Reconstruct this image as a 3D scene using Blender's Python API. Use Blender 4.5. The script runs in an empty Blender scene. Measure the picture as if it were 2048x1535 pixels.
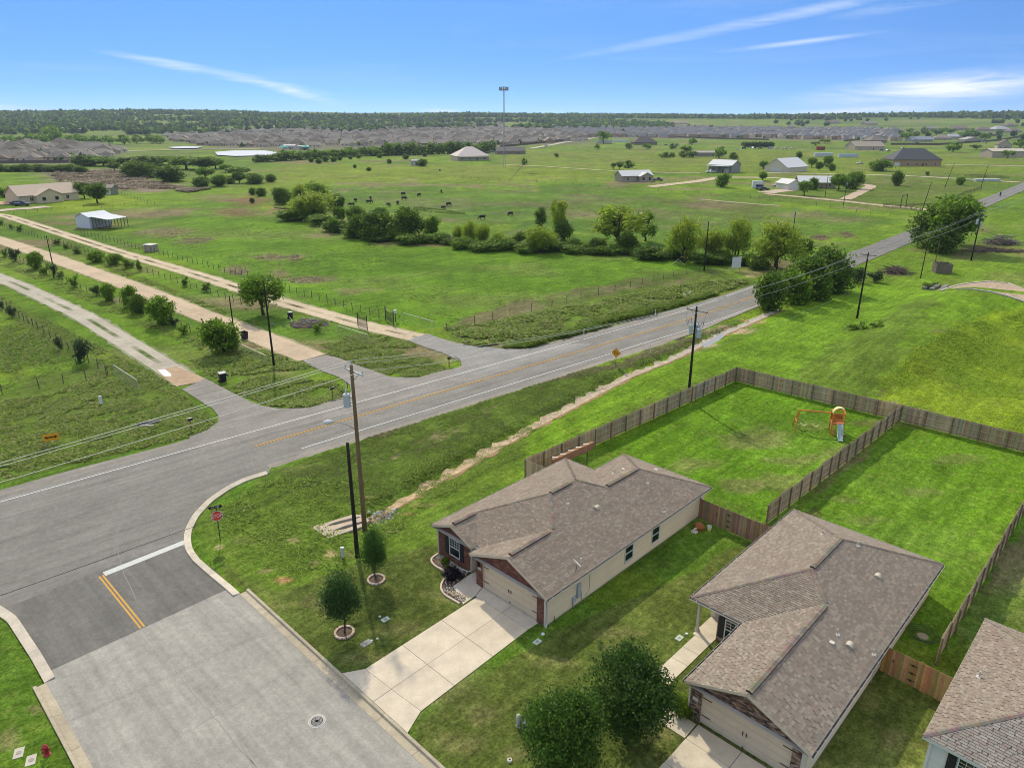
import bpy, bisect, math, random
import numpy as np
from mathutils import Vector, Matrix
from mathutils.geometry import tessellate_polygon
R = math.radians
rng = random.Random(7)
nrg = np.random.RandomState(11)
SC = bpy.context.scene
COL = SC.collection

# ------------------------------------------------------------------ camera
FPX, CX, CY, CAMH = 1421.0, 1024.0, 767.5, 30.0
PITCH = math.atan((CY - 238.0) / FPX)
SP, CP = math.sin(PITCH), math.cos(PITCH)
cam = bpy.data.cameras.new('camera')
cam.sensor_width = 36.0
cam.lens = 36.0 * FPX / 2048.0
cam.clip_start = 0.5
cam.clip_end = 20000
cam_o = bpy.data.objects.new('camera', cam)
COL.objects.link(cam_o)
cam_o.location = (0, 0, CAMH)
cam_o.rotation_euler = (math.pi / 2 - PITCH, 0, 0)
SC.camera = cam_o

# ------------------------------------------------------------------ sky, sun, exposure
SUN_EL, SUN_AZ = 40.0, -18.0            # degrees; azimuth measured from the view direction, minus = left
world = bpy.data.worlds.new('World')
SC.world = world
world.use_nodes = True
wn, wl = world.node_tree.nodes, world.node_tree.links
wn.clear()
w_out = wn.new('ShaderNodeOutputWorld')
w_bg = wn.new('ShaderNodeBackground')
w_sky = wn.new('ShaderNodeTexSky')
w_sky.sky_type = 'NISHITA'
w_sky.sun_disc = False
w_sky.sun_elevation = R(SUN_EL)
w_sky.sun_rotation = R(SUN_AZ)
w_sky.altitude = 200
w_sky.air_density = 1.0
w_sky.dust_density = 0.0
w_sky.ozone_density = 4.6
w_tc = wn.new('ShaderNodeTexCoord')
w_sep = wn.new('ShaderNodeSeparateXYZ')
wl.new(w_tc.outputs['Generated'], w_sep.inputs[0])
# the blue deepens quickly above the horizon on this clear day: lift the lookup angle
def wmath(op, a, b=None):
    m = wn.new('ShaderNodeMath'); m.operation = op
    for i, v in enumerate((a, b)):
        if v is None: continue
        if isinstance(v, (int, float)): m.inputs[i].default_value = v
        else: wl.new(v, m.inputs[i])
    return m.outputs[0]
w_z = wmath('ADD', wmath('MULTIPLY', wmath('SUBTRACT', 1.0, wmath('POWER', 2.718, wmath('MULTIPLY', w_sep.outputs[2], -14.0))), 0.44), 0.11)
w_cmb = wn.new('ShaderNodeCombineXYZ')
wl.new(w_sep.outputs[0], w_cmb.inputs[0]); wl.new(w_sep.outputs[1], w_cmb.inputs[1]); wl.new(w_z, w_cmb.inputs[2])
w_nrm = wn.new('ShaderNodeVectorMath'); w_nrm.operation = 'NORMALIZE'
wl.new(w_cmb.outputs[0], w_nrm.inputs[0])
wl.new(w_nrm.outputs[0], w_sky.inputs[0])
w_hsv = wn.new('ShaderNodeHueSaturation')
w_hsv.inputs['Saturation'].default_value = 1.16
w_hsv.inputs['Value'].default_value = 0.95
w_hsv.inputs['Hue'].default_value = 0.503
wl.new(w_sky.outputs[0], w_hsv.inputs['Color'])
# thin cirrus: stretched noise on the sky direction, everywhere round the sky
w_map = wn.new('ShaderNodeMapping')
w_map.inputs['Rotation'].default_value = (0, 0.10, 0)
w_map.inputs['Scale'].default_value = (2.1, 2.1, 17.0)
w_map.inputs['Location'].default_value = (0.55, 0.0, 0.15)
wl.new(w_tc.outputs['Generated'], w_map.inputs[0])
w_n1 = wn.new('ShaderNodeTexNoise')
w_n1.inputs['Scale'].default_value = 1.3
w_n1.inputs['Detail'].default_value = 9
w_n1.inputs['Roughness'].default_value = 0.58
w_n1.inputs['Distortion'].default_value = 0.7
wl.new(w_map.outputs[0], w_n1.inputs['Vector'])
w_cr = wn.new('ShaderNodeValToRGB')
w_cr.color_ramp.elements[0].position = 0.54; w_cr.color_ramp.elements[0].color = (0, 0, 0, 1)
w_cr.color_ramp.elements[1].position = 0.80; w_cr.color_ramp.elements[1].color = (1, 1, 1, 1)
wl.new(w_n1.outputs['Fac'], w_cr.inputs[0])
CLOUDS = []   # (azimuth deg, elevation deg, half width deg, half height deg, tilt deg, strength)
CLOUDS += [(-20.5, 2.9, 8.5, 0.40, -9.5, .8), (-16.0, 1.9, 4.2, 0.45, -15.0, .9), (-35.5, 0.75, 5.5, .30, -3, .9), (29.5, 1.9, 10.5, 1.2, 4.0, 1.0),
           (24.5, 0.5, 6.5, .45, 3.0, 1.0), (20.0, 4.9, 6.0, .22, 5.0, .5), (18, 6.4, 16, .45, 9.0, .42), (-5.2, .55, 2.2, .22, -3, .6), (2.6, .45, 1.6, .18, 3, .5), (30, 7.4, 9, .5, 8, .4)]
w_acc = None
az = wmath('ARCTAN2', w_sep.outputs[0], w_sep.outputs[1])
el = wmath('ARCSINE', w_sep.outputs[2])
for (ca, ce, hw, hh, tl, stg) in CLOUDS:
    da = wmath('SUBTRACT', az, R(ca)); de = wmath('SUBTRACT', el, R(ce))
    ct, st = math.cos(R(tl)), math.sin(R(tl))
    u = wmath('ADD', wmath('MULTIPLY', da, ct / R(hw)), wmath('MULTIPLY', de, st / R(hw)))
    v = wmath('ADD', wmath('MULTIPLY', da, -st / R(hh)), wmath('MULTIPLY', de, ct / R(hh)))
    d = wmath('SQRT', wmath('ADD', wmath('MULTIPLY', u, u), wmath('MULTIPLY', v, v)))
    m = wn.new('ShaderNodeMath'); m.operation = 'SUBTRACT'; m.use_clamp = True
    m.inputs[0].default_value = 1.0; wl.new(d, m.inputs[1])
    k = wmath('MULTIPLY', m.outputs[0], stg)
    w_acc = k if w_acc is None else wmath('MAXIMUM', w_acc, k)
w_n2 = wn.new('ShaderNodeTexNoise')
w_n2.inputs['Scale'].default_value = 1.0; w_n2.inputs['Detail'].default_value = 9; w_n2.inputs['Roughness'].default_value = 0.62
w_n2.inputs['Distortion'].default_value = 0.6
w_map2 = wn.new('ShaderNodeMapping'); w_map2.inputs['Scale'].default_value = (7, 7, 75)
w_map2.inputs['Rotation'].default_value = (0, -0.09, 0)
wl.new(w_tc.outputs['Generated'], w_map2.inputs[0]); wl.new(w_map2.outputs[0], w_n2.inputs['Vector'])
w_c2 = wn.new('ShaderNodeValToRGB')
w_c2.color_ramp.elements[0].position = 0.33; w_c2.color_ramp.elements[1].position = 0.72
wl.new(w_n2.outputs['Fac'], w_c2.inputs[0])
w_cl = wmath('MULTIPLY', wmath('MULTIPLY', w_acc, w_c2.outputs[0]), 1.35)
# above the view an unseen broken cloud veil is added for soft, neutral fill
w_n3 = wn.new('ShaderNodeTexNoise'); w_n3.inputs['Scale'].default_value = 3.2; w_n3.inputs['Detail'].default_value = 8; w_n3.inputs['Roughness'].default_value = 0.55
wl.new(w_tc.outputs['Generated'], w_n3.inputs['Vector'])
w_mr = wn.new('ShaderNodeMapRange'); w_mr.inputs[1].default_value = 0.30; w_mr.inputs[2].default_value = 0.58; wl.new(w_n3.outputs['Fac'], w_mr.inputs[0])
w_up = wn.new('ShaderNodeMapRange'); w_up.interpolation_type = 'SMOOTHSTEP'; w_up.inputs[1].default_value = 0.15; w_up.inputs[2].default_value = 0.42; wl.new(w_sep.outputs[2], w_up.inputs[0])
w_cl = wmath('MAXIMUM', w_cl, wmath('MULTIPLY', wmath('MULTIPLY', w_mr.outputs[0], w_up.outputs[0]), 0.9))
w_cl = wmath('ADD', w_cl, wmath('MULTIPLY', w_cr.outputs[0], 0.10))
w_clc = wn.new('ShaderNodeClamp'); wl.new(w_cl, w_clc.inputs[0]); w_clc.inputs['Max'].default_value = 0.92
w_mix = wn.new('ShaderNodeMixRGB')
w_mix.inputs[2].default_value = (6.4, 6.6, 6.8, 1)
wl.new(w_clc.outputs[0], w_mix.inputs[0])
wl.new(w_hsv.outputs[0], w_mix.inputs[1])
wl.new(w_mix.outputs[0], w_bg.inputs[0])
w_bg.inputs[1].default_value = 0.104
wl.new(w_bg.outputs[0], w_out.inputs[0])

sun = bpy.data.lights.new('sun', 'SUN')
sun.energy = 2.25
sun.angle = R(1.5)
sun.color = (1.0, 0.90, 0.70)
sun_o = bpy.data.objects.new('sun', sun)
COL.objects.link(sun_o)
sd = Vector((math.sin(R(SUN_AZ)) * math.cos(R(SUN_EL)), math.cos(R(SUN_AZ)) * math.cos(R(SUN_EL)), math.sin(R(SUN_EL))))
sun_o.rotation_euler = sd.to_track_quat('Z', 'Y').to_euler()
sun_o.location = sd * 200
SC.view_settings.view_transform = 'Standard'
SC.view_settings.look = 'None'
SC.view_settings.exposure = 0.80
SC.view_settings.gamma = 1.0
SC.view_settings.use_curve_mapping = False
SC.cycles.filter_width = 1.0
SC.cycles.max_bounces = 5
SC.cycles.diffuse_bounces = 2
SC.cycles.glossy_bounces = 2
SC.cycles.transmission_bounces = 4
SC.cycles.transparent_max_bounces = 4
SC.cycles.caustics_reflective = False
SC.cycles.caustics_refractive = False

# ------------------------------------------------------------------ noise and ground helpers
def _h(xi, yi, seed):
    n = (xi.astype(np.int64) * 374761393 + yi.astype(np.int64) * 668265263 + seed * 1274126177) & 0xffffffff
    n = ((n ^ (n >> 13)) * 1274126177) & 0xffffffff
    n = n ^ (n >> 16)
    return (n & 0xffff) / 65535.0
def vnoise(x, y, seed=0):
    x = np.asarray(x, float); y = np.asarray(y, float)
    xi, yi = np.floor(x), np.floor(y)
    fx, fy = x - xi, y - yi
    fx = fx * fx * (3 - 2 * fx); fy = fy * fy * (3 - 2 * fy)
    a = _h(xi, yi, seed); b = _h(xi + 1, yi, seed); c = _h(xi, yi + 1, seed); d = _h(xi + 1, yi + 1, seed)
    return a + (b - a) * fx + (c - a) * fy + (a - b - c + d) * fx * fy
def fbm(x, y, sc, oct=4, seed=0):
    t = 0; amp = 1; s = 0
    for i in range(oct):
        t = t + amp * vnoise(np.asarray(x) / sc * 2 ** i + 17.3 * i, np.asarray(y) / sc * 2 ** i - 9.1 * i, seed + i)
        s += amp; amp *= .5
    return t / s
def sstep(a, b, x):
    t = np.clip((x - a) / (b - a), 0, 1)
    return t * t * (3 - 2 * t)
def dline(x, y, pts):
    x = np.asarray(x, float); y = np.asarray(y, float)
    best = np.full(x.shape, 1e9)
    for (ax, ay), (bx, by) in zip(pts[:-1], pts[1:]):
        dx, dy = bx - ax, by - ay
        L = dx * dx + dy * dy
        t = np.clip(((x - ax) * dx + (y - ay) * dy) / L, 0, 1)
        best = np.minimum(best, (x - ax - t * dx) ** 2 + (y - ay - t * dy) ** 2)
    return np.sqrt(best)
def inpoly(x, y, poly):
    x = np.asarray(x, float); y = np.asarray(y, float)
    r = np.zeros(x.shape, bool)
    n = len(poly)
    for i in range(n):
        ax, ay = poly[i][:2]; bx, by = poly[(i + 1) % n][:2]
        if ay == by: continue
        c = ((ay > y) != (by > y)) & (x < (bx - ax) * (y - ay) / (by - ay) + ax)
        r ^= c
    return r
def flat(u, v, z=0.0):
    x = (u - CX) / FPX; y = (v - CY) / FPX
    d = (x, CP - y * SP, -SP - y * CP)
    t = (z - CAMH) / d[2]
    return (d[0] * t, d[1] * t)
def proj(X, Y, Z):
    z = Z - CAMH
    dep = np.maximum(Y * CP - z * SP, 0.5); up = Y * SP + z * CP
    return CX + FPX * X / dep, CY - FPX * up / dep
# study crops used while surveying the photograph: origin and scale
SV = {'C1': (0, 200, .254), 'C2': (500, 200, .254), 'C3': (1000, 150, .2638), 'C4': (1500, 180, .2676), 'C5': (0, 430, .254), 'C6': (400, 500, .254),
      'C7': (880, 480, .254), 'C8': (1350, 430, .3408), 'D1': (0, 780, .27357), 'D2': (520, 720, .27357), 'D3': (1000, 700, .27357), 'D4': (1450, 700, .2931),
      'D5': (0, 1115, .27357), 'D6': (480, 1020, .3355), 'D7': (820, 880, .3029), 'D8': (1300, 1000, .3652)}
def px(k, x, y):
    a = SV[k]; return (a[0] + x * a[2], a[1] + y * a[2])
def pl(k, *pts):                       # survey polyline on flat ground
    return [flat(*px(k, x, y)) for x, y in pts]
# plot grid of the subdivision: a = away from the street, b = along it
E1, E2, O1 = (.6975, .7166), (.7166, -.6975), (2.08, 36.56)
def lw(a, b, z=None):
    x = O1[0] + a * E1[0] + b * E2[0]; y = O1[1] + a * E1[1] + b * E2[1]
    return (x, y) if z is None else (x, y, z)
def la(x, y):
    dx, dy = x - O1[0], y - O1[1]
    return dx * E1[0] + dy * E1[1], dx * E2[0] + dy * E2[1]

# ------------------------------------------------------------------ survey lines
ROAD_C = [(-150, -46), (-60, 32.3), (-25.2, 62.9), (1.5, 86.4), (28, 109.7), (38.6, 120.3), (57, 140), (75, 159), (112, 199.5), (165, 261), (243, 349), (420, 552), (640, 800)]
ROAD_WL = [5.2, 5.6, 6.2, 6.6, 4.8, 3.9, 3.5, 3.3, 3.3, 3.3, 3.3, 3.3, 3.3]     # half width on the house side
ROAD_WU = [7.0, 6.3, 6.0, 5.9, 5.2, 4.6, 4.0, 3.3, 3.3, 3.3, 3.3, 3.3, 3.3]
KERB_IN = pl('D1', (1960, 612), (1800, 662), (1680, 722), (1550, 812), (1450, 920), (1400, 1020), (1392, 1090), (1405, 1160), (1455, 1232), (1580, 1340)) + [lw(-11.8, -18.1)]
DITCH = [flat(*p) for p in ((700, 1045), (748, 1030), (800, 1000), (870, 960), (960, 910), (1060, 853), (1180, 790), (1260, 748), (1350, 712), (1430, 672), (1500, 642), (1560, 615))]
KERB_L = [lw(-28, -36), lw(-26.5, -33), lw(-24.4, -29), lw(-23.45, -25), lw(-23.3, -20), lw(-23.3, -17.25)]
JUNC = [lw(-11.8, -18.1)] + KERB_IN[::-1][1:] + [(-22, 58), (-25.5, 63.0), (-44, 47), (-62, 31), (-56, 24), (-47, 25.5), lw(-26, -30.5), lw(-23.7, -27.5), lw(-23.3, -25), lw(-23.3, -18.1)]
TRK1 = ([(-39.2, 81.0), (-50.3, 92.5), (-70, 112.4), (-95, 134.9), (-150, 180), (-260, 268)], 1.9)
TRK2 = ([(-26.8, 90.6), (-36.3, 99.6), (-51.1, 113.2), (-70, 131.5), (-105, 163), (-136, 190), (-210, 252), (-300, 322)], 2.5)
TRK3 = ([(-13.8, 100.0), (-22.8, 106.4), (-40.5, 121.7), (-63.8, 143.8), (-96, 172.6), (-141, 215), (-166, 238.5), (-200, 262), (-240, 262)], 2.2)
ENT1 = pl('D1', (1330, -5), (1480, 90), (1560, 140), (1600, 195), (1588, 235), (1520, 290), (1380, 345)) + [(-30, 62.0), (-14, 74)] + pl('C6', (1000, 1222), (800, 1246), (620, 1248), (470, 1222), (330, 1160), (250, 1120), (80, 1030), (20, 1000)) + pl('C5', (1620, 1285))
ENT2 = pl('C6', (808, 866), (850, 902), (980, 960), (1100, 1003), (1180, 1060), (1190, 1115), (1130, 1170), (1000, 1222)) + [(-20, 69), (0, 86)] + pl('C6', (2030, 955), (1900, 985), (1700, 1005), (1500, 1000), (1400, 962), (1250, 912), (1100, 852), (1000, 828))
ENT3 = pl('C6', (1636, 712), (1790, 772), (1900, 805), (2047, 875)) + pl('C7', (100, 905), (160, 945), (172, 990), (100, 1040), (0, 1070)) + [(-3, 84), (12, 97)] + pl('C7', (900, 822), (780, 850), (640, 862), (430, 850), (280, 832), (130, 812), (0, 772)) + pl('C6', (1790, 658))
BERM = [flat(*p) for p in ((1700, 900), (1745, 800), (1800, 715), (1870, 640), (1960, 600), (2070, 612), (2200, 650))]

def htn(x, y):
    x = np.asarray(x, float); y = np.asarray(y, float)
    r = np.sqrt(x * x + y * y)
    h = (fbm(x, y, 23, 3, 5) - .5) * .45 * sstep(60, 200, r)
    h = h + (fbm(x, y, 140, 2, 9) - .5) * 1.2 * sstep(200, 500, r)
    hill = (36 + 9 * sstep(200, -900, x)) * sstep(1350, 3000, r) * (.62 + .7 * fbm(x, y, 700, 2, 31)) + 26 * sstep(3200, 6000, r)
    h = h + hill
    return h
ROADW = None
def ground_z(x, y):
    x = np.atleast_1d(np.asarray(x, float)); y = np.atleast_1d(np.asarray(y, float))
    h = htn(x, y)
    a, b = la(x, y)
    # the subdivision side stands a kerb higher than the street
    n = (x + 25.2) * -.66 + (y - 62.9) * .751
    jn = inpoly(x, y, JUNC)
    house = (n < -5.5) & ~jn
    street = (a > -24.0) & (a < -11.1) & (b > -18.6)
    lot = house & (x < 70) & (y < 120)
    up = np.where((b > -18.6), np.maximum(sstep(-11.44, -11.12, a), sstep(-23.66, -23.98, a)), sstep(.16, .44, np.minimum(dline(x, y, KERB_IN), dline(x, y, KERB_L))))
    h = np.where(lot, -.07 + .17 * up + h * .2, h)
    # roads stay level and just under their sheets
    d = dline(x, y, ROAD_C)
    k = sstep(9.5, 6.6, d)
    kl = sstep(60, 300, np.sqrt(x * x + y * y))
    flatz = -.05 + 0 * x
    rd = (d < 7.0) & (n > -7)
    h = np.where((d < 14) & ~lot, h * (1 - sstep(14, 7, d)) + flatz * sstep(14, 7, d), h)
    h = np.where(jn, -.07, h)
    for p in (ENT1, ENT2, ENT3):
        h = np.where(inpoly(x, y, p), -.05, h)
    for T, w in (TRK1, TRK2, TRK3):
        dt = dline(x, y, T)
        kk = sstep(w + 3, w + .3, dt)
        h = h * (1 - kk) + (-.03) * kk
    dd = dline(x, y, DITCH)
    h = h - .42 * sstep(2.2, .25, dd) * np.where(inpoly(x, y, JUNC), 0, 1)
    # embankment of the detention pond
    db = dline(x, y, BERM)
    h = h + 1.9 * sstep(10.0, 1.2, db) * sstep(76, 90, y + .35 * (x - 40))
    return h
def gz(x, y):                          # height read off the finished terrain grid
    i = min(max(bisect.bisect(xs, x) - 1, 0), len(xs) - 2); j = min(max(bisect.bisect(ys, y) - 1, 0), len(ys) - 2)
    u = (x - xs[i]) / (xs[i + 1] - xs[i]); v = (y - ys[j]) / (ys[j + 1] - ys[j]); k = j * len(xs) + i; n = len(xs)
    return float((GZ[k] * (1 - u) + GZ[k + 1] * u) * (1 - v) + (GZ[k + n] * (1 - u) + GZ[k + n + 1] * u) * v)
def at(u, v):                          # photograph pixel -> first point where that line of sight meets the ground
    x = (u - CX) / FPX; y = (v - CY) / FPX
    d = (x, CP - y * SP, -SP - y * CP); t = 12.0; p = 0.0
    f = lambda q: CAMH + d[2] * q - gz(d[0] * q, d[1] * q)
    while t < 7500 and f(t) > 0: p = t; t *= 1.03
    for _ in range(22):
        m = (p + t) / 2
        if f(m) > 0: p = m
        else: t = m
    return (d[0] * t, d[1] * t, gz(d[0] * t, d[1] * t))
def ap(k, x, y):
    return at(*px(k, x, y))
def hgt(u0, v0, v1):                   # height of an upright thing from its base and top rows
    x, y, z = at(u0, v0)
    lo, hi = 0, 90
    for _ in range(40):
        m = (lo + hi) / 2
        if proj(x, y, z + m)[1] > v1: lo = m
        else: hi = m
    return lo

# ------------------------------------------------------------------ mesh collector
class MB:
    def __init__(s):
        s.v = []; s.f = []; s.c = []
    def face(s, pts, col=(1, 1, 1)):
        n = len(s.v); s.v.extend(pts); s.f.append(tuple(range(n, n + len(pts)))); s.c.append(col)
    def grid(s, V, F, col=(1, 1, 1)):
        n = len(s.v); s.v.extend(V); s.f.extend([tuple(i + n for i in f) for f in F]); s.c.extend([col] * len(F))
    def box(s, x0, x1, y0, y1, z0, z1, col=(1, 1, 1), T=None):
        V = [(x0, y0, z0), (x1, y0, z0), (x1, y1, z0), (x0, y1, z0), (x0, y0, z1), (x1, y0, z1), (x1, y1, z1), (x0, y1, z1)]
        if T: V = [T(*p) for p in V]
        s.grid(V, [(0, 3, 2, 1), (4, 5, 6, 7), (0, 1, 5, 4), (1, 2, 6, 5), (2, 3, 7, 6), (3, 0, 4, 7)], col)
    def beam(s, p, q, w, h, col=(1, 1, 1), up=(0, 0, 1)):
        p = Vector(p); q = Vector(q); d = (q - p).normalized()
        u = Vector(up)
        if abs(d.dot(u)) > .98: u = Vector((1, 0, 0))
        sx = d.cross(u).normalized(); sy = sx.cross(d).normalized()
        V = []
        for e in (p, q):
            for i, j in ((-1, -1), (1, -1), (1, 1), (-1, 1)):
                V.append(tuple(e + sx * (i * w / 2) + sy * (j * h / 2)))
        s.grid(V, [(0, 1, 2, 3), (7, 6, 5, 4), (0, 4, 5, 1), (1, 5, 6, 2), (2, 6, 7, 3), (3, 7, 4, 0)], col)
    def tube(s, pts, rad, n=8, col=(1, 1, 1), cap=True):
        pts = [Vector(p) for p in pts]
        if isinstance(rad, (int, float)): rad = [rad] * len(pts)
        base = len(s.v)
        prev = None
        for i, p in enumerate(pts):
            d = (pts[min(i + 1, len(pts) - 1)] - pts[max(i - 1, 0)])
            if d.length < 1e-9: d = Vector((0, 0, 1))
            d.normalize()
            if prev is None:
                u = Vector((1, 0, 0)) if abs(d.x) < .9 else Vector((0, 1, 0))
            else: u = prev
            sx = (u - d * u.dot(d)).normalized(); prev = sx
            sy = d.cross(sx)
            for k in range(n):
                an = 2 * math.pi * k / n
                s.v.append(tuple(p + (sx * math.cos(an) + sy * math.sin(an)) * rad[i]))
        for i in range(len(pts) - 1):
            for k in range(n):
                a = base + i * n + k; b = base + i * n + (k + 1) % n
                s.f.append((a, b, b + n, a + n)); s.c.append(col)
        if cap:
            s.f.append(tuple(base + k for k in range(n))[::-1]); s.c.append(col)
            s.f.append(tuple(base + (len(pts) - 1) * n + k for k in range(n))); s.c.append(col)
    def lathe(s, prof, n=16, col=(1, 1, 1), o=(0, 0, 0)):
        base = len(s.v)
        for r, z in prof:
            for k in range(n):
                an = 2 * math.pi * k / n
                s.v.append((o[0] + r * math.cos(an), o[1] + r * math.sin(an), o[2] + z))
        for i in range(len(prof) - 1):
            for k in range(n):
                a = base + i * n + k; b = base + i * n + (k + 1) % n
                s.f.append((a, b, b + n, a + n)); s.c.append(col)
        s.f.append(tuple(base + (len(prof) - 1) * n + k for k in range(n))); s.c.append(col)
    def poly(s, pts, z=None, col=(1, 1, 1)):
        P = [Vector((p[0], p[1], (p[2] if len(p) > 2 else 0) if z is None else z)) for p in pts]
        n = len(s.v); s.v.extend([tuple(p) for p in P])
        for t in tessellate_polygon([P]):
            a, b, c = [P[i] for i in t]
            if (b - a).cross(c - a).z < 0: t = (t[0], t[2], t[1])
            s.f.append(tuple(n + i for i in t)); s.c.append(col)
    def mesh(s, name, mat, smooth=False):
        me = bpy.data.meshes.new(name)
        me.from_pydata(s.v, [], s.f)
        if mat: me.materials.append(mat)
        at_ = me.color_attributes.new('Col', 'FLOAT_COLOR', 'CORNER')
        lt = np.zeros(len(me.polygons), np.int32); me.polygons.foreach_get('loop_total', lt)
        c = np.ones((len(s.c), 4), np.float32); c[:, :3] = np.array(s.c, np.float32).reshape(-1, 3)
        at_.data.foreach_set('color', np.repeat(c, lt, axis=0).ravel())
        if smooth: me.polygons.foreach_set('use_smooth', np.ones(len(me.polygons), bool))
        me.update()
        return me
    def build(s, name, mat, parent=None, smooth=False, **kw):
        return link(name, s.mesh(name, mat, smooth), parent, **kw)
WM = {}
def link(name, me, parent=None, loc=None, label=None, cat=None, group=None, kind=None):
    o = bpy.data.objects.new(name, me)          # geometry given in world coordinates
    COL.objects.link(o)
    if loc is not None: o.location = loc
    if parent is not None:
        o.parent = parent
        o.matrix_parent_inverse = WM[parent.name].inverted()
    WM[o.name] = Matrix.Translation(o.location)
    return tag(o, label, cat, group, kind)
def tag(o, label=None, cat=None, group=None, kind=None):
    if label: o['label'] = label
    if cat: o['category'] = cat
    if group: o['group'] = group
    if kind: o['kind'] = kind
    return o
def empty(name, loc, label=None, cat=None, group=None, kind=None, rz=0):
    o = bpy.data.objects.new(name, None)
    COL.objects.link(o)
    o.location = loc
    o.rotation_euler = (0, 0, rz)
    o.empty_display_size = .3
    WM[o.name] = Matrix.Translation(loc) @ Matrix.Rotation(rz, 4, 'Z')
    return tag(o, label, cat, group, kind)
def part(name, me, parent, loc=(0, 0, 0), rz=0, sc=None, kind=None, label=None):      # a child given in its thing's own frame
    o = bpy.data.objects.new(name, me)
    COL.objects.link(o)
    o.parent = parent; o.location = loc; o.rotation_euler = (0, 0, rz)
    if sc is not None: o.scale = sc if not isinstance(sc, (int, float)) else (sc, sc, sc)
    WM[o.name] = WM[parent.name] @ Matrix.Translation(loc) @ Matrix.Rotation(rz, 4, 'Z')
    tag(o, label, None, None, kind)
    return o

# ------------------------------------------------------------------ materials
def mat(name, col=None, rough=.85, n=(), bump=None, metal=0, spec=.25, rot=0, trans=0, emit=None, leaf=False, alpha=None):
    m = bpy.data.materials.new(name); m.use_nodes = True
    nt = m.node_tree; N, L = nt.nodes, nt.links
    bs = N['Principled BSDF']
    bs.inputs['Roughness'].default_value = rough
    bs.inputs['Metallic'].default_value = metal
    bs.inputs['Specular IOR Level'].default_value = spec
    geo = N.new('ShaderNodeNewGeometry')
    vec = geo.outputs['Position']
    if rot:
        mp = N.new('ShaderNodeMapping'); mp.inputs['Rotation'].default_value = (0, 0, rot)
        L.new(vec, mp.inputs[0]); vec = mp.outputs[0]
    if col is None:
        a = N.new('ShaderNodeAttribute'); a.attribute_name = 'Col'; c = a.outputs['Color']
    else:
        a = N.new('ShaderNodeRGB'); a.outputs[0].default_value = (*col, 1); c = a.outputs[0]
    for it in n:                        # (scale, amount[, stretch xyz[, tint]])
        sc, amt = it[0], it[1]
        st = it[2] if len(it) > 2 and it[2] else (1, 1, 1)
        mp = N.new('ShaderNodeMapping'); mp.inputs['Scale'].default_value = (sc * st[0], sc * st[1], sc * st[2])
        L.new(vec, mp.inputs[0])
        t = N.new('ShaderNodeTexNoise'); t.inputs['Scale'].default_value = 1; t.inputs['Detail'].default_value = 3; t.inputs['Roughness'].default_value = .6
        L.new(mp.outputs[0], t.inputs['Vector'])
        if len(it) > 3:
            rp = N.new('ShaderNodeMapRange'); rp.inputs[1].default_value = .52; rp.inputs[2].default_value = .72
            rp.inputs[3].default_value = 0; rp.inputs[4].default_value = amt
            L.new(t.outputs['Fac'], rp.inputs[0])
            mx = N.new('ShaderNodeMixRGB'); L.new(rp.outputs[0], mx.inputs[0]); L.new(c, mx.inputs[1]); mx.inputs[2].default_value = (*it[3], 1)
            c = mx.outputs[0]
        else:
            rp = N.new('ShaderNodeMapRange'); rp.inputs[1].default_value = .28; rp.inputs[2].default_value = .72
            rp.inputs[3].default_value = 1 - amt; rp.inputs[4].default_value = 1 + amt
            L.new(t.outputs['Fac'], rp.inputs[0])
            mx = N.new('ShaderNodeVectorMath'); mx.operation = 'SCALE'
            L.new(c, mx.inputs[0]); L.new(rp.outputs[0], mx.inputs['Scale'])
            c = mx.outputs[0]
    L.new(c, bs.inputs['Base Color'])
    if bump:
        t = N.new('ShaderNodeTexNoise'); t.inputs['Scale'].default_value = bump[0]; t.inputs['Detail'].default_value = 3
        L.new(vec, t.inputs['Vector'])
        b = N.new('ShaderNodeBump'); b.inputs['Strength'].default_value = bump[1]; b.inputs['Distance'].default_value = bump[2]
        L.new(t.outputs['Fac'], b.inputs['Height']); L.new(b.outputs[0], bs.inputs['Normal'])
    if leaf:
        tr = N.new('ShaderNodeBsdfTranslucent'); L.new(c, tr.inputs[0])
        mx = N.new('ShaderNodeMixShader'); mx.inputs[0].default_value = leaf
        L.new(bs.outputs[0], mx.inputs[1]); L.new(tr.outputs[0], mx.inputs[2])
        L.new(mx.outputs[0], N['Material Output'].inputs[0])
    return m
MT = {}
MT['ground'] = mat('ground', None, .95, n=((1.1, .24, None, (.23, .20, .07)), (3.1, .30, None, (.06, .10, .018)), (7, .42), (2.2, .30), (1.5, .22, (.07, 1, 1)), (.45, .24), (.11, .22), (.025, .14)), bump=(7, .7, .10), spec=.05, rot=-R(45.8))
MT['asphalt'] = mat('asphalt', None, .9, n=((9, .12), (2.4, .13), (.9, .17, (.10, 1.6, 1)), (.35, .13)), bump=(25, .25, .01), spec=.2, rot=-R(41.3))
MT['street'] = mat('street_asphalt', None, .92, n=((9, .12), (2.6, .12), (1.2, .15, (.07, 1.5, 1)), (.4, .12)), bump=(25, .25, .01), spec=.2, rot=R(44.2))
MT['paint'] = mat('road_paint', None, .7, n=((6, .10), (1.5, .18, None, (.2, .2, .19))))
MT['concrete'] = mat('concrete', None, .9, n=((9, .06), (1.2, .10), (.4, .08)), bump=(18, .2, .006))
MT['kerb'] = mat('kerb_concrete', None, .9, n=((8, .10), (1.0, .14)), bump=(18, .2, .006))
MT['gravel'] = mat('gravel', None, .95, n=((7, .16), (1.3, .12), (.3, .10)), bump=(12, .6, .05), spec=.1)
MT['sand'] = mat('sand', None, .95, n=((6, .22), (1.5, .25), (.7, .5, None, (.30, .20, .12))), bump=(8, .6, .08), spec=.1)
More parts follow.
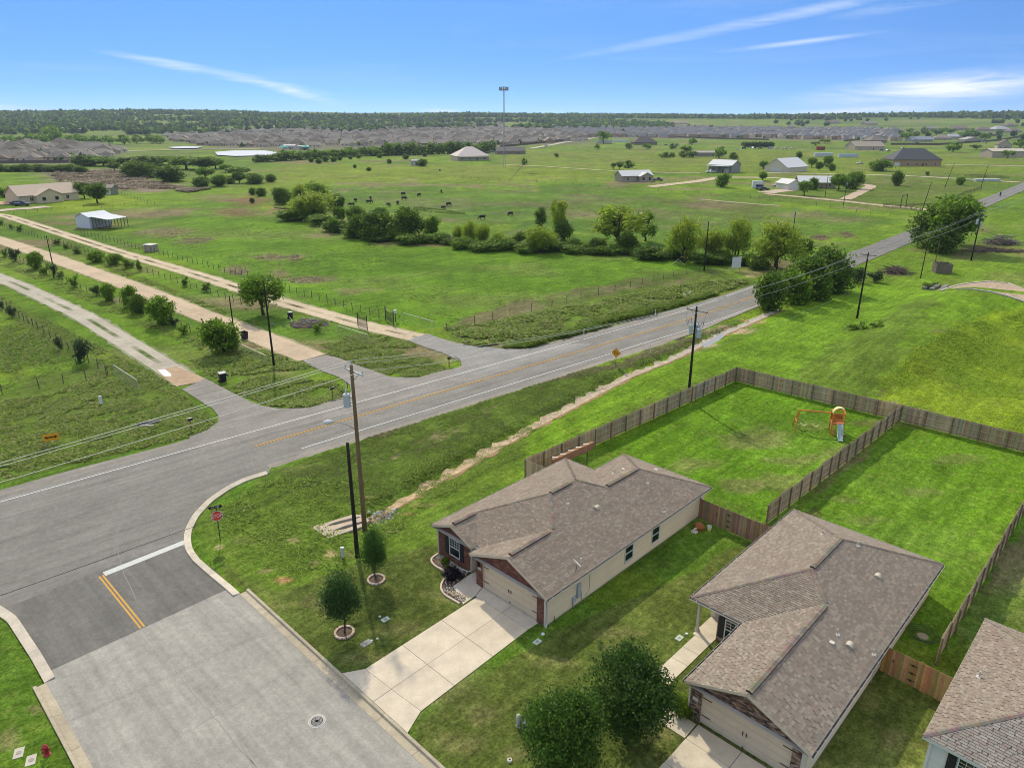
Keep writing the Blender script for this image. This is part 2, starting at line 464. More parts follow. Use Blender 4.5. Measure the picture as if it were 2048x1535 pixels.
MT['shingle'] = mat('shingles', None, .95, n=((14, .12), (1.0, .08)), bump=(40, .3, .01), spec=.12)
MT['brick'] = mat('brick', None, .9, n=((12, .12),), spec=.15)
MT['siding'] = mat('siding_board', None, .65, n=((.8, .04), (6, .03)), spec=.25)
MT['trim'] = mat('painted_trim', None, .5, n=((4, .04),), spec=.3)
MT['glass'] = mat('window_glass', (.012, .017, .02), .06, spec=.6)
MT['dark'] = mat('dark_void', (.012, .012, .012), .9)
MT['black'] = mat('black_metal', (.018, .018, .02), .45, spec=.4)
MT['metal'] = mat('galvanised_metal', None, .45, metal=.6, spec=.4, n=((6, .1),))
MT['wood'] = mat('weathered_wood', None, .9, n=((3, .18, (8, 8, .4)), (14, .12), (.7, .15)), spec=.12)
MT['creosote'] = mat('creosoted_pole', (.022, .017, .014), .8, n=((5, .4, (3, 3, .2)),), spec=.25)
MT['pole'] = mat('wooden_pole', (.17, .115, .062), .85, n=((6, .35, (3, 3, .15)),), spec=.15)
MT['bark'] = mat('bark', (.075, .058, .042), .95, n=((9, .35, (1, 1, .25)),), bump=(14, .8, .04))
MT['leaf'] = mat('leaves', None, .55, leaf=.5, spec=.22)
MT['weed'] = mat('weeds', None, .8, leaf=.3, spec=.12)
MT['plain'] = mat('painted', None, .6, n=((5, .05),), spec=.3)
MT['gloss'] = mat('glossy_paint', None, .3, spec=.5)
MT['far'] = mat('far_surfaces', None, .9, spec=.15)
MT['rock'] = mat('stone', None, .9, n=((9, .2),), bump=(9, .6, .03))
MT['water'] = mat('pond_water', (.30, .29, .26), .30, spec=.5, bump=(1.2, .12, .05))

# ================================================================== THE SETTING
# ------------------------------------------------------------------ terrain
def axis(segs):
    o = [segs[0][0]]
    for a, b, s in segs:
        n = max(1, int(round((b - a) / s)))
        o += [a + (b - a) * (i + 1) / n for i in range(n)]
    return o
def grow(x, s, g, end):
    o = []
    while abs(x) < abs(end):
        s *= g; x += s; o.append(x)
    return o
xs = axis([(-80, -46, .6), (-46, 36, .3), (36, 84, .6)])
xs = grow(-80, -.6, 1.075, -7000)[::-1] + xs + grow(84, .6, 1.075, 7000)
ys = [-300, -100, -40, -10, 5, 12, 16] + axis([(18, 62, .3), (62, 118, .5)]) + grow(118, .5, 1.042, 8000)
XS, YS = np.array(xs), np.array(ys)
GX, GY = np.meshgrid(XS, YS)
GX, GY = GX.ravel(), GY.ravel()
GZ = ground_z(GX, GY)
def px_poly(*pts): return pts
RR = np.sqrt(GX ** 2 + GY ** 2)
jit = np.clip(RR * .012, .25, 30)
jx = (fbm(GX, GY, 3.0, 3, 41) - .5) * 2 * jit * 1.3; jy = (fbm(GX, GY, 3.0, 3, 57) - .5) * 2 * jit * 1.3
JU, JV = proj(GX + jx, GY + jy, GZ)
front = GY > 10
C = np.zeros((len(GX), 3))
A3 = lambda c: np.array(c)
PAST, DEEP, YEL, WEED, BRN, LAWN, DRY = A3((.105, .195, .014)), A3((.062, .135, .014)), A3((.165, .22, .016)), A3((.075, .125, .02)), A3((.165, .13, .085)), A3((.085, .14, .02)), A3((.22, .19, .10))
def mixc(m, c):
    m = np.clip(m, 0, 1)[:, None]
    C[:] = C * (1 - m) + c * m
C[:] = PAST
n40 = fbm(GX, GY, 38, 4, 3); n9 = fbm(GX, GY, 8, 4, 8); n3 = fbm(GX, GY, 2.2, 3, 14); n120 = fbm(GX * .6, GY * 1.6, 110, 4, 21)
mixc(sstep(.40, .66, n40) * .85, DEEP)
mixc(sstep(.55, .8, n9) * .35, YEL)
mixc(sstep(.53, .72, fbm(GX, GY * 1.7, 26, 5, 77)) * .8, BRN)
# far country: paler, patchwork of fields
far = sstep(420, 1200, RR)
mixc(far * .4, A3((.115, .17, .03)))
mixc(far * sstep(.5, .62, n120) * .7, A3((.055, .10, .03)))
mixc(far * sstep(.62, .7, fbm(GX, GY * 2, 260, 3, 91)) * .5, A3((.17, .19, .05)))
def zone(poly, c, k=1.0, mod=None):
    m = inpoly(JU, JV, poly) & front
    w = m.astype(float) * k
    if mod is not None: w = w * mod
    mixc(w, c)
def spot(u, v, ru, rv, c, k=1.0, tear=.55):
    d = np.sqrt(((JU - u) / ru) ** 2 + ((JV - v) / rv) ** 2)
    mixc(np.where(front, sstep(1.15, .35, d + (n3 - .5) * tear + (n9 - .5) * tear) * k, 0), c)
# pasture between the tracks and the creek: clean bright green, browner towards the back
zone([(560, 600), (760, 655), (930, 650), (1250, 555), (1450, 535), (1330, 515), (1000, 490), (800, 470), (660, 465), (540, 440), (430, 400), (300, 470), (260, 480)], A3((.075, .175, .008)), .7)
zone([(640, 372), (1030, 380), (1700, 425), (1800, 440), (1690, 470), (1300, 480), (1020, 450), (800, 430), (660, 420)], A3((.062, .135, .02)), .6)
zone([(560, 330), (1000, 330), (1250, 350), (1100, 362), (640, 366), (520, 380)], A3((.135, .19, .022)), .7)
zone([(1000, 405), (1300, 392), (1720, 425), (1800, 432), (1500, 440), (1150, 428)], A3((.105, .112, .045)), .65, sstep(.35, .6, n40))
zone([(1450, 400), (1900, 330), (2060, 360), (1950, 400), (1780, 425), (1700, 410)], A3((.085, .135, .022)), .7)
zone([(1000, 300), (1500, 300), (2048, 320), (2048, 345), (1500, 350), (1000, 335)], A3((.13, .18, .026)), .65)
zone([(95, 345), (200, 335), (265, 345), (345, 372), (330, 384), (210, 380), (120, 366)], A3((.20, .165, .135)), .95)
zone([(170, 398), (235, 388), (297, 405), (220, 416), (120, 424), (60, 420), (110, 405)], A3((.155, .235, .016)), .9)
for u, v, ru, rv, c, k in ((330, 465, 60, 14, BRN, .75), (385, 480, 50, 9, BRN, .7), (500, 400, 45, 14, A3((.17, .09, .06)), .6), (480, 425, 50, 10, A3((.19, .11, .075)), .75), (430, 395, 40, 8, BRN, .6),
                           (560, 420, 22, 12, A3((.2, .12, .08)), .7), (540, 514, 40, 9, BRN, .8), (590, 515, 30, 6, BRN, .8), (470, 540, 28, 9, BRN, .75), (480, 545, 26, 8, BRN, .7), (620, 560, 60, 8, BRN, .75), (560, 548, 30, 10, BRN, .7),
                           (700, 583, 50, 6, BRN, .45), (740, 580, 40, 5, A3((.2, .19, .08)), .4), (690, 383, 22, 5, DRY, .8), (820, 360, 26, 3, DRY, .7), (660, 415, 30, 10, BRN, .5),
                           (640, 470, 40, 6, BRN, .6), (770, 487, 50, 5, BRN, .6), (860, 490, 60, 4, A3((.17, .10, .065)), .8), (300, 540, 30, 8, BRN, .4), (1050, 470, 40, 12, BRN, .5), (1170, 430, 80, 10, BRN, .6), (1300, 422, 60, 8, BRN, .5),
                           (1420, 410, 70, 10, BRN, .6), (1600, 430, 70, 8, A3((.17, .15, .08)), .6), (1690, 440, 60, 8, BRN, .5), (1560, 445, 40, 6, BRN, .5), (1640, 475, 20, 7, A3((.12, .07, .055)), .9), (1690, 470, 24, 6, A3((.13, .09, .06)), .9), (1330, 545, 90, 8, WEED, .7),
                           (250, 440, 60, 8, WEED, .5), (120, 700, 60, 12, WEED, .6), (60, 760, 80, 16, WEED, .6), (330, 645, 50, 10, LAWN, .5)):
    spot(u, v, ru, rv, c, k)
# verges with weeds
zone([(0, 790), (70, 755), (190, 725), (330, 765), (440, 845), (390, 872), (0, 962)], WEED, .8)
for p in ([(445, 775), (520, 748), (660, 760), (700, 790), (640, 815), (540, 812)], [(640, 700), (720, 690), (860, 720), (925, 745), (860, 756), (770, 750), (680, 715)],
          [(360, 720), (480, 690), (620, 715), (640, 735), (520, 745), (440, 760)], [(640, 690), (740, 655), (840, 680), (800, 700), (700, 705)],
          [(880, 655), (1250, 555), (1480, 540), (1520, 580), (1400, 610), (1100, 690), (930, 690)]):
    zone(p, WEED, .85)
    zone(p, A3((.075, .15, .014)), .6, sstep(.45, .7, n9))
zone([(900, 645), (1000, 612), (1120, 585), (1250, 560), (1420, 540), (1440, 552), (1280, 580), (1120, 608), (990, 645), (920, 668)], A3((.115, .10, .062)), .75, sstep(.38, .6, n9))
zone([(1080, 680), (1180, 648), (1320, 612), (1490, 575), (1500, 592), (1330, 640), (1100, 690), (1000, 694)], A3((.115, .175, .014)), .8)
zone([(400, 1080), (540, 945), (720, 885), (880, 795), (1233, 730), (1430, 650), (1500, 636), (1420, 672), (1260, 745), (1060, 850), (960, 905), (860, 960), (720, 1030), (560, 1060)], A3((.060, .105, .016)), .8)
zone([(1010, 800), (960, 835), (860, 900), (780, 915), (830, 880), (920, 830)], BRN, .75, sstep(.3, .55, n3 * .5 + n9 * .5))
zone([(700, 880), (760, 862), (900, 790), (1240, 722), (1420, 655), (1430, 662), (1250, 735), (910, 800), (770, 875)], A3((.07, .055, .04)), .7)
# lots
zone([(380, 1060), (420, 1010), (560, 960), (740, 1010), (830, 1000), (1040, 870), (1200, 790), (1340, 730), (1470, 700), (1470, 735), (1050, 930), (880, 1060), (960, 1240), (700, 1350), (480, 1180)], A3((.078, .138, .016)), .8)
zone([(430, 1110), (560, 1180), (720, 1130), (870, 1090), (950, 1200), (700, 1360), (620, 1310), (500, 1190)], A3((.068, .094, .022)), .8)
zone([(1180, 905), (1470, 762), (1785, 838), (1530, 1045), (1420, 985), (1250, 905)], A3((.076, .182, .008)), .9)
zone([(1600, 1020), (1800, 852), (2060, 905), (2060, 1020), (1880, 1300), (1750, 1260)], A3((.076, .176, .009)), .85)
zone([(820, 1535), (830, 1450), (1090, 1270), (1500, 1090), (1640, 1010), (1780, 1300), (1900, 1400), (1840, 1535)], A3((.072, .098, .022)), .85)
for u, v, ru, rv, k in ((1390, 925, 60, 20, .5), (1500, 880, 80, 22, .55), (1560, 960, 50, 16, .5), (1600, 920, 60, 12, .5), (1680, 905, 40, 12, .45), (1730, 845, 40, 8, .5), (1480, 970, 40, 14, .55), (1640, 850, 50, 10, .35),
                        (1740, 1040, 50, 12, .5), (1850, 990, 50, 12, .4), (1700, 1000, 40, 8, .4), (1920, 920, 60, 10, .35), (960, 1420, 40, 22, .5), (920, 1480, 60, 30, .45), (1100, 1330, 60, 14, .4), (1240, 1260, 60, 14, .4), (1330, 1450, 60, 30, .55),
                        (880, 1390, 30, 16, .3), (1040, 1500, 50, 20, .5), (1790, 1480, 60, 40, .6), (1740, 1400, 40, 30, .4), (640, 1200, 50, 18, .45), (560, 1210, 40, 16, .35), (800, 1260, 60, 16, .4), (740, 1320, 60, 16, .45), (880, 1190, 40, 12, .4), (520, 1080, 60, 14, .35), (600, 940, 60, 12, .3), (1870, 1500, 30, 40, .6)):
    spot(u, v, ru, rv, A3((.155, .155, .065)), k, 1.1)
for u, v, ru, rv, c, k in ((568, 1155, 16, 8, A3((.30, .17, .09)), 1), (655, 1105, 16, 10, A3((.36, .29, .16)), .9), (622, 1122, 12, 6, A3((.36, .27, .17)), .8), (540, 1137, 14, 5, DRY, .7), (815, 1028, 20, 5, A3((.25, .13, .08)), .9), (790, 1064, 22, 6, A3((.36, .31, .22)), .8),
                           (580, 1080, 20, 7, DRY, .7), (850, 1010, 36, 5, A3((.2, .13, .08)), .7), (1230, 1290, 30, 6, DRY, .3), (745, 990, 14, 5, A3((.3, .2, .12)), .8), (880, 1120, 30, 7, DRY, .3), (20, 1480, 40, 20, DRY, .5), (60, 1420, 24, 10, A3((.22, .17, .1)), .6), (700, 1105, 30, 12, DRY, .5), (447, 1095, 12, 6, A3((.36, .3, .18)), .8), (1895, 1400, 18, 8, A3((.06, .03, .02)), .8)):
    spot(u, v, ru, rv, c, k)
# mown right-of-way and meadow beyond the fences
zone([(1240, 760), (1430, 690), (1560, 620), (1720, 565), (2060, 590), (2060, 640), (1880, 660), (1745, 800), (1700, 790), (1470, 735), (1400, 750), (1050, 915), (1050, 880)], A3((.098, .20, .010)), .85)
zone([(1380, 760), (1500, 655), (1640, 605), (1780, 590), (1840, 610), (1700, 720), (1640, 770), (1480, 735)], A3((.090, .185, .012)), .6)
zone([(1560, 770), (1660, 700), (1800, 610), (1880, 590), (1830, 650), (1740, 790), (1690, 790)], A3((.078, .135, .018)), .7)
zone([(1750, 800), (1830, 700), (1930, 640), (2060, 610), (2060, 880), (1800, 805)], A3((.150, .235, .010)), .9)
zone([(1750, 800), (1830, 700), (1930, 640), (2060, 610), (2060, 880), (1800, 805)], A3((.07, .15, .01)), .6, sstep(.5, .72, n9))
zone([(1700, 470), (1830, 450), (2060, 400), (2060, 600), (1900, 590), (1720, 560), (1690, 530)], A3((.098, .185, .013)), .7)
for u, v, ru, rv, c, k in ((1980, 497, 60, 10, A3((.08, .055, .042)), 1), (1930, 510, 40, 6, A3((.12, .085, .06)), .7), (1950, 455, 40, 12, BRN, .6), (1790, 543, 22, 11, A3((.09, .06, .045)), .8), (1830, 500, 30, 5, BRN, .5), (1460, 660, 60, 9, A3((.36, .29, .19)), .9), (1400, 690, 40, 7, A3((.34, .28, .19)), .8), (1500, 640, 30, 6, A3((.3, .22, .14)), .8), (1555, 625, 20, 6, DRY, .7), (1700, 655, 50, 8, A3((.07, .13, .02)), .6), (1380, 700, 60, 9, A3((.1, .075, .055)), .6),
                           (1640, 590, 40, 5, WEED, .5), (1500, 555, 14, 4, A3((.34, .27, .17)), .9)):
    spot(u, v, ru, rv, c, k)
# between the gravel tracks
zone([(0, 560), (0, 500), (230, 600), (420, 700), (350, 740), (180, 670)], A3((.095, .19, .012)), .6)
zone([(0, 600), (330, 750), (300, 770), (180, 720), (0, 690)], A3((.105, .185, .014)), .6)
# bare yard of the far subdivisions
zone([(0, 290), (240, 292), (245, 326), (0, 330)], A3((.14, .125, .10)), .8)
zone([(330, 262), (560, 255), (1000, 252), (1180, 262), (1170, 287), (1000, 292), (840, 296), (540, 300), (430, 298)], A3((.125, .12, .095)), .8)
zone([(1090, 254), (1530, 256), (1800, 258), (1790, 283), (1530, 280), (1180, 276)], A3((.125, .125, .10)), .75)
zone([(600, 234), (1010, 236), (1010, 252), (560, 256)], A3((.075, .09, .06)), .6)
C[:] *= (1 + (n9[:, None] - .5) * .40)
C[:, 0] *= 1.22; C[:, 1] *= 1.10; C[:, 2] = C[:, 2] * 1.05 + .001
C[:] *= (1 + (n3[:, None] - .5) * .35 * (1 - .6 * sstep(80, 300, RR))[:, None])
nx, ny = len(XS), len(YS)
me = bpy.data.meshes.new('ground')
me.vertices.add(nx * ny)
me.vertices.foreach_set('co', np.stack([GX, GY, GZ], 1).astype(np.float32).ravel())
I, J = np.meshgrid(np.arange(nx - 1), np.arange(ny - 1))
q = (J * nx + I).ravel()
fa = np.stack([q, q + 1, q + nx + 1, q + nx], 1).astype(np.int32)
me.loops.add(fa.size); me.loops.foreach_set('vertex_index', fa.ravel())
me.polygons.add(len(fa)); me.polygons.foreach_set('loop_start', np.arange(len(fa), dtype=np.int32) * 4)
me.update(calc_edges=True)
me.polygons.foreach_set('use_smooth', np.ones(len(fa), bool))
ca = me.color_attributes.new('Col', 'FLOAT_COLOR', 'POINT')
ca.data.foreach_set('color', np.concatenate([np.clip(C, .004, 1), np.ones((len(C), 1))], 1).astype(np.float32).ravel())
me.materials.append(MT['ground'])
link('ground', me, kind='structure')

# ------------------------------------------------------------------ roads
ASPH, ASPH_D = (.205, .195, .172), (.165, .157, .139)
def resample(P, step):
    o = [P[0]]
    for p, q in zip(P[:-1], P[1:]):
        L = math.dist(p[:2], q[:2]); n = max(1, int(L / step))
        for i in range(n): o.append(tuple(p[k] + (q[k] - p[k]) * (i + 1) / n for k in range(len(p))))
    return o
def smooth_line(P, step, it=3):
    P = resample(P, step)
    for _ in range(it):
        P = [P[0]] + [tuple(.25 * P[i - 1][k] + .5 * P[i][k] + .25 * P[i + 1][k] for k in range(len(P[0]))) for i in range(1, len(P) - 1)] + [P[-1]]
    return P
def offs(P, d):
    o = []
    for i, p in enumerate(P):
        a = P[max(i - 1, 0)]; b = P[min(i + 1, len(P) - 1)]
        dx, dy = b[0] - a[0], b[1] - a[1]; L = math.hypot(dx, dy) or 1
        dd = d[i] if isinstance(d, (list, tuple)) else d
        o.append((p[0] - dy / L * dd, p[1] + dx / L * dd))
    return o
def ribbon(mb, P, fr, z, colf, ragged=0, seed=0):
    """cross sections along P at the lateral offsets fr; colf(i, j) gives the face colour"""
    rows = []
    for j, f in enumerate(fr):
        Q = offs(P, f)
        if ragged and j in (0, len(fr) - 1):
            Q = [(x + (vnoise(x * 1.3, y * 1.3, seed)[()] - .5) * ragged, y + (vnoise(x * 1.3, y * 1.3, seed + 5)[()] - .5) * ragged) for x, y in Q]
        rows.append(Q)
    n0 = len(mb.v)
    m = len(fr)
    for i in range(len(P)):
        for j in range(m):
            x, y = rows[j][i]
            mb.v.append((x, y, z(x, y) if callable(z) else z))
    for i in range(len(P) - 1):
        for j in range(m - 1):
            a = n0 + i * m + j
            mb.f.append((a + 1, a, a + m, a + m + 1)); mb.c.append(colf(i, j))
RC = smooth_line([(p[0], p[1], l, u) for p, l, u in zip(ROAD_C, ROAD_WL, ROAD_WU)], 3.0, 4)
FRN = [-1, -.92, -.75, -.58, -.40, -.22, -.02, .02, .22, .40, .58, .75, .92, 1]
mb = MB()
xy = [(p[0], p[1]) for p in RC]
rows = []
for f in FRN:
    d = [p[3] * f if f > 0 else p[2] * f for p in RC]
    Q = offs(xy, d)
    if abs(f) == 1: Q = [(x + (float(vnoise(x, y, 3)) - .5) * .5, y + (float(vnoise(x, y, 8)) - .5) * .5) for x, y in Q]
    rows.append(Q)
def road_z(x, y):
    return .03 if math.hypot(x, y) < 250 else .08
for i in range(len(xy)):
    for j in range(len(FRN)): mb.v.append((*rows[j][i], road_z(*rows[j][i])))
m = len(FRN)
def lerp3(a, b, t): return tuple(a[k] + (b[k] - a[k]) * t for k in range(3))
for i in range(len(xy) - 1):
    for j in range(m - 1):
        a = i * m + j
        mb.f.append((a + 1, a, a + m, a + m + 1))
        f = abs((FRN[j] + FRN[j + 1]) / 2)
        c = ASPH if f < .7 else lerp3(ASPH, (.29, .25, .20), .55 if FRN[j] < 0 else .25)
        if .2 < f < .58: c = lerp3(c, ASPH_D, .35)
        if RC[i][0] > 60: c = lerp3(c, (.165, .155, .15), .6)
        k = 1 + (rng.random() - .5) * .03
        mb.c.append(tuple(x * k for x in c))
road = mb.build('county_road', MT['asphalt'], kind='structure')
# junction mouth, side entrances
def sheet(name, poly, z, col, m, parent=None, **kw):
    b = MB(); b.poly(poly, z, col)
    return b.build(name, m, parent, **kw)
sheet('junction_apron', JUNC, .034, (.185, .176, .156), MT['asphalt'], kind='structure')
sheet('asphalt_patch', [lw(-23.25, -18.1), lw(-23.3, -26.6), lw(-17.5, -26.6), lw(-12.2, -26.3), lw(-12.1, -24), lw(-11.85, -21), lw(-11.8, -18.1)][::-1], .037, (.148, .141, .126), MT['street'], kind='structure')
sheet('paved_entrance', ENT1, .038, (.225, .21, .185), MT['asphalt'], kind='structure')
sheet('paved_entrance', ENT2, .042, (.235, .22, .195), MT['asphalt'], kind='structure')
sheet('paved_entrance', ENT3, .046, (.245, .235, .215), MT['asphalt'], kind='structure')
# painted lines
WHITE, YELLOW = (.62, .62, .60), (.50, .27, .045)
def line(name, P, w, col, z, parent=None):
    b = MB(); ribbon(b, P, [-w / 2, w / 2], z, lambda i, j: col)
    return b.build(name, MT['paint'], parent or road)
def sub_line(off, x0, x1):
    return [q for q, p in zip(offs(xy, off), xy) if x0 <= p[0] <= x1]
YL = sub_line(0, -25.4, 60)
line('centre_line', offs(YL, .12), .11, YELLOW, .0545)
line('centre_line', offs(YL, -.12), .11, YELLOW, .0545)
line('edge_line', sub_line(3.55, -80, 60), .12, WHITE, .0545)
line('edge_line', sub_line(-3.5, -23, 60), .12, WHITE, .0545)
b = MB()
ribbon(b, sub_line(0, 60, 420), [-.1, .1], .095, lambda i, j: (.26, .25, .24)); b.build('centre_line', MT['paint'], road)
for o in (-2.9, 2.9):
    b = MB(); ribbon(b, sub_line(o, 60, 420), [-.06, .06], .095, lambda i, j: (.28, .275, .265)); b.build('edge_line', MT['paint'], road)
# pale scuff of turning wheels in the junction
def scuff(P, w, c, z=.0385):
    b = MB(); ribbon(b, smooth_line(P, 1.2, 3), [-w / 2, w / 2], z, lambda i, j: c, .08); b.build('tyre_scuff', MT['paint'], road, kind='stuff')
scuff(pl('D1', (0, 960), (600, 770), (1300, 560), (1800, 400)), .07, (.215, .205, .19))
scuff(pl('D1', (1330, 590), (1080, 760), (930, 880), (850, 1010), (860, 1200), (930, 1420), (1000, 1535)), .06, (.195, .187, .175))
scuff(pl('D1', (1230, 650), (1040, 770), (900, 900), (830, 1040), (840, 1200)), .05, (.19, .182, .17))
# ------------------------------------------------------------------ residential street
sheet('residential_street', [lw(-23.3, -18.1), lw(-11.8, -18.1), lw(-11.8, 60), lw(-23.3, 60)], .030, (.30, .285, .25), MT['street'], kind='structure')
st = bpy.data.objects['residential_street']
def lrect(name, a0, a1, b0, b1, z, col, m=MT['paint'], parent=None, kind=None):
    bb = MB(); bb.face([lw(a0, b0, z), lw(a1, b0, z), lw(a1, b1, z), lw(a0, b1, z)][::-1], col)
    o = bb.build(name, m, parent, kind=kind); return o
lrect('stop_bar', -17.45, -11.65, -26.25, -25.65, .0425, (.50, .51, .48), parent=st)
lrect('centre_line', -17.62, -17.50, -25.9, -18.15, .0425, YELLOW, parent=st)
lrect('centre_line', -17.84, -17.72, -25.9, -18.15, .0425, YELLOW, parent=st)
# cracks
def crack(P, z=.0345, w=.035):
    Q = smooth_line(P, .5, 2); Q = [(x + rng.uniform(-.06, .06), y + rng.uniform(-.06, .06)) for x, y in Q]
    bb = MB(); ribbon(bb, Q, [-w / 2, w / 2], z, lambda i, j: (.215, .205, .185)); bb.build('crack', MT['paint'], st, kind='stuff')
crack(pl('D5', (1280, 820), (1400, 980), (1560, 1160), (1690, 1320), (1780, 1430), (1880, 1535)))
crack(pl('D5', (1190, 1210), (1350, 1300), (1200, 1390)), w=.02)
crack(pl('D5', (2040, 900), (1850, 1000), (1600, 1140), (1350, 1290)), w=.02)
crack(pl('D5', (1880, 590), (2040, 550)), w=.02)
crack(pl('D6', (0, 1130), (250, 985), (420, 900)), w=.02)
crack(pl('D6', (0, 1400), (60, 1480), (95, 1535)), w=.03)
# kerbs, in cast lengths with open joints
KC = (.40, .345, .25)
def kerb(name, P, wide, prof, seg, col, side=1, gap=.02):
    root = empty(name, (*P[0], 0), kind='structure')
    Q = smooth_line(P, .3, 2)
    acc = [0]
    for p, q in zip(Q[:-1], Q[1:]): acc.append(acc[-1] + math.dist(p, q))
    n = max(1, int(acc[-1] / seg))
    lines = [(offs(Q, [side * o] * len(Q)), z) for o, z in prof]
    mm = len(lines)
    for k in range(n):
        s0, s1 = acc[-1] * k / n + gap / 2, acc[-1] * (k + 1) / n - gap / 2
        pts = [s0] + [t for t in acc if s0 + .05 < t < s1 - .05] + [s1]
        bb = MB(); base = 0
        for t in pts:
            i = min(max(bisect.bisect(acc, t) - 1, 0), len(acc) - 2); f = (t - acc[i]) / (acc[i + 1] - acc[i])
            for ln, z in lines: bb.v.append((ln[i][0] + (ln[i + 1][0] - ln[i][0]) * f, ln[i][1] + (ln[i + 1][1] - ln[i][1]) * f, z))
        kk = 1 + rng.uniform(-.07, .07); c = tuple(x * kk for x in col)
        for i in range(len(pts) - 1):
            for j in range(mm - 1):
                a = base + i * mm + j
                f = (a, a + 1, a + mm + 1, a + mm)
                bb.f.append(f if side < 0 else f[::-1]); bb.c.append(c)
        for e in (0, len(pts) - 1):
            bb.f.append(tuple(base + e * mm + j for j in range(mm))); bb.c.append(c)
        bb.build('kerb_stone', MT['kerb'], root)
    return root
PROF = [(-.02, -.1), (-.02, .040), (.40, .028), (.46, .155), (.62, .165), (.64, -.05)]
kerb('kerb', [lw(-11.82, -17.0), lw(-11.82, 45)], .6, PROF, 3.05, KC, side=1)
kerb('kerb', [lw(-23.28, 45), lw(-23.28, -17.2)], .6, PROF, 3.05, KC, side=1)
PROF2 = [(-.02, -.1), (-.02, .04), (.46, .13), (.50, -.05)]
kerb('kerb_return', [lw(-11.8, -17.05)] + KERB_IN[::-1], .9, PROF2, 3.0, (.52, .46, .36), side=1)
kerb('kerb_return', KERB_L[::-1], .9, [(-.02, -.1), (-.02, .04), (.52, .13), (.56, -.05)], 3.0, (.50, .44, .35), side=-1)
# manhole lid
c = flat(634, 1442)
mh = empty('manhole', (*c, .035), 'round patterned iron manhole cover set in the grey street', 'manhole cover')
bb = MB(); bb.lathe([(.40, 0), (.40, .008), (.36, .012), (.355, .004), (.0, .004)], 28, (.10, .10, .10)); part('cover', bb.mesh('cover', MT['metal']), mh)
bb = MB()
for r_ in (.10, .17, .24, .31): bb.lathe([(r_, .004), (r_, .011), (r_ + .03, .011), (r_ + .03, .004)], 24, (.34, .34, .33))
part('ring_pattern', bb.mesh('ring_pattern', MT['plain']), mh)
bb = MB(); bb.lathe([(.46, 0), (.46, .006), (.41, .006), (.41, 0)], 28, (.42, .42, .40)); part('rim', bb.mesh('rim', MT['plain']), mh)

# ------------------------------------------------------------------ gravel tracks
def track(name, T, w, cols, mid):
    P = smooth_line(T, 1.1, 3)
    bb = MB()
    fr = [-w, -w * .82, -w * .55, -w * .18, w * .18, w * .55, w * .82, w]
    def cf(i, j):
        x, y = P[i]
        k = .86 + .28 * float(fbm(x, y, 5, 3, 61))
        c = cols[0] if j in (1, 2, 4, 5) else cols[1]
        if j in (0, 6): c = lerp3(cols[0], (.085, .15, .016), .35 + .5 * float(vnoise(x * .8, y * .8, 4 + j)))
        if j == 3:
            g = float(fbm(x, y, 4, 3, 33))
            c = lerp3(cols[0], mid, min(1, max(0, (g - .30) * 3.2)))
        return tuple(v * k for v in c)
    ribbon(bb, P, fr, lambda x, y: gz(x, y) + .045, cf, .7, 9)
    bb.build(name, MT['gravel'], kind='structure')
track('gravel_track', TRK1[0], 1.9, ((.40, .36, .29), (.36, .31, .24)), (.08, .12, .025))
track('gravel_track', TRK2[0], 2.5, ((.48, .375, .26), (.44, .34, .235)), (.46, .36, .25))
track('gravel_track', TRK3[0], 2.1, ((.50, .405, .28), (.46, .37, .255)), (.085, .085, .035))
sheet('track_mouth', pl('C5', (1300, 1290), (1240, 1230), (1380, 1190), (1560, 1260), (1640, 1300), (1390, 1350)), .030, (.40, .29, .19), MT['gravel'], kind='structure')
sheet('spilled_gravel', pl('C5', (1240, 1222), (1300, 1215), (1350, 1255), (1345, 1275), (1290, 1270)), .055, (.72, .72, .70), MT['gravel'], kind='structure')
# dry ditch bed
bb = MB()
P = smooth_line(DITCH, .6, 3)
ribbon(bb, P, [-.75, -.3, .2, .7], lambda x, y: gz(x, y) + .02, lambda i, j: lerp3((.46, .33, .19), (.40, .37, .30), min(1, i / len(P) * 1.3)) if j != 0 else (.27, .17, .10), .9, 21)
bb.build('ditch_bed', MT['sand'], kind='structure')
# far country lanes
def lane(name, pts, w, col, off=.12):
    P = smooth_line([at(*p) for p in pts], 4 if pts[0][1] < 420 else 2, 2)
    P2 = [(p[0], p[1]) for p in P]
    bb = MB(); ribbon(bb, P2, [-w, 0, w], lambda x, y: gz(x, y) + off, lambda i, j: col, .6, 4)
    bb.build(name, MT['gravel'], kind='structure')
DL = (.44, .34, .245)
lane('gravel_lane', [(1880, 422), (1790, 414), (1700, 404), (1620, 396), (1530, 388)], 2.2, DL)
lane('gravel_lane', [(1690, 399), (1720, 385), (1745, 372), (1730, 368), (1700, 367)], 2.4, DL)
lane('gravel_lane', [(1530, 386), (1570, 380), (1590, 379)], 4.0, (.45, .36, .27))
lane('gravel_lane', [(2040, 365), (1940, 359), (1840, 353), (1720, 349), (1600, 347), (1530, 346)], 2.2, (.46, .40, .30))
lane('gravel_lane', [(2060, 333), (1960, 331), (1890, 330)], 2.5, (.46, .40, .30), .2)
lane('gravel_lane', [(1300, 374), (1340, 369), (1400, 362), (1440, 355), (1520, 355), (1600, 359)], 3.2, (.46, .37, .26))
lane('gravel_lane', [(1010, 330), (1100, 334), (1200, 341), (1330, 346), (1400, 346)], 2.0, (.42, .37, .22), .2)
lane('gravel_lane', [(-20, 424), (20, 419), (60, 417), (95, 413)], 3.0, (.46, .38, .30))
lane('gravel_lane', [(-20, 407), (10, 407), (40, 405)], 6.0, (.46, .31, .21), .16)
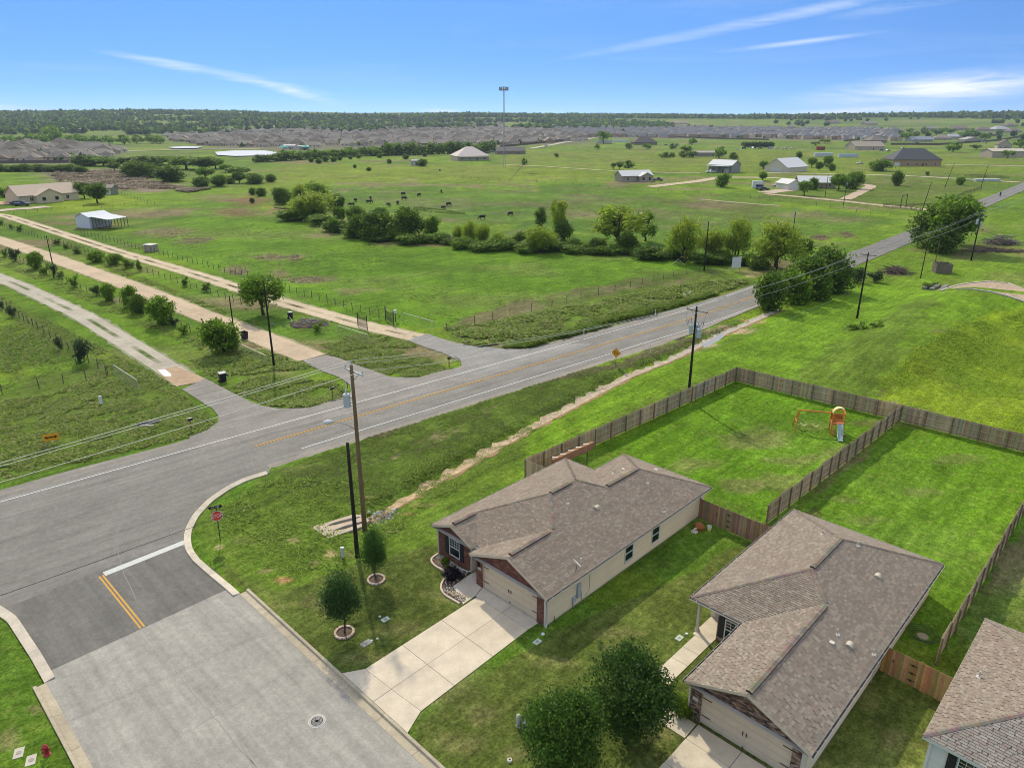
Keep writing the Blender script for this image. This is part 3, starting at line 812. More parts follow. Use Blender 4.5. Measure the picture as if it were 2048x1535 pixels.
lane('gravel_lane', [(1400, 399), (1500, 408), (1560, 412)], 1.6, (.30, .28, .16))
lane('far_lane', [(224, 303), (330, 301), (520, 298)], 5, (.42, .40, .30), .4)
lane('far_lane', [(1060, 298), (1130, 285), (1190, 276)], 4, (.42, .39, .30), .4)
# ponds and puddles
def pool(name, pts, off, m=MT['water']):
    P = [at(*p) for p in pts]
    z = sum(p[2] for p in P) / len(P) + off
    bb = MB(); bb.poly([(p[0], p[1]) for p in P], z, (1, 1, 1)); bb.build(name, m, kind='structure')
pool('pond', [(430, 306), (470, 303), (530, 303), (560, 307), (545, 312), (470, 314), (435, 312)], .9)
pool('pond', [(335, 296), (370, 294), (405, 295), (395, 298), (350, 299)], 1.0)
pool('puddle', [px('C7', *p) for p in ((1910, 420), (1960, 400), (1990, 405), (1975, 425), (1930, 436))], .10)
pool('puddle', [px('C8', *p) for p in ((45, 465), (100, 440), (95, 462), (60, 474))], .10)
pool('puddle', [px('C8', *p) for p in ((155, 765), (230, 730), (270, 700), (290, 715), (230, 755), (170, 780))], .12)

# ================================================================== NEAR HOUSES
ZE = 2.5; KP = .40
def crossings(poly, v):
    xs_ = []
    n = len(poly)
    for i in range(n):
        (u0, v0), (u1, v1) = poly[i], poly[(i + 1) % n]
        if (v0 > v) != (v1 > v): xs_.append(u0 + (u1 - u0) * (v - v0) / (v1 - v0))
    xs_.sort()
    return list(zip(xs_[::2], xs_[1::2]))
SH_COLS = [(0.262, 0.216, 0.169), (0.227, 0.184, 0.145), (0.282, 0.235, 0.185), (0.250, 0.192, 0.150), (0.240, 0.201, 0.160), (0.303, 0.255, 0.200), (0.270, 0.216, 0.167)]
def roof_plane(root, pts, eave_dir, zf, pal, name='roof_slope', seed=0):
    """pts: plan polygon (a, b); zf(a, b) height; eave_dir 'a' or 'b'; the upslope direction follows zf"""
    rg = random.Random(seed)
    P3 = [Vector(lw(a, b, zf(a, b))) for a, b in pts]
    uu = Vector((*E1, 0)) if eave_dir == 'a' else Vector((*E2, 0))
    # plane normal from three points
    o = P3[0]; nrm = None
    for i in range(1, len(P3) - 1):
        c_ = (P3[i] - o).cross(P3[i + 1] - o)
        if c_.length > 1e-3:
            nrm = c_.normalized(); break
    if nrm.z < 0: nrm = -nrm
    vv = nrm.cross(uu).normalized()
    if vv.z < 0: vv = -vv
    flip = uu.cross(vv).dot(nrm) < 0
    P2 = [((p - o).dot(uu), (p - o).dot(vv)) for p in P3]
    mb = MB()
    base = [tuple(p) for p in P3]
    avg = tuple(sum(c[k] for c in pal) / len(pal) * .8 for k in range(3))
    n0 = len(mb.v); mb.v.extend(base)
    for t in tessellate_polygon([[Vector((x, y, 0)) for x, y in P2]]):
        a, b, c = t
        if (P3[b] - P3[a]).cross(P3[c] - P3[a]).dot(nrm) < 0: b, c = c, b
        mb.f.append((n0 + a, n0 + b, n0 + c)); mb.c.append(avg)
    deck = mb.build(name, MT['shingle'], root)
    sb = MB()
    v0 = min(p[1] for p in P2); v1 = max(p[1] for p in P2)
    ex, tw = .145, .31
    k = 0; v = v0
    while v < v1 - .02:
        off = rg.uniform(0, tw)
        vm = min(v + ex * .5, v1 - .005)
        for u0, u1 in crossings(P2, vm):
            ua = u0 - off
            while ua < u1:
                a0, a1 = max(ua + .006, u0), min(ua + tw - .006, u1)
                if a1 - a0 > .03:
                    c = rg.choice(pal); kk = rg.uniform(.93, 1.07); c = tuple(x * kk for x in c)
                    vt = min(v + ex, v1)
                    lo, hi = .026, .006
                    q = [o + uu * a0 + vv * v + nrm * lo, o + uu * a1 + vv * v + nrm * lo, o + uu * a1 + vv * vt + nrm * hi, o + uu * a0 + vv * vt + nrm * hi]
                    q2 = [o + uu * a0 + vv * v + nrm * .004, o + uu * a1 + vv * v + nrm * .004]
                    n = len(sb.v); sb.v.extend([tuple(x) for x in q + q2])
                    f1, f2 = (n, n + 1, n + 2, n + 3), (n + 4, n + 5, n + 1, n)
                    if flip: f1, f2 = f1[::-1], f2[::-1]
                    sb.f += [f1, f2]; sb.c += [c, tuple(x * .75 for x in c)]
                ua += tw * rg.choice((.75, 1, 1, 1.25))
        v += ex
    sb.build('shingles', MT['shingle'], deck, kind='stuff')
    return deck
def cap_line(root, p, q, pal, vent=False, seed=0):
    """ridge or hip caps: short bent pieces laid along the line; a ridge vent stands proud"""
    rg = random.Random(seed)
    p, q = Vector(p), Vector(q); d = (q - p); L = d.length; d.normalize()
    s = d.cross(Vector((0, 0, 1))).normalized(); up = s.cross(d)
    w, h, t = (.17, .10, .05) if vent else (.12, .035, .02)
    mb = MB(); n = max(1, int(L / .22))
    for i in range(n):
        a, b = p + d * (L * i / n), p + d * (L * (i + 1) / n)
        c = tuple(x * rg.uniform(.72, .98) for x in rg.choice(pal))
        up0, up1 = h, h - .012
        drop = .40 * w
        A = [a - s * w + up * (h - drop), a + up * up0, a + s * w + up * (h - drop)]; B = [b - s * w + up * (up1 - drop), b + up * up1, b + s * w + up * (up1 - drop)]
        lo = [a - s * w + up * (h - drop - t * 1.6), a + s * w + up * (h - drop - t * 1.6)]; lb = [b - s * w + up * (h - drop - t * 1.6), b + s * w + up * (h - drop - t * 1.6)]
        mb.face([tuple(x) for x in (A[0], A[1], B[1], B[0])], c); mb.face([tuple(x) for x in (A[1], A[2], B[2], B[1])], c)
        mb.face([tuple(x) for x in (lo[0], A[0], B[0], lb[0])], (.05, .045, .04)); mb.face([tuple(x) for x in (A[2], lo[1], lb[1], B[2])], (.05, .045, .04))
        if i in (0, n - 1): mb.face([tuple(x) for x in ((lo[0], A[0], A[1], A[2], lo[1]) if i == 0 else (lb[0], B[0], B[1], B[2], lb[1]))], (.05, .045, .04))
    return mb.build('ridge_vent' if vent else 'hip_cap', MT['shingle'], root)
def T0(a, b, z): return lw(a, b, z)
BR_RED = [(.21, .085, .058), (.17, .068, .05), (.25, .115, .08), (.13, .065, .052), (.19, .10, .075)]
BR_MIX = [(.20, .125, .09), (.10, .065, .052), (.30, .22, .165), (.16, .085, .06), (.36, .28, .21), (.075, .055, .05), (.25, .16, .10)]
def brick_wall(root, a, b0, b1, zt, holes, pal, facing=-1, seed=0, side=False, z0=0.0):
    """running bond on the plane a = const (or b = const when side); zt(b) wall-top height; holes (b0, b1, z0, z1)"""
    rg = random.Random(seed)
    bk = MB(); bed = MB()
    def TT(n_, t, z): return lw(a + facing * n_, t, z) if not side else lw(t, a + facing * n_, z)
    cut = sorted(set([b0, b1] + [h[0] for h in holes] + [h[1] for h in holes] + [b0 + (b1 - b0) * i / 12 for i in range(13)]))
    mo = (.23, .20, .17)
    for l, r in zip(cut[:-1], cut[1:]):
        if r - l < 1e-4: continue
        zs = [(z0, None)]
        hs = [h for h in holes if h[0] <= l + 1e-6 and h[1] >= r - 1e-6]
        lo = z0
        for h in sorted(hs, key=lambda h: h[2]):
            if h[2] > lo: bed.face([TT(0, l, lo), TT(0, r, lo), TT(0, r, h[2]), TT(0, l, h[2])], mo)
            lo = h[3]
        bed.face([TT(0, l, lo), TT(0, r, lo), TT(0, r, zt(r)), TT(0, l, zt(l))], mo)
    wall = bed.build('brick_wall', MT['brick'], root)
    z = z0; row = 0; bh, bl = .078, .235
    top = max(zt(b0 + (b1 - b0) * i / 20) for i in range(21))
    while z < top:
        x = b0 - (bl / 2 if row % 2 else 0)
        while x < b1:
            l, r = max(x + .005, b0), min(x + bl - .005, b1)
            zc = z + bh / 2; m_ = (l + r) / 2
            if r - l > .03 and zc + bh / 2 < min(zt(l), zt(r)) + .02:
                ok = True
                for h in holes:
                    if zc > h[2] - .03 and zc < h[3] + .20 * 0 + .03 and r > h[0] and l < h[1]:
                        if l < h[0] - .04: r = h[0] - .004
                        elif r > h[1] + .04: l = h[1] + .004
                        else: ok = False
                if ok and r - l > .03:
                    kk = rg.uniform(.8, 1.15); c = tuple(v * kk for v in rg.choice(pal))
                    V = [TT(.012, l, z + .006), TT(.012, r, z + .006), TT(.012, r, z + bh - .006), TT(.012, l, z + bh - .006), TT(0, l, z + .006), TT(0, r, z + .006), TT(0, r, z + bh - .006), TT(0, l, z + bh - .006)]
                    bk.grid(V, [(0, 1, 2, 3), (4, 5, 1, 0), (3, 2, 6, 7), (1, 5, 6, 2), (4, 0, 3, 7)], c)
            x += bl
        z += bh; row += 1
    bk.build('bricks', MT['brick'], wall, kind='stuff')
    return wall
def lap_siding(root, a0, a1, b, zt, holes, col, facing=1, along='a'):
    """lap boards on the plane b = const; each board is a piece of its own"""
    def TT(t, n_, z): return lw(t, b + facing * n_, z) if along == 'a' else lw(b + facing * n_, t, z)
    mb = MB(); mb.box(a0, a1, -.12, 0, -.05, zt, (.25, .24, .22), lambda t, n_, z: TT(t, n_, z))
    wall = mb.build('wall', MT['siding'], root)
    z = .18
    while z < zt - .02:
        h = min(.205, zt - z)
        spans = [(a0, a1)]
        for hl in holes:
            if z + h > hl[2] + .01 and z < hl[3] - .01:
                ns = []
                for s0, s1 in spans:
                    if hl[0] > s0 and hl[1] < s1: ns += [(s0, hl[0]), (hl[1], s1)]
                    else: ns.append((s0, s1))
                spans = ns
        kk = rng.uniform(.97, 1.03); c = tuple(v * kk for v in col)
        for s0, s1 in spans:
            bd = MB()
            V = [TT(s0, .024, z), TT(s1, .024, z), TT(s1, .006, z + h), TT(s0, .006, z + h), TT(s0, 0, z), TT(s1, 0, z), TT(s1, 0, z + h), TT(s0, 0, z + h)]
            bd.grid(V, [(0, 1, 2, 3), (4, 5, 1, 0), (3, 2, 6, 7), (0, 3, 7, 4), (1, 5, 6, 2)], c)
            bd.build('siding_board', MT['siding'], wall)
        z += .205
    mb = MB(); mb.box(a0, a1, -.1, .03, -.15, .175, (.36, .34, .30), lambda t, n_, z: TT(t, n_, z)); mb.build('foundation', MT['concrete'], root)
    return wall
def window(root, t0, t1, z0, z1, plane, facing, along, shutters=False, grid=(0, 0), frame=(.66, .66, .63)):
    """along 'b': plane a = const; along 'a': plane b = const. grid: muntins in the upper sash"""
    def TT(t, n_, z): return lw(plane + facing * n_, t, z) if along == 'b' else lw(t, plane + facing * n_, z)
    f = .06
    mb = MB()
    for q in ((t0, t0 + f, z0, z1), (t1 - f, t1, z0, z1), (t0 + f, t1 - f, z0, z0 + f), (t0 + f, t1 - f, z1 - f, z1)):
        mb.box(q[0], q[1], -.05, .035, q[2], q[3], frame, TT)
    zm = (z0 + z1) / 2
    mb.box(t0 + f, t1 - f, -.03, .025, zm - .03, zm + .03, frame, TT)
    w = mb.build('window', MT['trim'], root)
    for s0, s1 in ((z0 + f, zm - .03), (zm + .03, z1 - f)):
        mb = MB(); mb.face([TT(t0 + f, -.01, s0), TT(t1 - f, -.01, s0), TT(t1 - f, -.01, s1), TT(t0 + f, -.01, s1)], (1, 1, 1)); mb.build('pane', MT['glass'], w)
    if grid[0]:
        mb = MB(); tt0, tt1, zz0, zz1 = t0 + f, t1 - f, zm + .03, z1 - f
        for i in range(1, grid[0]): x = tt0 + (tt1 - tt0) * i / grid[0]; mb.box(x - .012, x + .012, -.005, .012, zz0, zz1, frame, TT)
        for i in range(1, grid[1]): x = zz0 + (zz1 - zz0) * i / grid[1]; mb.box(tt0, tt1, -.004, .010, x - .012, x + .012, frame, TT)
        mb.build('muntins', MT['trim'], w)
    if shutters:
        for s0 in (t0 - .42, t1 + .04):
            mb = MB(); mb.box(s0, s0 + .38, .012, .05, z0 - .03, z1 + .03, (.022, .022, .025), TT)
            for i in range(14):
                zz = z0 + .06 + (z1 - z0 - .12) * i / 13
                if abs(zz - zm) < .07: continue
                mb.box(s0 + .05, s0 + .33, .05, .062, zz - .02, zz + .02, (.03, .03, .033), TT)
            mb.build('shutter', MT['plain'], root)
    return w
def garage_door(root, b0, b1, h, a, col):
    T = lambda x, y, z: lw(a + y, x, z)
    mb = MB()
    for r in range(4):
        z0, z1 = h * r / 4 + .01, h * (r + 1) / 4 - .008
        mb.box(b0, b1, .10, .16, z0, z1, col, T)
    d = mb.build('garage_door', MT['siding'], root)
    mb = MB()
    for r in range(4):
        for k in range(4):
            l = b0 + (b1 - b0) * (k + .08) / 4; rr = b0 + (b1 - b0) * (k + .92) / 4
            z0, z1 = h * r / 4 + .08, h * (r + 1) / 4 - .08
            mb.box(l, rr, .085, .10, z0, z1, tuple(x * 1.02 for x in col), T)
    mb.build('door_panels', MT['siding'], d)
    m_ = (b0 + b1) / 2
    for x in (m_ - .10, m_ + .10):
        mb = MB(); mb.box(x - .015, x + .015, .04, .10, h * .44, h * .56, (.03, .03, .03), T); mb.build('door_handle', MT['black'], d)
    mb = MB(); mb.box(m_ - .02, m_ + .02, .05, .10, .12, .22, (.05, .05, .05), T); mb.build('lock', MT['black'], d)
    for x, s_ in ((b0, 1), (b1, -1)):
        for z in (h * .30, h * .85):
            mb = MB(); mb.box(min(x, x + s_ * .5), max(x, x + s_ * .5), .06, .085, z, z + .04, (.04, .035, .03), T); mb.build('strap_hinge', MT['black'], d)
    mb = MB()
    for q in ((b0 - .09, b0, 0, h + .09), (b1, b1 + .09, 0, h + .09), (b0, b1, h, h + .09)): mb.box(q[0], q[1], -.02, .12, q[2], q[3], col, T)
    mb.build('door_frame', MT['trim'], root)
def eave_trim(root, segs, zf, col, gutters=(), wall_in=.36):
    """fascia boards along plan segments ((a, b), (a, b)); gutter on the level ones"""
    for i, (p, q) in enumerate(segs):
        P, Q = Vector(lw(*p, zf(*p) - .09)), Vector(lw(*q, zf(*q) - .09))
        d = (Q - P).normalized()
        mb = MB(); mb.beam(P + Vector((0, 0, 0)), Q, .03, .17, col); mb.build('fascia', MT['trim'], root)
        if i in gutters:
            s = d.cross(Vector((0, 0, 1))).normalized()
            ce = Vector(lw(*GC[0], 0)); mid = (P + Q) / 2
            if (mid - ce).dot(s) < 0: s = -s
            up = Vector((0, 0, 1))
            mb = MB()
            a, b_ = P + s * .02 + up * .06, Q + s * .02 + up * .06
            prof = [(0, 0), (0, -.10), (.09, -.10), (.115, 0), (.105, 0), (.085, -.088), (.01, -.088), (.01, 0)]
            n = len(prof); base = len(mb.v)
            for e in (a, b_):
                for x, z in prof: mb.v.append(tuple(e + s * x + up * z))
            for k in range(n): mb.f.append((base + k, base + (k + 1) % n, base + n + (k + 1) % n, base + n + k)); mb.c.append((.60, .59, .56) if k not in (4, 5, 6) else (.09, .085, .08))
            g = mb.build('gutter', MT['trim'], root)
            mb = MB(); L = (Q - P).length; n = int(L / .9)
            for k in range(n):
                e = a + d * (.4 + k * .9); mb.beam(e + s * .005 + up * .002, e + s * .11 + up * .002, .025, .012, (.62, .61, .58))
            if n: mb.build('gutter_hangers', MT['trim'], g, kind='stuff')
GC = [(10, -5)]
def soffit(root, pts, z):
    mb = MB(); mb.poly([lw(*p) for p in pts], z, (.45, .43, .39)); mb.build('soffit', MT['trim'], root)
def roof_bits(root, zf, vents, caps, pale=(.52, .46, .36)):
    for a, b in vents:
        z = zf(a, b); mb = MB(); o = lw(a, b)
        mb.lathe([(.16, -.03), (.14, .03), (.045, .06), (.045, .36), (.0, .36)], 10, (.50, .47, .42), (*o, z)); mb.build('vent_pipe', MT['plain'], root)
    for a, b in caps:
        z = zf(a, b); mb = MB()
        T = lambda x, y, zz: lw(a + x, b + y, z + zz)
        mb.box(-.17, .17, -.20, .20, -.12, .05, pale, T)
        n = 8; V = []
        for s_ in (-.20, .20):
            for k in range(n + 1):
                an = math.pi * k / n; V.append(T(s_, math.cos(an) * .17, .04 + math.sin(an) * .13))
        F = [(k, k + 1, n + 2 + k, n + 1 + k) for k in range(n)] + [tuple(range(n + 1))[::-1], tuple(range(n + 1, 2 * n + 2))]
        mb.grid(V, F, pale)
        mb.build('roof_vent', MT['plain'], root)
SIDE1 = (.80, .67, .475)
# ---- house one: corner lot
h1 = empty('brick_house', lw(8, -5, 0), 'corner house with red brick front, beige garage door and long notched brown shingle roof', 'house')
bR, bL, bG, bLW, bN = .36, -11.30, -6.62, -7.16, -8.14
aF, aE, aLW, aRm, aR = -.28, .80, .30, 15.26, 19.48
W2 = (bR - bL) / 2; mB = bR - W2; mF = aE + W2; mR = aRm - W2
wg = (bR - bG) / 2; gB = bR - wg; wr = (bR - bN) / 2; rB = bR - wr; wl_ = (bLW - bL) / 2; lB = bL + wl_
zR = lambda a, b: ZE + KP * (bR - b); zL = lambda a, b: ZE + KP * (b - bL); zFr = lambda a, b: ZE + KP * (a - aE); zGl = lambda a, b: ZE + KP * (b - bG)
zLr = lambda a, b: ZE + KP * (bLW - b); zRm = lambda a, b: ZE + KP * (aRm - a); zNl = lambda a, b: ZE + KP * (b - bN); zRr = lambda a, b: ZE + KP * (aR - a)
P1 = SH_COLS
roof_plane(h1, [(aF, bR), (aR, bR), (aR - wr, rB), (aRm - W2 + (W2 - wr), rB), (mR, mB), (mF, mB), (aE + wg, gB), (aF, gB)], 'a', zR, P1, seed=1)
roof_plane(h1, [(aF, gB), (aE + wg, gB), (aE, bG), (aF, bG)], 'a', zGl, P1, seed=2)
roof_plane(h1, [(aE, bG), (aE + wg, gB), (mF, mB), (aE + wl_, lB), (aE, bLW)], 'b', zFr, P1, seed=3)
roof_plane(h1, [(aLW, bLW), (aE, bLW), (aE + wl_, lB), (aLW, lB)], 'a', zLr, P1, seed=4)
roof_plane(h1, [(aLW, bL), (aLW, lB), (aE + wl_, lB), (mF, mB), (mR, mB), (aRm, bL)], 'a', zL, P1, seed=5)
roof_plane(h1, [(aRm, bL), (mR, mB), (aRm - wr, rB), (aRm, bN)], 'b', zRm, P1, seed=6)
roof_plane(h1, [(aRm, bN), (aRm - wr, rB), (aR - wr, rB), (aR, bN)], 'a', zNl, P1, seed=7)
roof_plane(h1, [(aR, bN), (aR - wr, rB), (aR, bR)], 'b', zRr, P1, seed=8)
P3_ = lambda a, b, zf: lw(a, b, zf(a, b) + .02)
for k, (p, q, v) in enumerate((((mF, mB), (mR - .6, mB), True), ((aRm - wr + .25, rB), (aR - wr, rB), True), ((aF + .35, gB), (aE + wg - .5, gB), True), ((aLW + .3, lB), (aE + wl_ - .3, lB), True),
                               ((aE + wg, gB), (mF, mB), False), ((mR, mB), (aRm - wr, rB), False), ((aR - wr, rB), (aR, bR), False))):
    cap_line(h1, P3_(*p, zR if p[1] > mB - .1 else zL), P3_(*q, zR if q[1] > mB - .1 else zL), P1, v, k)
cap_line(h1, P3_(aE + wl_, lB, zL), P3_(mF, mB, zL), P1, False, 11)
cap_line(h1, P3_(mR, mB, zL), P3_(aRm, bL, zL), P1, False, 12)
cap_line(h1, P3_(aR - wr, rB, zNl), P3_(aR, bN, zNl), P1, False, 13)
GC[0] = (9, -5)
FASC = (.60, .51, .38)
eave_trim(h1, [((aF, bR), (aR, bR)), ((aF, gB), (aF, bR)), ((aF, bG), (aF, gB)), ((aF, bG), (aE, bG)), ((aE, bG), (aE, bLW)), ((aLW, bLW), (aE, bLW)), ((aLW, lB), (aLW, bLW)), ((aLW, bL), (aLW, lB)),
               ((aLW, bL), (aRm, bL)), ((aRm, bL), (aRm, bN)), ((aRm, bN), (aR, bN)), ((aR, bN), (aR, bR))],
          lambda a, b: (zR if b > gB else (zGl if (b > bG - .01 and a < aE + .1) else (zLr if b > lB and a < aE + .1 else zL)))(a, b) if a < 10 else ZE, FASC, gutters=(0, 3, 4, 5, 8, 9, 10, 11))
soffit(h1, [(aF, bR), (aR, bR), (aR, bN), (aRm, bN), (aRm, bL), (aLW, bL), (aLW, bLW), (aE, bLW), (aE, bG), (aF, bG)], ZE - .17)
brick_wall(h1, 0.0, -6.30, 0.0, lambda b: min(zR(0, b), zGl(0, b)) - .12, [(-5.66, -.72, 0, 2.13)], BR_RED, -1, 1)
garage_door(h1, -5.66, -.72, 2.05, .02, (.64, .52, .37))
brick_wall(h1, .62, -10.95, -7.50, lambda b: min(zLr(0, b), zL(0, b)) - .12, [(-9.79, -8.67, .58, 2.04)], BR_RED, -1, 2)
window(h1, -9.79, -8.67, .58, 2.04, .62, -1, 'b', True, (4, 3), (.60, .62, .60))
brick_wall(h1, -6.30, 0.0, .5, lambda b: 2.3, [], BR_RED, -1, 3, side=True)
lap_siding(h1, 0.0, 19.1, 0.0, ZE - .17, [(8.32, 9.38, .68, 2.02), (11.66, 12.72, .63, 2.0)], SIDE1, 1, 'a')
window(h1, 8.34, 9.36, .70, 2.0, .02, 1, 'a', False, (0, 0), (.66, .67, .65)); window(h1, 11.68, 12.70, .65, 1.98, .02, 1, 'a', False, (0, 0), (.66, .67, .65))
lap_siding(h1, .62, 14.9, -10.95, ZE - .17, [], SIDE1, -1, 'a')
lap_siding(h1, -10.95, -7.8, 14.9, ZE - .17, [], SIDE1, 1, 'b'); lap_siding(h1, 14.9, 19.1, -7.8, ZE - .17, [], SIDE1, -1, 'a'); lap_siding(h1, -7.8, 0, 19.1, ZE - .17, [], SIDE1, 1, 'b')
lap_siding(h1, .50, 2.6, -6.30, ZE - .17, [], SIDE1, -1, 'a'); lap_siding(h1, -7.5, -6.3, 2.6, ZE - .17, [], SIDE1, -1, 'b'); lap_siding(h1, .62, 2.6, -7.5, ZE - .17, [], SIDE1, 1, 'a')
mb = MB(); mb.box(-7.35, -6.45, -.03, .02, 0, 2.05, (.10, .07, .05), lambda x, y, z: lw(2.6 + y - .04, x, z)); mb.build('front_door', MT['plain'], h1)
mb = MB(); mb.box(0, 19.1, -.02, .03, ZE - .4, ZE - .17, FASC, lambda x, y, z: lw(x, y, z)); mb.build('frieze_board', MT['trim'], h1)
# corner boards, downspouts, lamp, number plate, meter, pipes, dish
mb = MB(); mb.box(-.02, .10, -.10, .05, .1, ZE - .2, (.58, .54, .45), lambda x, y, z: lw(x, y, z)); mb.build('corner_board', MT['trim'], h1)
mb = MB(); mb.tube([lw(.10, .36, 2.4), lw(.06, .10, 2.2), lw(.06, .09, .30), lw(-.15, .18, .18)], .045, 6, (.60, .57, .50)); mb.build('downspout', MT['trim'], h1)
mb = MB(); mb.tube([lw(.75, -6.8, 2.4), lw(.58, -7.40, 2.2), lw(.55, -7.44, .26), lw(.45, -7.7, .2), lw(.25, -8.6, .2)], .045, 6, (.60, .57, .50)); mb.build('downspout', MT['trim'], h1)
mb = MB(); mb.tube([lw(.4, -11.25, 2.4), lw(.58, -11.0, 2.2), lw(.58, -11.0, .2)], .045, 6, (.60, .57, .50)); mb.build('downspout', MT['trim'], h1)
mb = MB(); mb.box(-6.05, -5.93, -.14, 0, 1.70, 2.0, (.02, .02, .02), lambda x, y, z: lw(y, x, z)); mb.build('wall_lamp', MT['black'], h1)
mb = MB(); mb.box(-6.12, -5.80, -.035, -.012, 1.42, 1.60, (.55, .50, .42), lambda x, y, z: lw(y, x, z)); mb.build('number_plate', MT['concrete'], h1)
mb = MB(); mb.box(3.02, 3.36, .03, .16, .66, 1.70, (.40, .45, .47), T0); mb.box(2.58, 2.86, .03, .15, .55, .95, (.42, .45, .45), T0)
mt_ = mb.build('electric_meter_box', MT['plain'], h1)
mb = MB(); mb.tube([lw(2.66, .07, .55), lw(2.66, .07, -.05)], .035, 6, (.36, .36, .35)); mb.tube([lw(3.55, .06, .9), lw(3.55, .06, 0)], .02, 6, (.4, .4, .4)); mb.tube([lw(4.35, .05, 2.2), lw(4.35, .05, .6), lw(3.9, .05, .35)], .012, 5, (.2, .2, .2)); mb.build('conduit', MT['plain'], h1)
mb = MB(); mb.tube([lw(.75, .08, .55), lw(.75, .12, .35), lw(.75, .12, .05)], .02, 6, (.05, .05, .05)); mb.build('hose_tap', MT['black'], h1)
roof_bits(h1, zR, [(7.0, -4.2), (14.6, -2.55), (13.3, -.1)], [(8.7, -2.9)])
roof_bits(h1, zNl, [(14.2, -5.4)], []); 
mb = MB(); mb.box(-.12, .12, -.12, .12, -.05, .10, (.5, .47, .42), lambda x, y, z: lw(15.0 + x, -5.1 + y, zNl(15, -5.1) + z)); mb.build('roof_vent', MT['plain'], h1)
mb = MB(); mb.box(-.15, .15, -.15, .15, -.08, .07, (.5, .43, .35), lambda x, y, z: lw(17.6 + x, -3.7 + y, zRr(17.6, -3.7) + z)); mb.build('roof_vent', MT['plain'], h1)
# satellite dish
dz = zR(2.9, -.1)
dsh = empty('satellite_dish', lw(2.9, .1, dz), 'small white satellite dish clamped to the eave of the corner house', 'satellite dish')
mb = MB(); mb.tube([lw(2.9, .0, dz), lw(2.9, .05, dz + .35), lw(2.86, .05, dz + .62)], .025, 7, (.30, .30, .30)); mb.tube([lw(3.1, -.3, dz + .10), lw(2.9, .03, dz + .33)], .012, 6, (.3, .3, .3)); mb.build('mast', MT['metal'], dsh)
mb = MB(); cdish = Vector(lw(2.86, .05, dz + .70)); nd = (Vector((*E1, 0)) * .75 + Vector((*E2, 0)) * .35 + Vector((0, 0, .75))).normalized()
sx_ = nd.cross(Vector((0, 0, 1))).normalized(); sy_ = nd.cross(sx_)
rings = [(0, 0), (.12, .01), (.24, .035), (.34, .075)]
bs = len(mb.v); mb.v.append(tuple(cdish))
for r_, d_ in rings[1:]:
    for k in range(16): an = k * math.pi / 8; mb.v.append(tuple(cdish + sx_ * r_ * math.cos(an) + sy_ * r_ * math.sin(an) * 1.1 + nd * d_))
for k in range(16): mb.f.append((bs, bs + 1 + k, bs + 1 + (k + 1) % 16)); mb.c.append((.62, .62, .6))
for j in range(2):
    for k in range(16): a_ = bs + 1 + j * 16 + k; b_ = bs + 1 + j * 16 + (k + 1) % 16; mb.f.append((a_, b_, b_ + 16, a_ + 16)); mb.c.append((.62, .62, .6))
mb.build('reflector', MT['plain'], dsh, smooth=True)
mb = MB(); mb.tube([cdish + sy_ * .3, cdish + nd * .42], .012, 6, (.5, .5, .5)); mb.box(-.05, .05, -.05, .05, -.03, .03, (.55, .55, .55), lambda x, y, z: tuple(cdish + nd * .44 + Vector((x, y, z)))); mb.build('receiver_arm', MT['plain'], dsh)

# ---- house two
h2 = empty('tan_house', lw(10, 11, 0), 'middle house with mixed brown brick garage front and a large hipped shingle roof', 'house')
cR, cL, cG, dF, dE, dR = 16.65, 6.57, 9.97, -.25, 6.07, 20.69
V2 = (cR - cL) / 2; nB = cR - V2; nF = dE + V2; nR = dR - V2; vg = (cR - cG) / 2; kB = cR - vg
yR = lambda a, b: ZE + KP * (cR - b); yL = lambda a, b: ZE + KP * (b - cL); yF = lambda a, b: ZE + KP * (a - dE); yG = lambda a, b: ZE + KP * (b - cG); yB = lambda a, b: ZE + KP * (dR - a)
P2c = [(0.261, 0.217, 0.172), (0.230, 0.188, 0.148), (0.282, 0.237, 0.187), (0.252, 0.195, 0.155), (0.242, 0.207, 0.165), (0.297, 0.249, 0.196), (0.228, 0.190, 0.152)]
roof_plane(h2, [(dF, cR), (dR, cR), (nR, nB), (nF, nB), (dE + vg, kB), (dF, kB)], 'a', yR, P2c, seed=21)
roof_plane(h2, [(dE, cL), (nF, nB), (nR, nB), (dR, cL)], 'a', yL, P2c, seed=22)
roof_plane(h2, [(dE, cL), (nF, nB), (dE + vg, kB), (dE, cG)], 'b', yF, P2c, seed=23)
roof_plane(h2, [(dF, cG), (dF, kB), (dE + vg, kB), (dE, cG)], 'a', yG, P2c, seed=24)
roof_plane(h2, [(dR, cL), (nR, nB), (dR, cR)], 'b', yB, P2c, seed=25)
for k, (p, q, v, zf) in enumerate((((nF + .1, nB), (nR, nB), True, yR), ((dF + .15, kB), (dE + vg - .3, kB), True, yR), ((dE, cL), (nF, nB), False, yL), ((dE + vg, kB), (nF, nB), False, yR), ((nR, nB), (dR, cR), False, yR), ((nR, nB), (dR, cL), False, yL))):
    cap_line(h2, P3_(*p, zf), P3_(*q, zf), P2c, v, 30 + k)
GC[0] = (9, 12)
eave_trim(h2, [((dF, cR), (dR, cR)), ((dF, kB), (dF, cR)), ((dF, cG), (dF, kB)), ((dF, cG), (dE, cG)), ((dE, cL), (dE, cG)), ((dE, cL), (dR, cL)), ((dR, cL), (dR, cR))],
          lambda a, b: min(yR(a, b), yG(a, b)) if a < 1 else ZE, FASC, gutters=(0, 3, 4, 5, 6))
soffit(h2, [(dF, cR), (dR, cR), (dR, cL), (dE, cL), (dE, cG), (dF, cG)], ZE - .17)
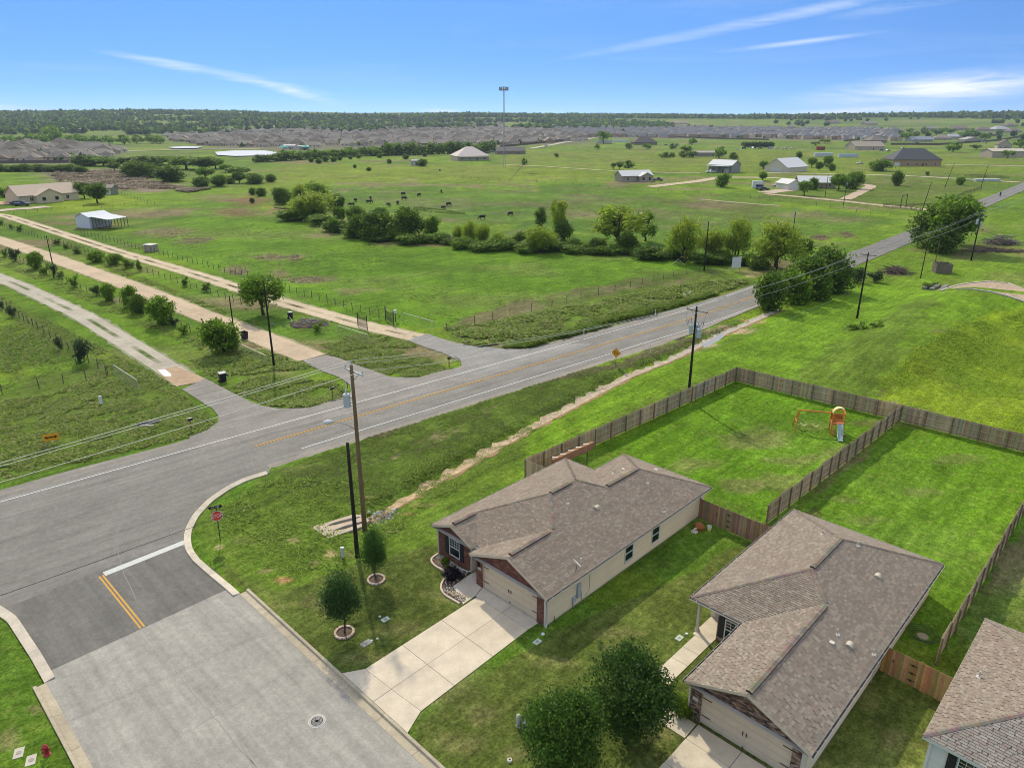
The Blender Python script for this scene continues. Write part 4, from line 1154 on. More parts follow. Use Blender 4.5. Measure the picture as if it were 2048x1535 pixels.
brick_wall(h2, 0.0, 10.25, 16.30, lambda b: min(yR(0, b), yG(0, b)) - .12, [(10.93, 15.72, 0, 2.13)], BR_MIX, -1, 41)
garage_door(h2, 10.93, 15.72, 2.05, .02, (.64, .53, .39))
mb = MB()
for i in range(48):                     # soldier course over the garage door
    x = 10.85 + i * .1035; mb.box(x, x + .09, -.022, 0, 2.14, 2.36, tuple(v * rng.uniform(.8, 1.1) for v in rng.choice(BR_MIX)), lambda p, q, z: lw(q, p, z))
mb.build('soldier_course', MT['brick'], h2, kind='stuff')
brick_wall(h2, 6.40, 8.30, 10.25, lambda b: 2.33, [(8.77, 9.78, .52, 1.93)], BR_MIX, -1, 42)
window(h2, 8.77, 9.78, .52, 1.93, 6.40, -1, 'b', False, (3, 3), (.62, .63, .61))
mb = MB(); mb.box(8.38, 8.73, .012, .05, .5, 1.95, (.022, .022, .025), lambda t, n_, z: lw(6.40 - n_, t, z)); mb.build('shutter', MT['plain'], h2)
brick_wall(h2, 8.30, 6.40, 8.2, lambda b: 2.33, [], BR_MIX, -1, 43, side=True)
lap_siding(h2, 0, 20.3, 16.30, ZE - .17, [], (.78, .64, .455), 1, 'a'); lap_siding(h2, 0, 6.4, 10.25, ZE - .17, [], (.78, .64, .455), -1, 'a')
lap_siding(h2, 8.2, 20.3, 6.92, ZE - .17, [], (.78, .64, .455), -1, 'a'); lap_siding(h2, 6.92, 16.3, 20.3, ZE - .17, [], (.78, .64, .455), 1, 'b'); lap_siding(h2, 6.92, 8.3, 8.2, ZE - .17, [], (.78, .64, .455), -1, 'b')
mb = MB(); mb.box(-.08, .08, -.08, .08, .12, ZE - .17, (.50, .45, .37), lambda x, y, z: lw(6.32 + x, 7.05 + y, z)); mb.box(-.12, .12, -.12, .12, .12, .26, (.50, .45, .37), lambda x, y, z: lw(6.32 + x, 7.05 + y, z)); mb.build('porch_post', MT['trim'], h2)
mb = MB(); mb.box(7.25, 8.1, -.03, .02, .1, 2.1, (.42, .39, .34), lambda x, y, z: lw(8.14 + y, x, z)); mb.build('front_door', MT['plain'], h2)
mb = MB(); mb.tube([lw(-.1, 10.0, 2.4), lw(-.02, 10.2, 2.2), lw(-.04, 10.2, .2)], .045, 6, (.62, .58, .50)); mb.build('downspout', MT['trim'], h2)
mb = MB(); mb.box(10.40, 10.72, -.035, -.012, 1.40, 1.60, (.60, .57, .50), lambda x, y, z: lw(y, x, z)); mb.build('number_plate', MT['concrete'], h2)
mb = MB(); mb.box(16.20, 16.42, -.06, .06, .1, ZE - .2, (.56, .51, .43), lambda x, y, z: lw(y, x, z)); mb.build('corner_board', MT['trim'], h2)
roof_bits(h2, yR, [(16.2, 12.55), (7.8, 14.6), (8.5, 16.38)], [(14.8, 14.35), (7.75, 15.3)])
roof_bits(h2, yL, [(16.2, 10.3)], [])
mb = MB(); mb.box(-.13, .13, -.13, .13, -.05, .10, (.52, .47, .40), lambda x, y, z: lw(6.9 + x, 14.65 + y, yR(6.9, 14.65) + z)); mb.build('roof_vent', MT['plain'], h2)
mb = MB(); mb.tube([lw(9.3, 16.40, .9), lw(9.3, 16.40, .1)], .02, 5, (.4, .4, .4)); mb.box(9.2, 9.4, 16.32, 16.45, .9, 1.2, (.45, .42, .38), T0); mb.build('utility_box', MT['plain'], h2)

# ---- house three, cut by the frame
h3 = empty('white_house', lw(10, 27, 0), 'white-walled house in the lower right corner with black shutters and hipped shingle roof', 'house')
sL, sR, tF, tR = 20.0, 34.0, 4.55, 16.4
hw = (tR - tF) / 2
xL = lambda a, b: ZE + KP * (b - sL); xF = lambda a, b: ZE + KP * (a - tF); xB = lambda a, b: ZE + KP * (tR - a); xR = lambda a, b: ZE + KP * (sR - b)
roof_plane(h3, [(tF, sL), (tF + hw, sL + hw), (tR, sL)], 'a', xL, SH_COLS, seed=51)
roof_plane(h3, [(tF, sL), (tF, sR), (tF + hw, sR - hw), (tF + hw, sL + hw)], 'b', xF, [(.27, .245, .215), (.25, .225, .195), (.295, .27, .235), (.255, .21, .18)], seed=52)
roof_plane(h3, [(tR, sL), (tF + hw, sL + hw), (tF + hw, sR - hw), (tR, sR)], 'b', xB, SH_COLS, seed=53)
roof_plane(h3, [(tF, sR), (tR, sR), (tF + hw, sR - hw)], 'a', xR, SH_COLS, seed=54)
cap_line(h3, P3_(tF, sL, xL), P3_(tF + hw, sL + hw, xL), [(.235, .19, .16)], False, 60); cap_line(h3, P3_(tR, sL, xL), P3_(tF + hw, sL + hw, xL), SH_COLS, False, 61)
GC[0] = (10, 27)
eave_trim(h3, [((tF, sL), (tR, sL)), ((tF, sL), (tF, sR)), ((tR, sL), (tR, sR)), ((tF, sR), (tR, sR))], lambda a, b: ZE, (.62, .61, .57))
soffit(h3, [(tF, sL), (tF, sR), (tR, sR), (tR, sL)], ZE - .17)
lap_siding(h3, 20.36, 33.6, 4.92, ZE - .17, [(21.5, 22.5, .62, 2.1), (24.4, 25.6, .62, 2.1)], (.66, .65, .61), -1, 'b')
window(h3, 21.52, 22.50, .64, 2.08, 4.90, -1, 'b', True, (3, 3), (.66, .66, .64)); window(h3, 24.42, 25.58, .64, 2.08, 4.90, -1, 'b', True, (3, 3), (.66, .66, .64))
lap_siding(h3, 4.92, 16.0, 20.36, ZE - .17, [], (.66, .65, .61), -1, 'a'); lap_siding(h3, 20.36, 33.6, 16.0, ZE - .17, [], (.66, .65, .61), 1, 'b'); lap_siding(h3, 4.92, 16.0, 33.6, ZE - .17, [], (.66, .65, .61), 1, 'a')
mb = MB(); mb.box(-.03, .10, -.03, .10, .05, ZE - .2, (.66, .65, .61), lambda x, y, z: lw(4.86 + x, 20.3 + y, z)); mb.build('corner_board', MT['trim'], h3)
roof_bits(h3, xL, [(10.2, 20.98)], [])

# ------------------------------------------------------------------ driveways, walk
ZD = .135
CONC = (.57, .49, .375)
def slab(root, pts, z=ZD, col=CONC, name='slab'):
    """one cast panel, thick, with a small inset for the joint"""
    P = [Vector((*lw(a, b), 0)) for a, b in pts]
    cen = sum(P, Vector()) / len(P)
    Q = []
    for p in P:
        d = cen - p; Q.append(p + d.normalized() * .012 * 1.4)
    k = rng.uniform(.965, 1.03); c = tuple(x * k for x in col)
    n = len(Q)
    mb = MB(); mb.poly([(q.x, q.y) for q in Q], z, c)
    for i in range(n):
        a, b = Q[i], Q[(i + 1) % n]
        mb.face([(a.x, a.y, z), (b.x, b.y, z), (b.x, b.y, z - .2), (a.x, a.y, z - .2)], tuple(x * .8 for x in c))
    return mb.build(name, MT['concrete'], root)
d1 = empty('driveway', lw(-6, -2.8, .1), kind='structure')
sheet('joint_bed', [lw(-11.15, -5.7), lw(-10.0, -4.95), lw(-2.1, -5.1), lw(-.1, -5.55), lw(-.1, -.7), lw(-9.7, -.3), lw(-11.15, .35)], .112, (.10, .095, .085), MT['concrete'], d1)
slab(d1, [(-11.17, -5.70), (-10.05, -5.04), (-9.93, -2.66), (-11.17, -2.63)]); slab(d1, [(-11.17, -2.63), (-9.93, -2.66), (-9.76, -.24), (-11.17, .40)])
for i, (a0, a1) in enumerate(((-10.0, -7.3), (-7.3, -4.15), (-4.15, -.98))):
    bl = lambda a: -5.02 - (a + 10) * .02
    bm = lambda a: -2.66 - (a + 10) * .023
    br = lambda a: -.24 - (a + 10) * .035
    al, am, ar = (-10.05, -9.93, -9.76) if i == 0 else (a0, a0, a0)
    slab(d1, [(al, bl(a0)), (a1, bl(a1)), (a1, bm(a1)), (am, bm(a0))]); slab(d1, [(am, bm(a0)), (a1, bm(a1)), (a1, br(a1)), (ar, br(a0))])
slab(d1, [(-.98, -5.36), (-.06, -5.66), (-.06, -2.89), (-.98, -2.87)], col=(.53, .47, .39)); slab(d1, [(-.98, -2.87), (-.06, -2.89), (-.06, -.50), (-.98, -.56)], col=(.53, .47, .39))
slab(d1, [(-2.15, -5.30), (-1.35, -7.25), (.55, -7.42), (2.5, -7.42), (2.5, -6.36), (-.03, -6.34), (-.06, -5.70), (-.98, -5.38)], col=(.54, .48, .40), name='entry_walk')
mb = MB(); mb.box(-.07, .10, -5.66, -.72, .03, .128, (.40, .38, .33), T0); mb.build('garage_sill', MT['concrete'], d1)
d2 = empty('driveway', lw(-6, 13.4, .1), kind='structure')
C2c = (.53, .46, .35)
for a0, a1 in ((-.15, -1.4), (-1.4, -3.4), (-3.4, -6.6), (-6.6, -9.8), (-9.8, -11.15)):
    f0 = .7 if a1 < -11 else 0
    slab(d2, [(a0, 10.93), (a1, 10.95 - f0), (a1, 13.42), (a0, 13.41)], col=C2c); slab(d2, [(a0, 13.41), (a1, 13.42), (a1, 15.9 + f0), (a0, 15.9)], col=C2c)
sheet('joint_bed', [lw(-11.1, 10.95), lw(-.1, 10.95), lw(-.1, 15.8), lw(-11.1, 15.8)], .112, (.10, .09, .08), MT['concrete'], d2)
w2 = empty('front_walk', lw(3, 8, .1), kind='structure')
WK = (.54, .47, .355)
for a0, a1 in ((-1.42, -.20),): slab(w2, [(a0, 9.70), (a1, 9.66), (a1, 10.86), (a0, 10.90)], col=WK)
slab(w2, [(-1.30, 8.45), (-.33, 8.30), (-.22, 9.64), (-1.38, 9.68)], col=WK)
for a0, a1 in ((-1.0, .75), (.75, 1.95), (1.95, 3.2), (3.2, 4.45), (4.45, 5.85)): slab(w2, [(a0, 7.18), (a1, 7.18), (a1, 8.28), (a0, 8.28)], col=WK)
slab(w2, [(5.85, 7.0), (8.2, 7.0), (8.2, 8.28), (5.85, 8.28)], col=WK)

# ------------------------------------------------------------------ timber fences
def fence(name, P, label, z_in=1, cols=((.40, .305, .195), (.34, .26, .165), (.46, .36, .235)), h=1.83, bay=2.4, step=0, single=False, group=None, inside=1, skip=()):
    root = empty(name, (*P[0], gz(*P[0])), label, 'fence', group)
    Q = []
    for p, q in zip(P[:-1], P[1:]):
        L = math.dist(p, q); n = max(1, int(round(L / bay)))
        Q += [(p, q, i / n, (i + 1) / n, L) for i in range(n)]
    rg = random.Random(len(name) + int(P[0][0] * 10))
    dz = 0
    pm = None
    for k, (p, q, t0, t1, L) in enumerate(Q):
        if k in skip: continue
        a = (p[0] + (q[0] - p[0]) * t0, p[1] + (q[1] - p[1]) * t0); b = (p[0] + (q[0] - p[0]) * t1, p[1] + (q[1] - p[1]) * t1)
        za, zb = gz(*a), gz(*b)
        dz = (.10 if k % 2 else -.04) * step + rg.uniform(-.03, .03)
        hh = h + dz
        dx, dy = (b[0] - a[0]), (b[1] - a[1]); l = math.hypot(dx, dy); ux, uy = dx / l, dy / l; nx_, ny_ = -uy * inside, ux * inside
        tone = rg.uniform(.85, 1.12)
        n = int(l / .145)
        def T(s, w, z): return (a[0] + ux * s + nx_ * w, a[1] + uy * s + ny_ * w, z)
        if single and pm is None:
            m0 = MB(); m0.box(-.068, .068, -.009, .009, 0, 1, (1, 1, 1)); pm = [m0.mesh('picket', MT['wood']) for _ in range(1)]
        bundle = MB()
        for i in range(n):
            s = (i + .5) * l / n; z = za + (zb - za) * s / l
            c = tuple(v * tone * rg.uniform(.8, 1.15) for v in rg.choice(cols))
            w = l / n * .47
            top = z + hh + rg.uniform(-.015, .015); bot = z + .04 + rg.uniform(0, .03)
            if single:
                m0 = MB(); m0.box(s - w, s + w, -.009 + rg.uniform(-.004, .004), .009, bot, top, c, T); m0.build('picket', MT['wood'], root)
            else: bundle.box(s - w, s + w, -.009 + rg.uniform(-.005, .005), .009, bot, top, c, T)
        if not single: bundle.build('picket_panel', MT['wood'], root, kind='stuff')
        for zr in (.32, 1.0, 1.62):
            m0 = MB(); m0.box(0, l, .01, .05, (za + zb) / 2 + zr + dz, (za + zb) / 2 + zr + .085 + dz, tuple(v * tone for v in cols[2]), T); m0.build('rail', MT['wood'], root)
        m0 = MB(); m0.box(-.045, .045, .05, .14, za - .2, za + hh + .02, tuple(v * .62 for v in cols[1]), T); m0.build('post', MT['wood'], root)
        if k == len(Q) - 1:
            m0 = MB(); m0.box(l - .045, l + .045, .05, .14, zb - .2, zb + hh + .02, tuple(v * .62 for v in cols[1]), T); m0.build('post', MT['wood'], root)
    return root
fence('wooden_fence', [lw(13.5, -14.5), lw(49.5, -13.15)], 'long weathered picket fence on the road side of the first back yard', step=0, inside=-1)
fence('wooden_fence', [lw(13.5, -14.5), lw(13.6, -11.0)], 'short grey picket return closing the gap beside the corner house', step=0, inside=1)
fence('wooden_fence', [lw(49.5, -13.15), lw(50.36, 5.2)], 'weathered picket fence across the back of the yard with the play set', inside=-1)
fence('wooden_fence', [lw(50.36, 5.2), lw(50.6, 22)], 'weathered picket fence across the back of the second yard, next to the meadow', inside=-1)
fence('wooden_fence', [lw(50.2, 5.15), lw(21.0, 4.45)], 'stepped picket fence dividing the two large back yards', step=1, inside=1, bay=1.9)
fence('wooden_fence', [lw(52, 18.6), lw(13.4, 18.55)], 'wavering dark picket fence between the second back yard and the white house', step=1, inside=1, bay=1.9)
fence('wooden_fence', [lw(18.2, .15), lw(18.0, 5.0)], 'brown picket fence and gate between the corner house and the middle house', cols=((.30, .20, .125), (.255, .165, .105), (.345, .24, .15)), single=True, inside=1)
fence('wooden_fence', [lw(10.65, 16.42), lw(10.5, 20.3)], 'fresh cedar-coloured picket fence and gate between the middle and white houses', cols=((.46, .27, .115), (.40, .225, .09), (.52, .32, .145)), single=True, inside=1)
fence('wooden_fence', [lw(18.0, 5.0), lw(18.05, 6.9)], 'brown picket fence stub running in under the left eave of the middle house', cols=((.30, .20, .125), (.255, .165, .105), (.345, .24, .15)), inside=1)
# gate ironwork on the two short fences
for (a, b, l) in ((18.1, 2.75, 'brown'), (10.58, 18.0, 'cedar')):
    par = [o for o in bpy.data.objects if o.get('label', '').startswith(('brown picket fence and gate' if l == 'brown' else 'fresh cedar'))][0]
    for z in (.5, .98, 1.5):
        mb = MB(); mb.box(-.18, .22, -.028, -.012, z - .02, z + .02, (.02, .02, .02), lambda x, y, zz: lw(a + y, b + x, zz)); mb.box(-.05, .05, -.03, -.012, z - .06, z + .06, (.02, .02, .02), lambda x, y, zz: lw(a + y, b + x, zz)); mb.build('gate_hinge', MT['black'], par)
    mb = MB(); mb.box(-.03, .03, -.035, -.012, 1.15, 1.3, (.02, .02, .02), lambda x, y, zz: lw(a + y, b - 1.0 + x, zz)); mb.build('gate_latch', MT['black'], par)
# grey field gate set in the long fence
q0 = lw(40.6, -13.49)
gt = empty('fence_gate', (*q0, .1), 'grey brace of a double gate in the long fence beside the dark pole', 'gate')
Tg = lambda x, y, z: lw(40.6 + x, -13.44 + y + .0 * x, z)
for q in ((0, .1, .15, 1.85), (2.6, 2.7, .15, 1.85)): 
    mb = MB(); mb.box(q[0], q[1], .06, .12, q[2], q[3], (.30, .29, .28), Tg); mb.build('stile', MT['wood'], gt)
for z in (.25, 1.70):
    mb = MB(); mb.box(.1, 2.6, .06, .11, z, z + .09, (.30, .29, .28), Tg); mb.build('rail', MT['wood'], gt)
mb = MB(); mb.beam(Tg(.1, .09, .3), Tg(2.6, .09, 1.7), .05, .09, (.32, .31, .30)); mb.build('brace', MT['wood'], gt)
# stacked boards on a post behind the corner house
c0, c1 = lw(14.6, -12.3), lw(19.9, -12.0)
lr = empty('lumber_rack', (*c0, .1), 'stack of reddish boards held up on a post behind the corner house', 'lumber stack')
for i in range(4):
    for j in range(2):
        z = 1.75 + i * .17; o_ = j * .16
        mb = MB(); p_, q_ = Vector((*c0, z)), Vector((*c1, z)); s_ = Vector((E2[0], E2[1], 0)) * o_
        mb.beam(p_ + s_, q_ + s_, .14, .145, tuple(v * rng.uniform(.85, 1.15) for v in (.30, .17, .10))); mb.build('board', MT['wood'], lr)
for t in (.12, .88):
    x, y = c0[0] + (c1[0] - c0[0]) * t, c0[1] + (c1[1] - c0[1]) * t
    mb = MB(); mb.box(x - .05, x + .05, y - .05, y + .05, -.1, 1.68, (.12, .09, .065)); mb.build('post', MT['wood'], lr)
mb = MB(); 
for t in (.08, .27, .46, .65, .84):
    p_ = Vector((*c0, 0)).lerp(Vector((*c1, 0)), t); mb.box(p_.x - .25, p_.x + .25, p_.y - .08, p_.y + .08, 2.345, 2.36, (.6, .56, .5))
mb.build('board_tags', MT['plain'], lr, kind='stuff')

# ================================================================== YARD AND STREET OBJECTS
def ring_of_blocks(a, b, r, n, label, tree=None):
    o = lw(a, b)
    root = empty('tree_ring', (*o, .1), label, 'edging ring')
    for k in range(n):
        an = 2 * math.pi * k / n
        m0 = MB(); w = math.pi * r / n * .93; kk = rng.uniform(.8, 1.1)
        m0.box(-.075, .075, -w, w, -.05, .11 + rng.uniform(-.01, .015), tuple(v * kk for v in rng.choice(((.48, .36, .27), (.52, .42, .33), (.42, .31, .24)))))
        part('edging_block', m0.mesh('edging_block', MT['rock']), root, (r * math.cos(an), r * math.sin(an), 0), an)
    m0 = MB(); m0.lathe([(r - .06, -.05), (r - .06, .035), (0, .06)], 18, (.10, .075, .055)); part('mulch', m0.mesh('mulch', MT['sand']), root)
ring_of_blocks(-4.55, -11.6, .56, 14, 'tan block ring round the young tree nearest the poles')
ring_of_blocks(-9.13, -8.55, .56, 14, 'tan block ring round the young tree beside the kerb')
# planting bed by the front window
BED = [(.45, -10.9), (-.42, -10.8), (-.72, -10.0), (-.62, -8.95), (-.75, -8.45), (-1.5, -8.15), (-2.05, -7.75), (-2.38, -7.0), (-2.28, -5.5), (-1.72, -5.42), (-1.38, -7.28), (.50, -7.5), (.58, -10.9)]
bed = empty('planting_bed', lw(0, -8.8, .1), kind='structure')
sheet('mulch', [lw(*p) for p in BED], .125, (.085, .062, .05), MT['sand'], bed)
Q = smooth_line([lw(*p) for p in BED[:9]], .25, 2)
m0 = MB()
for p, q in zip(Q[:-1], Q[1:]): m0.beam((*p, .15), (*q, .15), .13, .13, (.50, .42, .31))
m0.build('bed_edging', MT['concrete'], bed)
def pebbles(name, parent, pts, r0, r1, cols, z=.14):
    m0 = MB()
    for (x, y) in pts:
        r = rng.uniform(r0, r1); c = tuple(v * rng.uniform(.8, 1.2) for v in rng.choice(cols)); an = rng.uniform(0, 3)
        V = [(x + r * math.cos(an + k * 1.257) * rng.uniform(.7, 1.1), y + r * math.sin(an + k * 1.257) * rng.uniform(.7, 1.1), z - .03) for k in range(5)]
        V += [(x + r * .5 * math.cos(an + k * 1.257), y + r * .5 * math.sin(an + k * 1.257), z + r * rng.uniform(.5, .9)) for k in range(5)]
        m0.grid(V, [(k, (k + 1) % 5, 5 + (k + 1) % 5, 5 + k) for k in range(5)] + [(5, 6, 7, 8, 9)], c)
    return m0.build(name, MT['rock'], parent, kind='stuff')
pts = []
while len(pts) < 420:
    a, b = rng.uniform(-2.3, .55), rng.uniform(-10.9, -5.4)
    if inpoly(np.array([a]), np.array([b]), BED)[0]:
        w = 1 if (a > .1 or (a - (-1.38)) * 1 > -.7 and b > -7.3) else .25
        if rng.random() < w: pts.append(lw(a, b))
pebbles('river_pebbles', bed, pts, .035, .085, ((.42, .38, .33), (.30, .27, .24), (.22, .2, .19), (.5, .46, .4)))
pebbles('river_pebbles', bed, [lw(-2.05 + t * .55 + rng.uniform(-.12, .12), -7.15 + t * 1.5 + rng.uniform(-.12, .12)) for t in [rng.random() for _ in range(60)]], .05, .10, ((.52, .38, .24), (.56, .46, .33)))

# hydrant
def hydrant(x, y):
    root = empty('fire_hydrant', (x, y, .1), 'red fire hydrant on the grass left of the street', 'fire hydrant')
    RED = (.36, .022, .03)
    m0 = MB(); m0.lathe([(.16, 0), (.16, .05), (.115, .06), (.105, .10), (.105, .42), (.13, .43), (.13, .47), (.105, .48)], 14, RED); part('barrel', m0.mesh('barrel', MT['gloss'], True), root)
    m0 = MB(); m0.lathe([(.135, .48), (.135, .52), (.115, .56), (.07, .62), (.03, .645), (.03, .69), (.0, .69)], 14, RED); part('bonnet', m0.mesh('bonnet', MT['gloss'], True), root)
    for an in (0, math.pi, -math.pi / 2):
        m0 = MB(); d = (math.cos(an), math.sin(an)); r = .065 if an != -math.pi / 2 else .085
        m0.tube([(d[0] * .08, d[1] * .08, .38), (d[0] * .17, d[1] * .17, .38)], r * .8, 10, RED); m0.tube([(d[0] * .17, d[1] * .17, .38), (d[0] * .215, d[1] * .215, .38)], r, 8, (.30, .02, .028)); part('nozzle', m0.mesh('nozzle', MT['gloss']), root)
    m0 = MB(); m0.lathe([(.175, -.02), (.175, .03), (.16, .035)], 14, RED); part('base_flange', m0.mesh('base_flange', MT['gloss']), root)
hydrant(-23.35, 26.95)
def flat_box(name, x, y, w, l, col, label, cat, rz=0, lid=True, round_=False, h=.03, parts=True):
    z = gz(x, y)
    root = empty(name, (x, y, z), label, cat, rz=rz)
    m0 = MB()
    if round_: m0.lathe([(w, -.03), (w, h), (w * .85, h + .012), (0, h + .012)], 14, col)
    else: m0.box(-w, w, -l, l, -.03, h, col)
    part('cover', m0.mesh('cover', MT['concrete']), root)
    if lid:
        m0 = MB(); m0.lathe([(w * .55, h), (w * .55, h + .012), (0, h + .012)], 12, tuple(v * .55 for v in col)); part('lid', m0.mesh('lid', MT['plain']), root)
ang = math.atan2(E2[1], E2[0])
flat_box('meter_box', -24.84, 27.05, .22, .34, (.50, .46, .38), 'pale concrete meter box left of the hydrant, farther one', 'meter box', ang + 1.2)
flat_box('meter_box', -23.95, 26.62, .22, .34, (.50, .46, .38), 'pale concrete meter box just below the hydrant', 'meter box', ang + 1.2)
x, y = lw(-8.73, -6.8); flat_box('meter_box', x, y, .22, .34, (.24, .24, .23), 'dark grey meter box lid in the lawn by the driveway mouth', 'meter box', ang)
x, y = lw(-6.6, -7.75); flat_box('valve_box', x, y, .18, .26, (.44, .50, .42), 'pale green valve box lid in the lawn halfway up the driveway', 'valve box', ang)
x, y = lw(-1.37, .58); flat_box('valve_box', x, y, .18, .26, (.46, .50, .42), 'pale green valve box lid right of the corner house garage', 'valve box', ang)
x, y = lw(4.98, 6.62); flat_box('valve_box', x, y, .18, .26, (.46, .50, .42), 'pale green valve box lid beside the front walk of the middle house', 'valve box', ang)
x, y = lw(-6.68, -8.24); flat_box('cleanout_cap', x, y, .09, 0, (.5, .48, .42), 'small round cap next to the pale green lid halfway up the driveway', 'cleanout cap', 0, False, True)
x, y = lw(-8.37, -6.75); flat_box('cleanout_cap', x, y, .09, 0, (.42, .46, .38), 'small round cap touching the dark grey meter box', 'cleanout cap', 0, False, True)
x, y = lw(-8.02, -6.65); flat_box('cleanout_cap', x, y, .09, 0, (.5, .48, .42), 'small round cap a step right of the dark grey meter box', 'cleanout cap', 0, False, True)
x, y = lw(-.64, .39); flat_box('cleanout_cap', x, y, .11, 0, (.66, .66, .64), 'white round cap at the right front corner of the corner house', 'cleanout cap', 0, False, True, .08)
x, y = lw(-8.68, 5.39); flat_box('cleanout_cap', x, y, .12, 0, (.66, .64, .55), 'cream round cap in the lawn left of the two big trees', 'cleanout cap', 0, True, True, .10)
x, y = lw(5.6, 6.75); flat_box('cleanout_cap', x, y, .09, 0, (.66, .66, .64), 'white round cap near the porch post of the middle house', 'cleanout cap', 0, False, True, .06)
# service pedestals
x, y = lw(-6.8, 4.2); pd = empty('utility_pedestal', (x, y, .1), 'cream round-topped cable pedestal beside a black box in the lawn', 'pedestal')
m0 = MB(); m0.lathe([(.14, -.05), (.14, .62), (.12, .72), (.07, .78), (0, .80)], 14, (.46, .43, .33)); part('housing', m0.mesh('housing', MT['plain'], True), pd)
m0 = MB(); m0.lathe([(.16, -.05), (.16, .06), (.14, .07)], 14, (.36, .33, .26)); part('foot', m0.mesh('foot', MT['plain']), pd)
x, y = lw(-6.75, 4.62); pd = empty('utility_pedestal', (x, y, .1), 'black boxy cable pedestal with white stickers in the lawn', 'pedestal', rz=ang)
m0 = MB(); m0.box(-.22, .22, -.17, .17, -.05, .42, (.035, .045, .055)); m0.box(-.19, .19, -.14, .14, .42, .52, (.06, .075, .09)); part('housing', m0.mesh('housing', MT['plain']), pd)
for zz in (.18, .34):
    m0 = MB(); m0.box(-.14, -.02, -.178, -.171, zz, zz + .06, (.6, .6, .58)); part('sticker', m0.mesh('sticker', MT['plain']), pd)
x, y, z = at(686, 1114); pd = empty('utility_pedestal', (x, y, z), 'pale grey telephone pedestal post left of the black stub pole', 'pedestal')
m0 = MB(); m0.box(-.10, .10, -.08, .08, -.1, .80, (.48, .50, .47)); part('housing', m0.mesh('housing', MT['plain']), pd)
m0 = MB(); m0.box(-.12, .12, -.10, .10, .80, .86, (.60, .62, .60)); part('cap', m0.mesh('cap', MT['plain']), pd)
x, y, z = ap('D1', 742, 105); pd = empty('utility_pedestal', (x, y, z), 'white marker post in the weeds across the road', 'pedestal')
m0 = MB(); m0.box(-.13, .13, -.09, .09, -.1, .95, (.62, .64, .62)); part('housing', m0.mesh('housing', MT['plain']), pd)
m0 = MB(); m0.box(-.15, .15, -.11, .11, .95, 1.02, (.55, .57, .55)); part('cap', m0.mesh('cap', MT['plain']), pd)
# pots by the gate
x, y = lw(16.9, .95); tp = empty('plant_pot', (x, y, .1), 'orange clay pot tipped against the brown gate fence', 'pot')
m0 = MB(); m0.tube([(0, -.35, .30), (0, .05, .24), (.02, .30, .22)], [.34, .30, .22], 14, (.36, .13, .05)); part('body', m0.mesh('body', MT['plain'], True), tp)
m0 = MB(); m0.tube([(0, -.36, .30), (0, -.30, .30)], .37, 14, (.40, .15, .06)); part('rim', m0.mesh('rim', MT['plain']), tp)
x, y = lw(17.2, 1.7); bk_ = empty('bucket', (x, y, .1), 'white bucket with yellow base by the brown gate fence', 'bucket')
m0 = MB(); m0.lathe([(.15, 0), (.16, .18)], 14, (.62, .48, .06)); part('base', m0.mesh('base', MT['plain']), bk_)
m0 = MB(); m0.lathe([(.16, .18), (.185, .42), (.17, .42), (.15, .2), (0, .2)], 14, (.66, .66, .64)); part('body', m0.mesh('body', MT['plain']), bk_)
x, y = lw(16.2, 1.0); bn = empty('garden_statue', (x, y, .1), 'low cream garden ornament in front of the orange pot', 'ornament')
m0 = MB(); m0.lathe([(.26, 0), (.28, .08), (.20, .12), (0, .13)], 12, (.5, .45, .38)); part('dish', m0.mesh('dish', MT['rock']), bn)
m0 = MB(); m0.tube([(-.1, 0, .1), (.02, .02, .3), (.16, 0, .34)], [.10, .08, .05], 8, (.55, .50, .42)); part('figure', m0.mesh('figure', MT['rock']), bn)
x, y = lw(15.6, 17.3); ho = empty('garden_hose', (x, y, .1), 'coiled dark hose on the grass behind the cedar fence', 'hose')
m0 = MB(); m0.tube([(math.cos(t * .5) * (.45 + .012 * t), math.sin(t * .5) * (.45 + .012 * t), .04 + .004 * t) for t in range(44)], .018, 5, (.05, .06, .05), False); part('coil', m0.mesh('coil', MT['plain']), ho)
m0 = MB(); m0.lathe([(.32, 0), (.32, .03), (0, .03)], 14, (.33, .28, .20)); part('lid_below', m0.mesh('lid_below', MT['concrete']), ho)

# ------------------------------------------------------------------ culvert headwall in the ditch
k = 160 / 2047.
cp = lambda x, y, z=.06: flat(620 + x * k, 1010 + y * k, z)
cv = empty('culvert_headwall', (*cp(600, 600), .05), 'tan concrete culvert apron with two dark slots at the end of the ditch', 'culvert')
m0 = MB(); OUT = [cp(20, 560), cp(470, 860), cp(1340, 560), cp(1520, 400), cp(1330, 255), cp(1060, 260), cp(420, 460)]
H1 = [cp(390, 550), cp(640, 520), cp(1110, 400), cp(1330, 300), cp(1110, 330), cp(640, 450)]
H2 = [cp(590, 680), cp(900, 620), cp(1330, 480), cp(1330, 430), cp(900, 540), cp(660, 630)]
for p_ in (OUT,):
    V = [Vector((x, y, 0)) for x, y in OUT]; V1 = [Vector((x, y, 0)) for x, y in H1]; V2_ = [Vector((x, y, 0)) for x, y in H2]
    al = V + V1 + V2_
    n0 = len(m0.v); m0.v.extend([(v.x, v.y, .13) for v in al])
    for t in tessellate_polygon([V, V1, V2_]):
        a_, b_, c_ = t
        if (al[b_] - al[a_]).cross(al[c_] - al[a_]).z < 0: b_, c_ = c_, b_
        m0.f.append((n0 + a_, n0 + b_, n0 + c_)); m0.c.append((.44, .36, .27))
    for ring_ in (H1, H2, OUT):
        for p, q in zip(ring_, ring_[1:] + ring_[:1]): m0.face([(*p, .13), (*q, .13), (*q, -.55), (*p, -.55)], (.36, .32, .27))
m0.build('apron', MT['concrete'], cv)
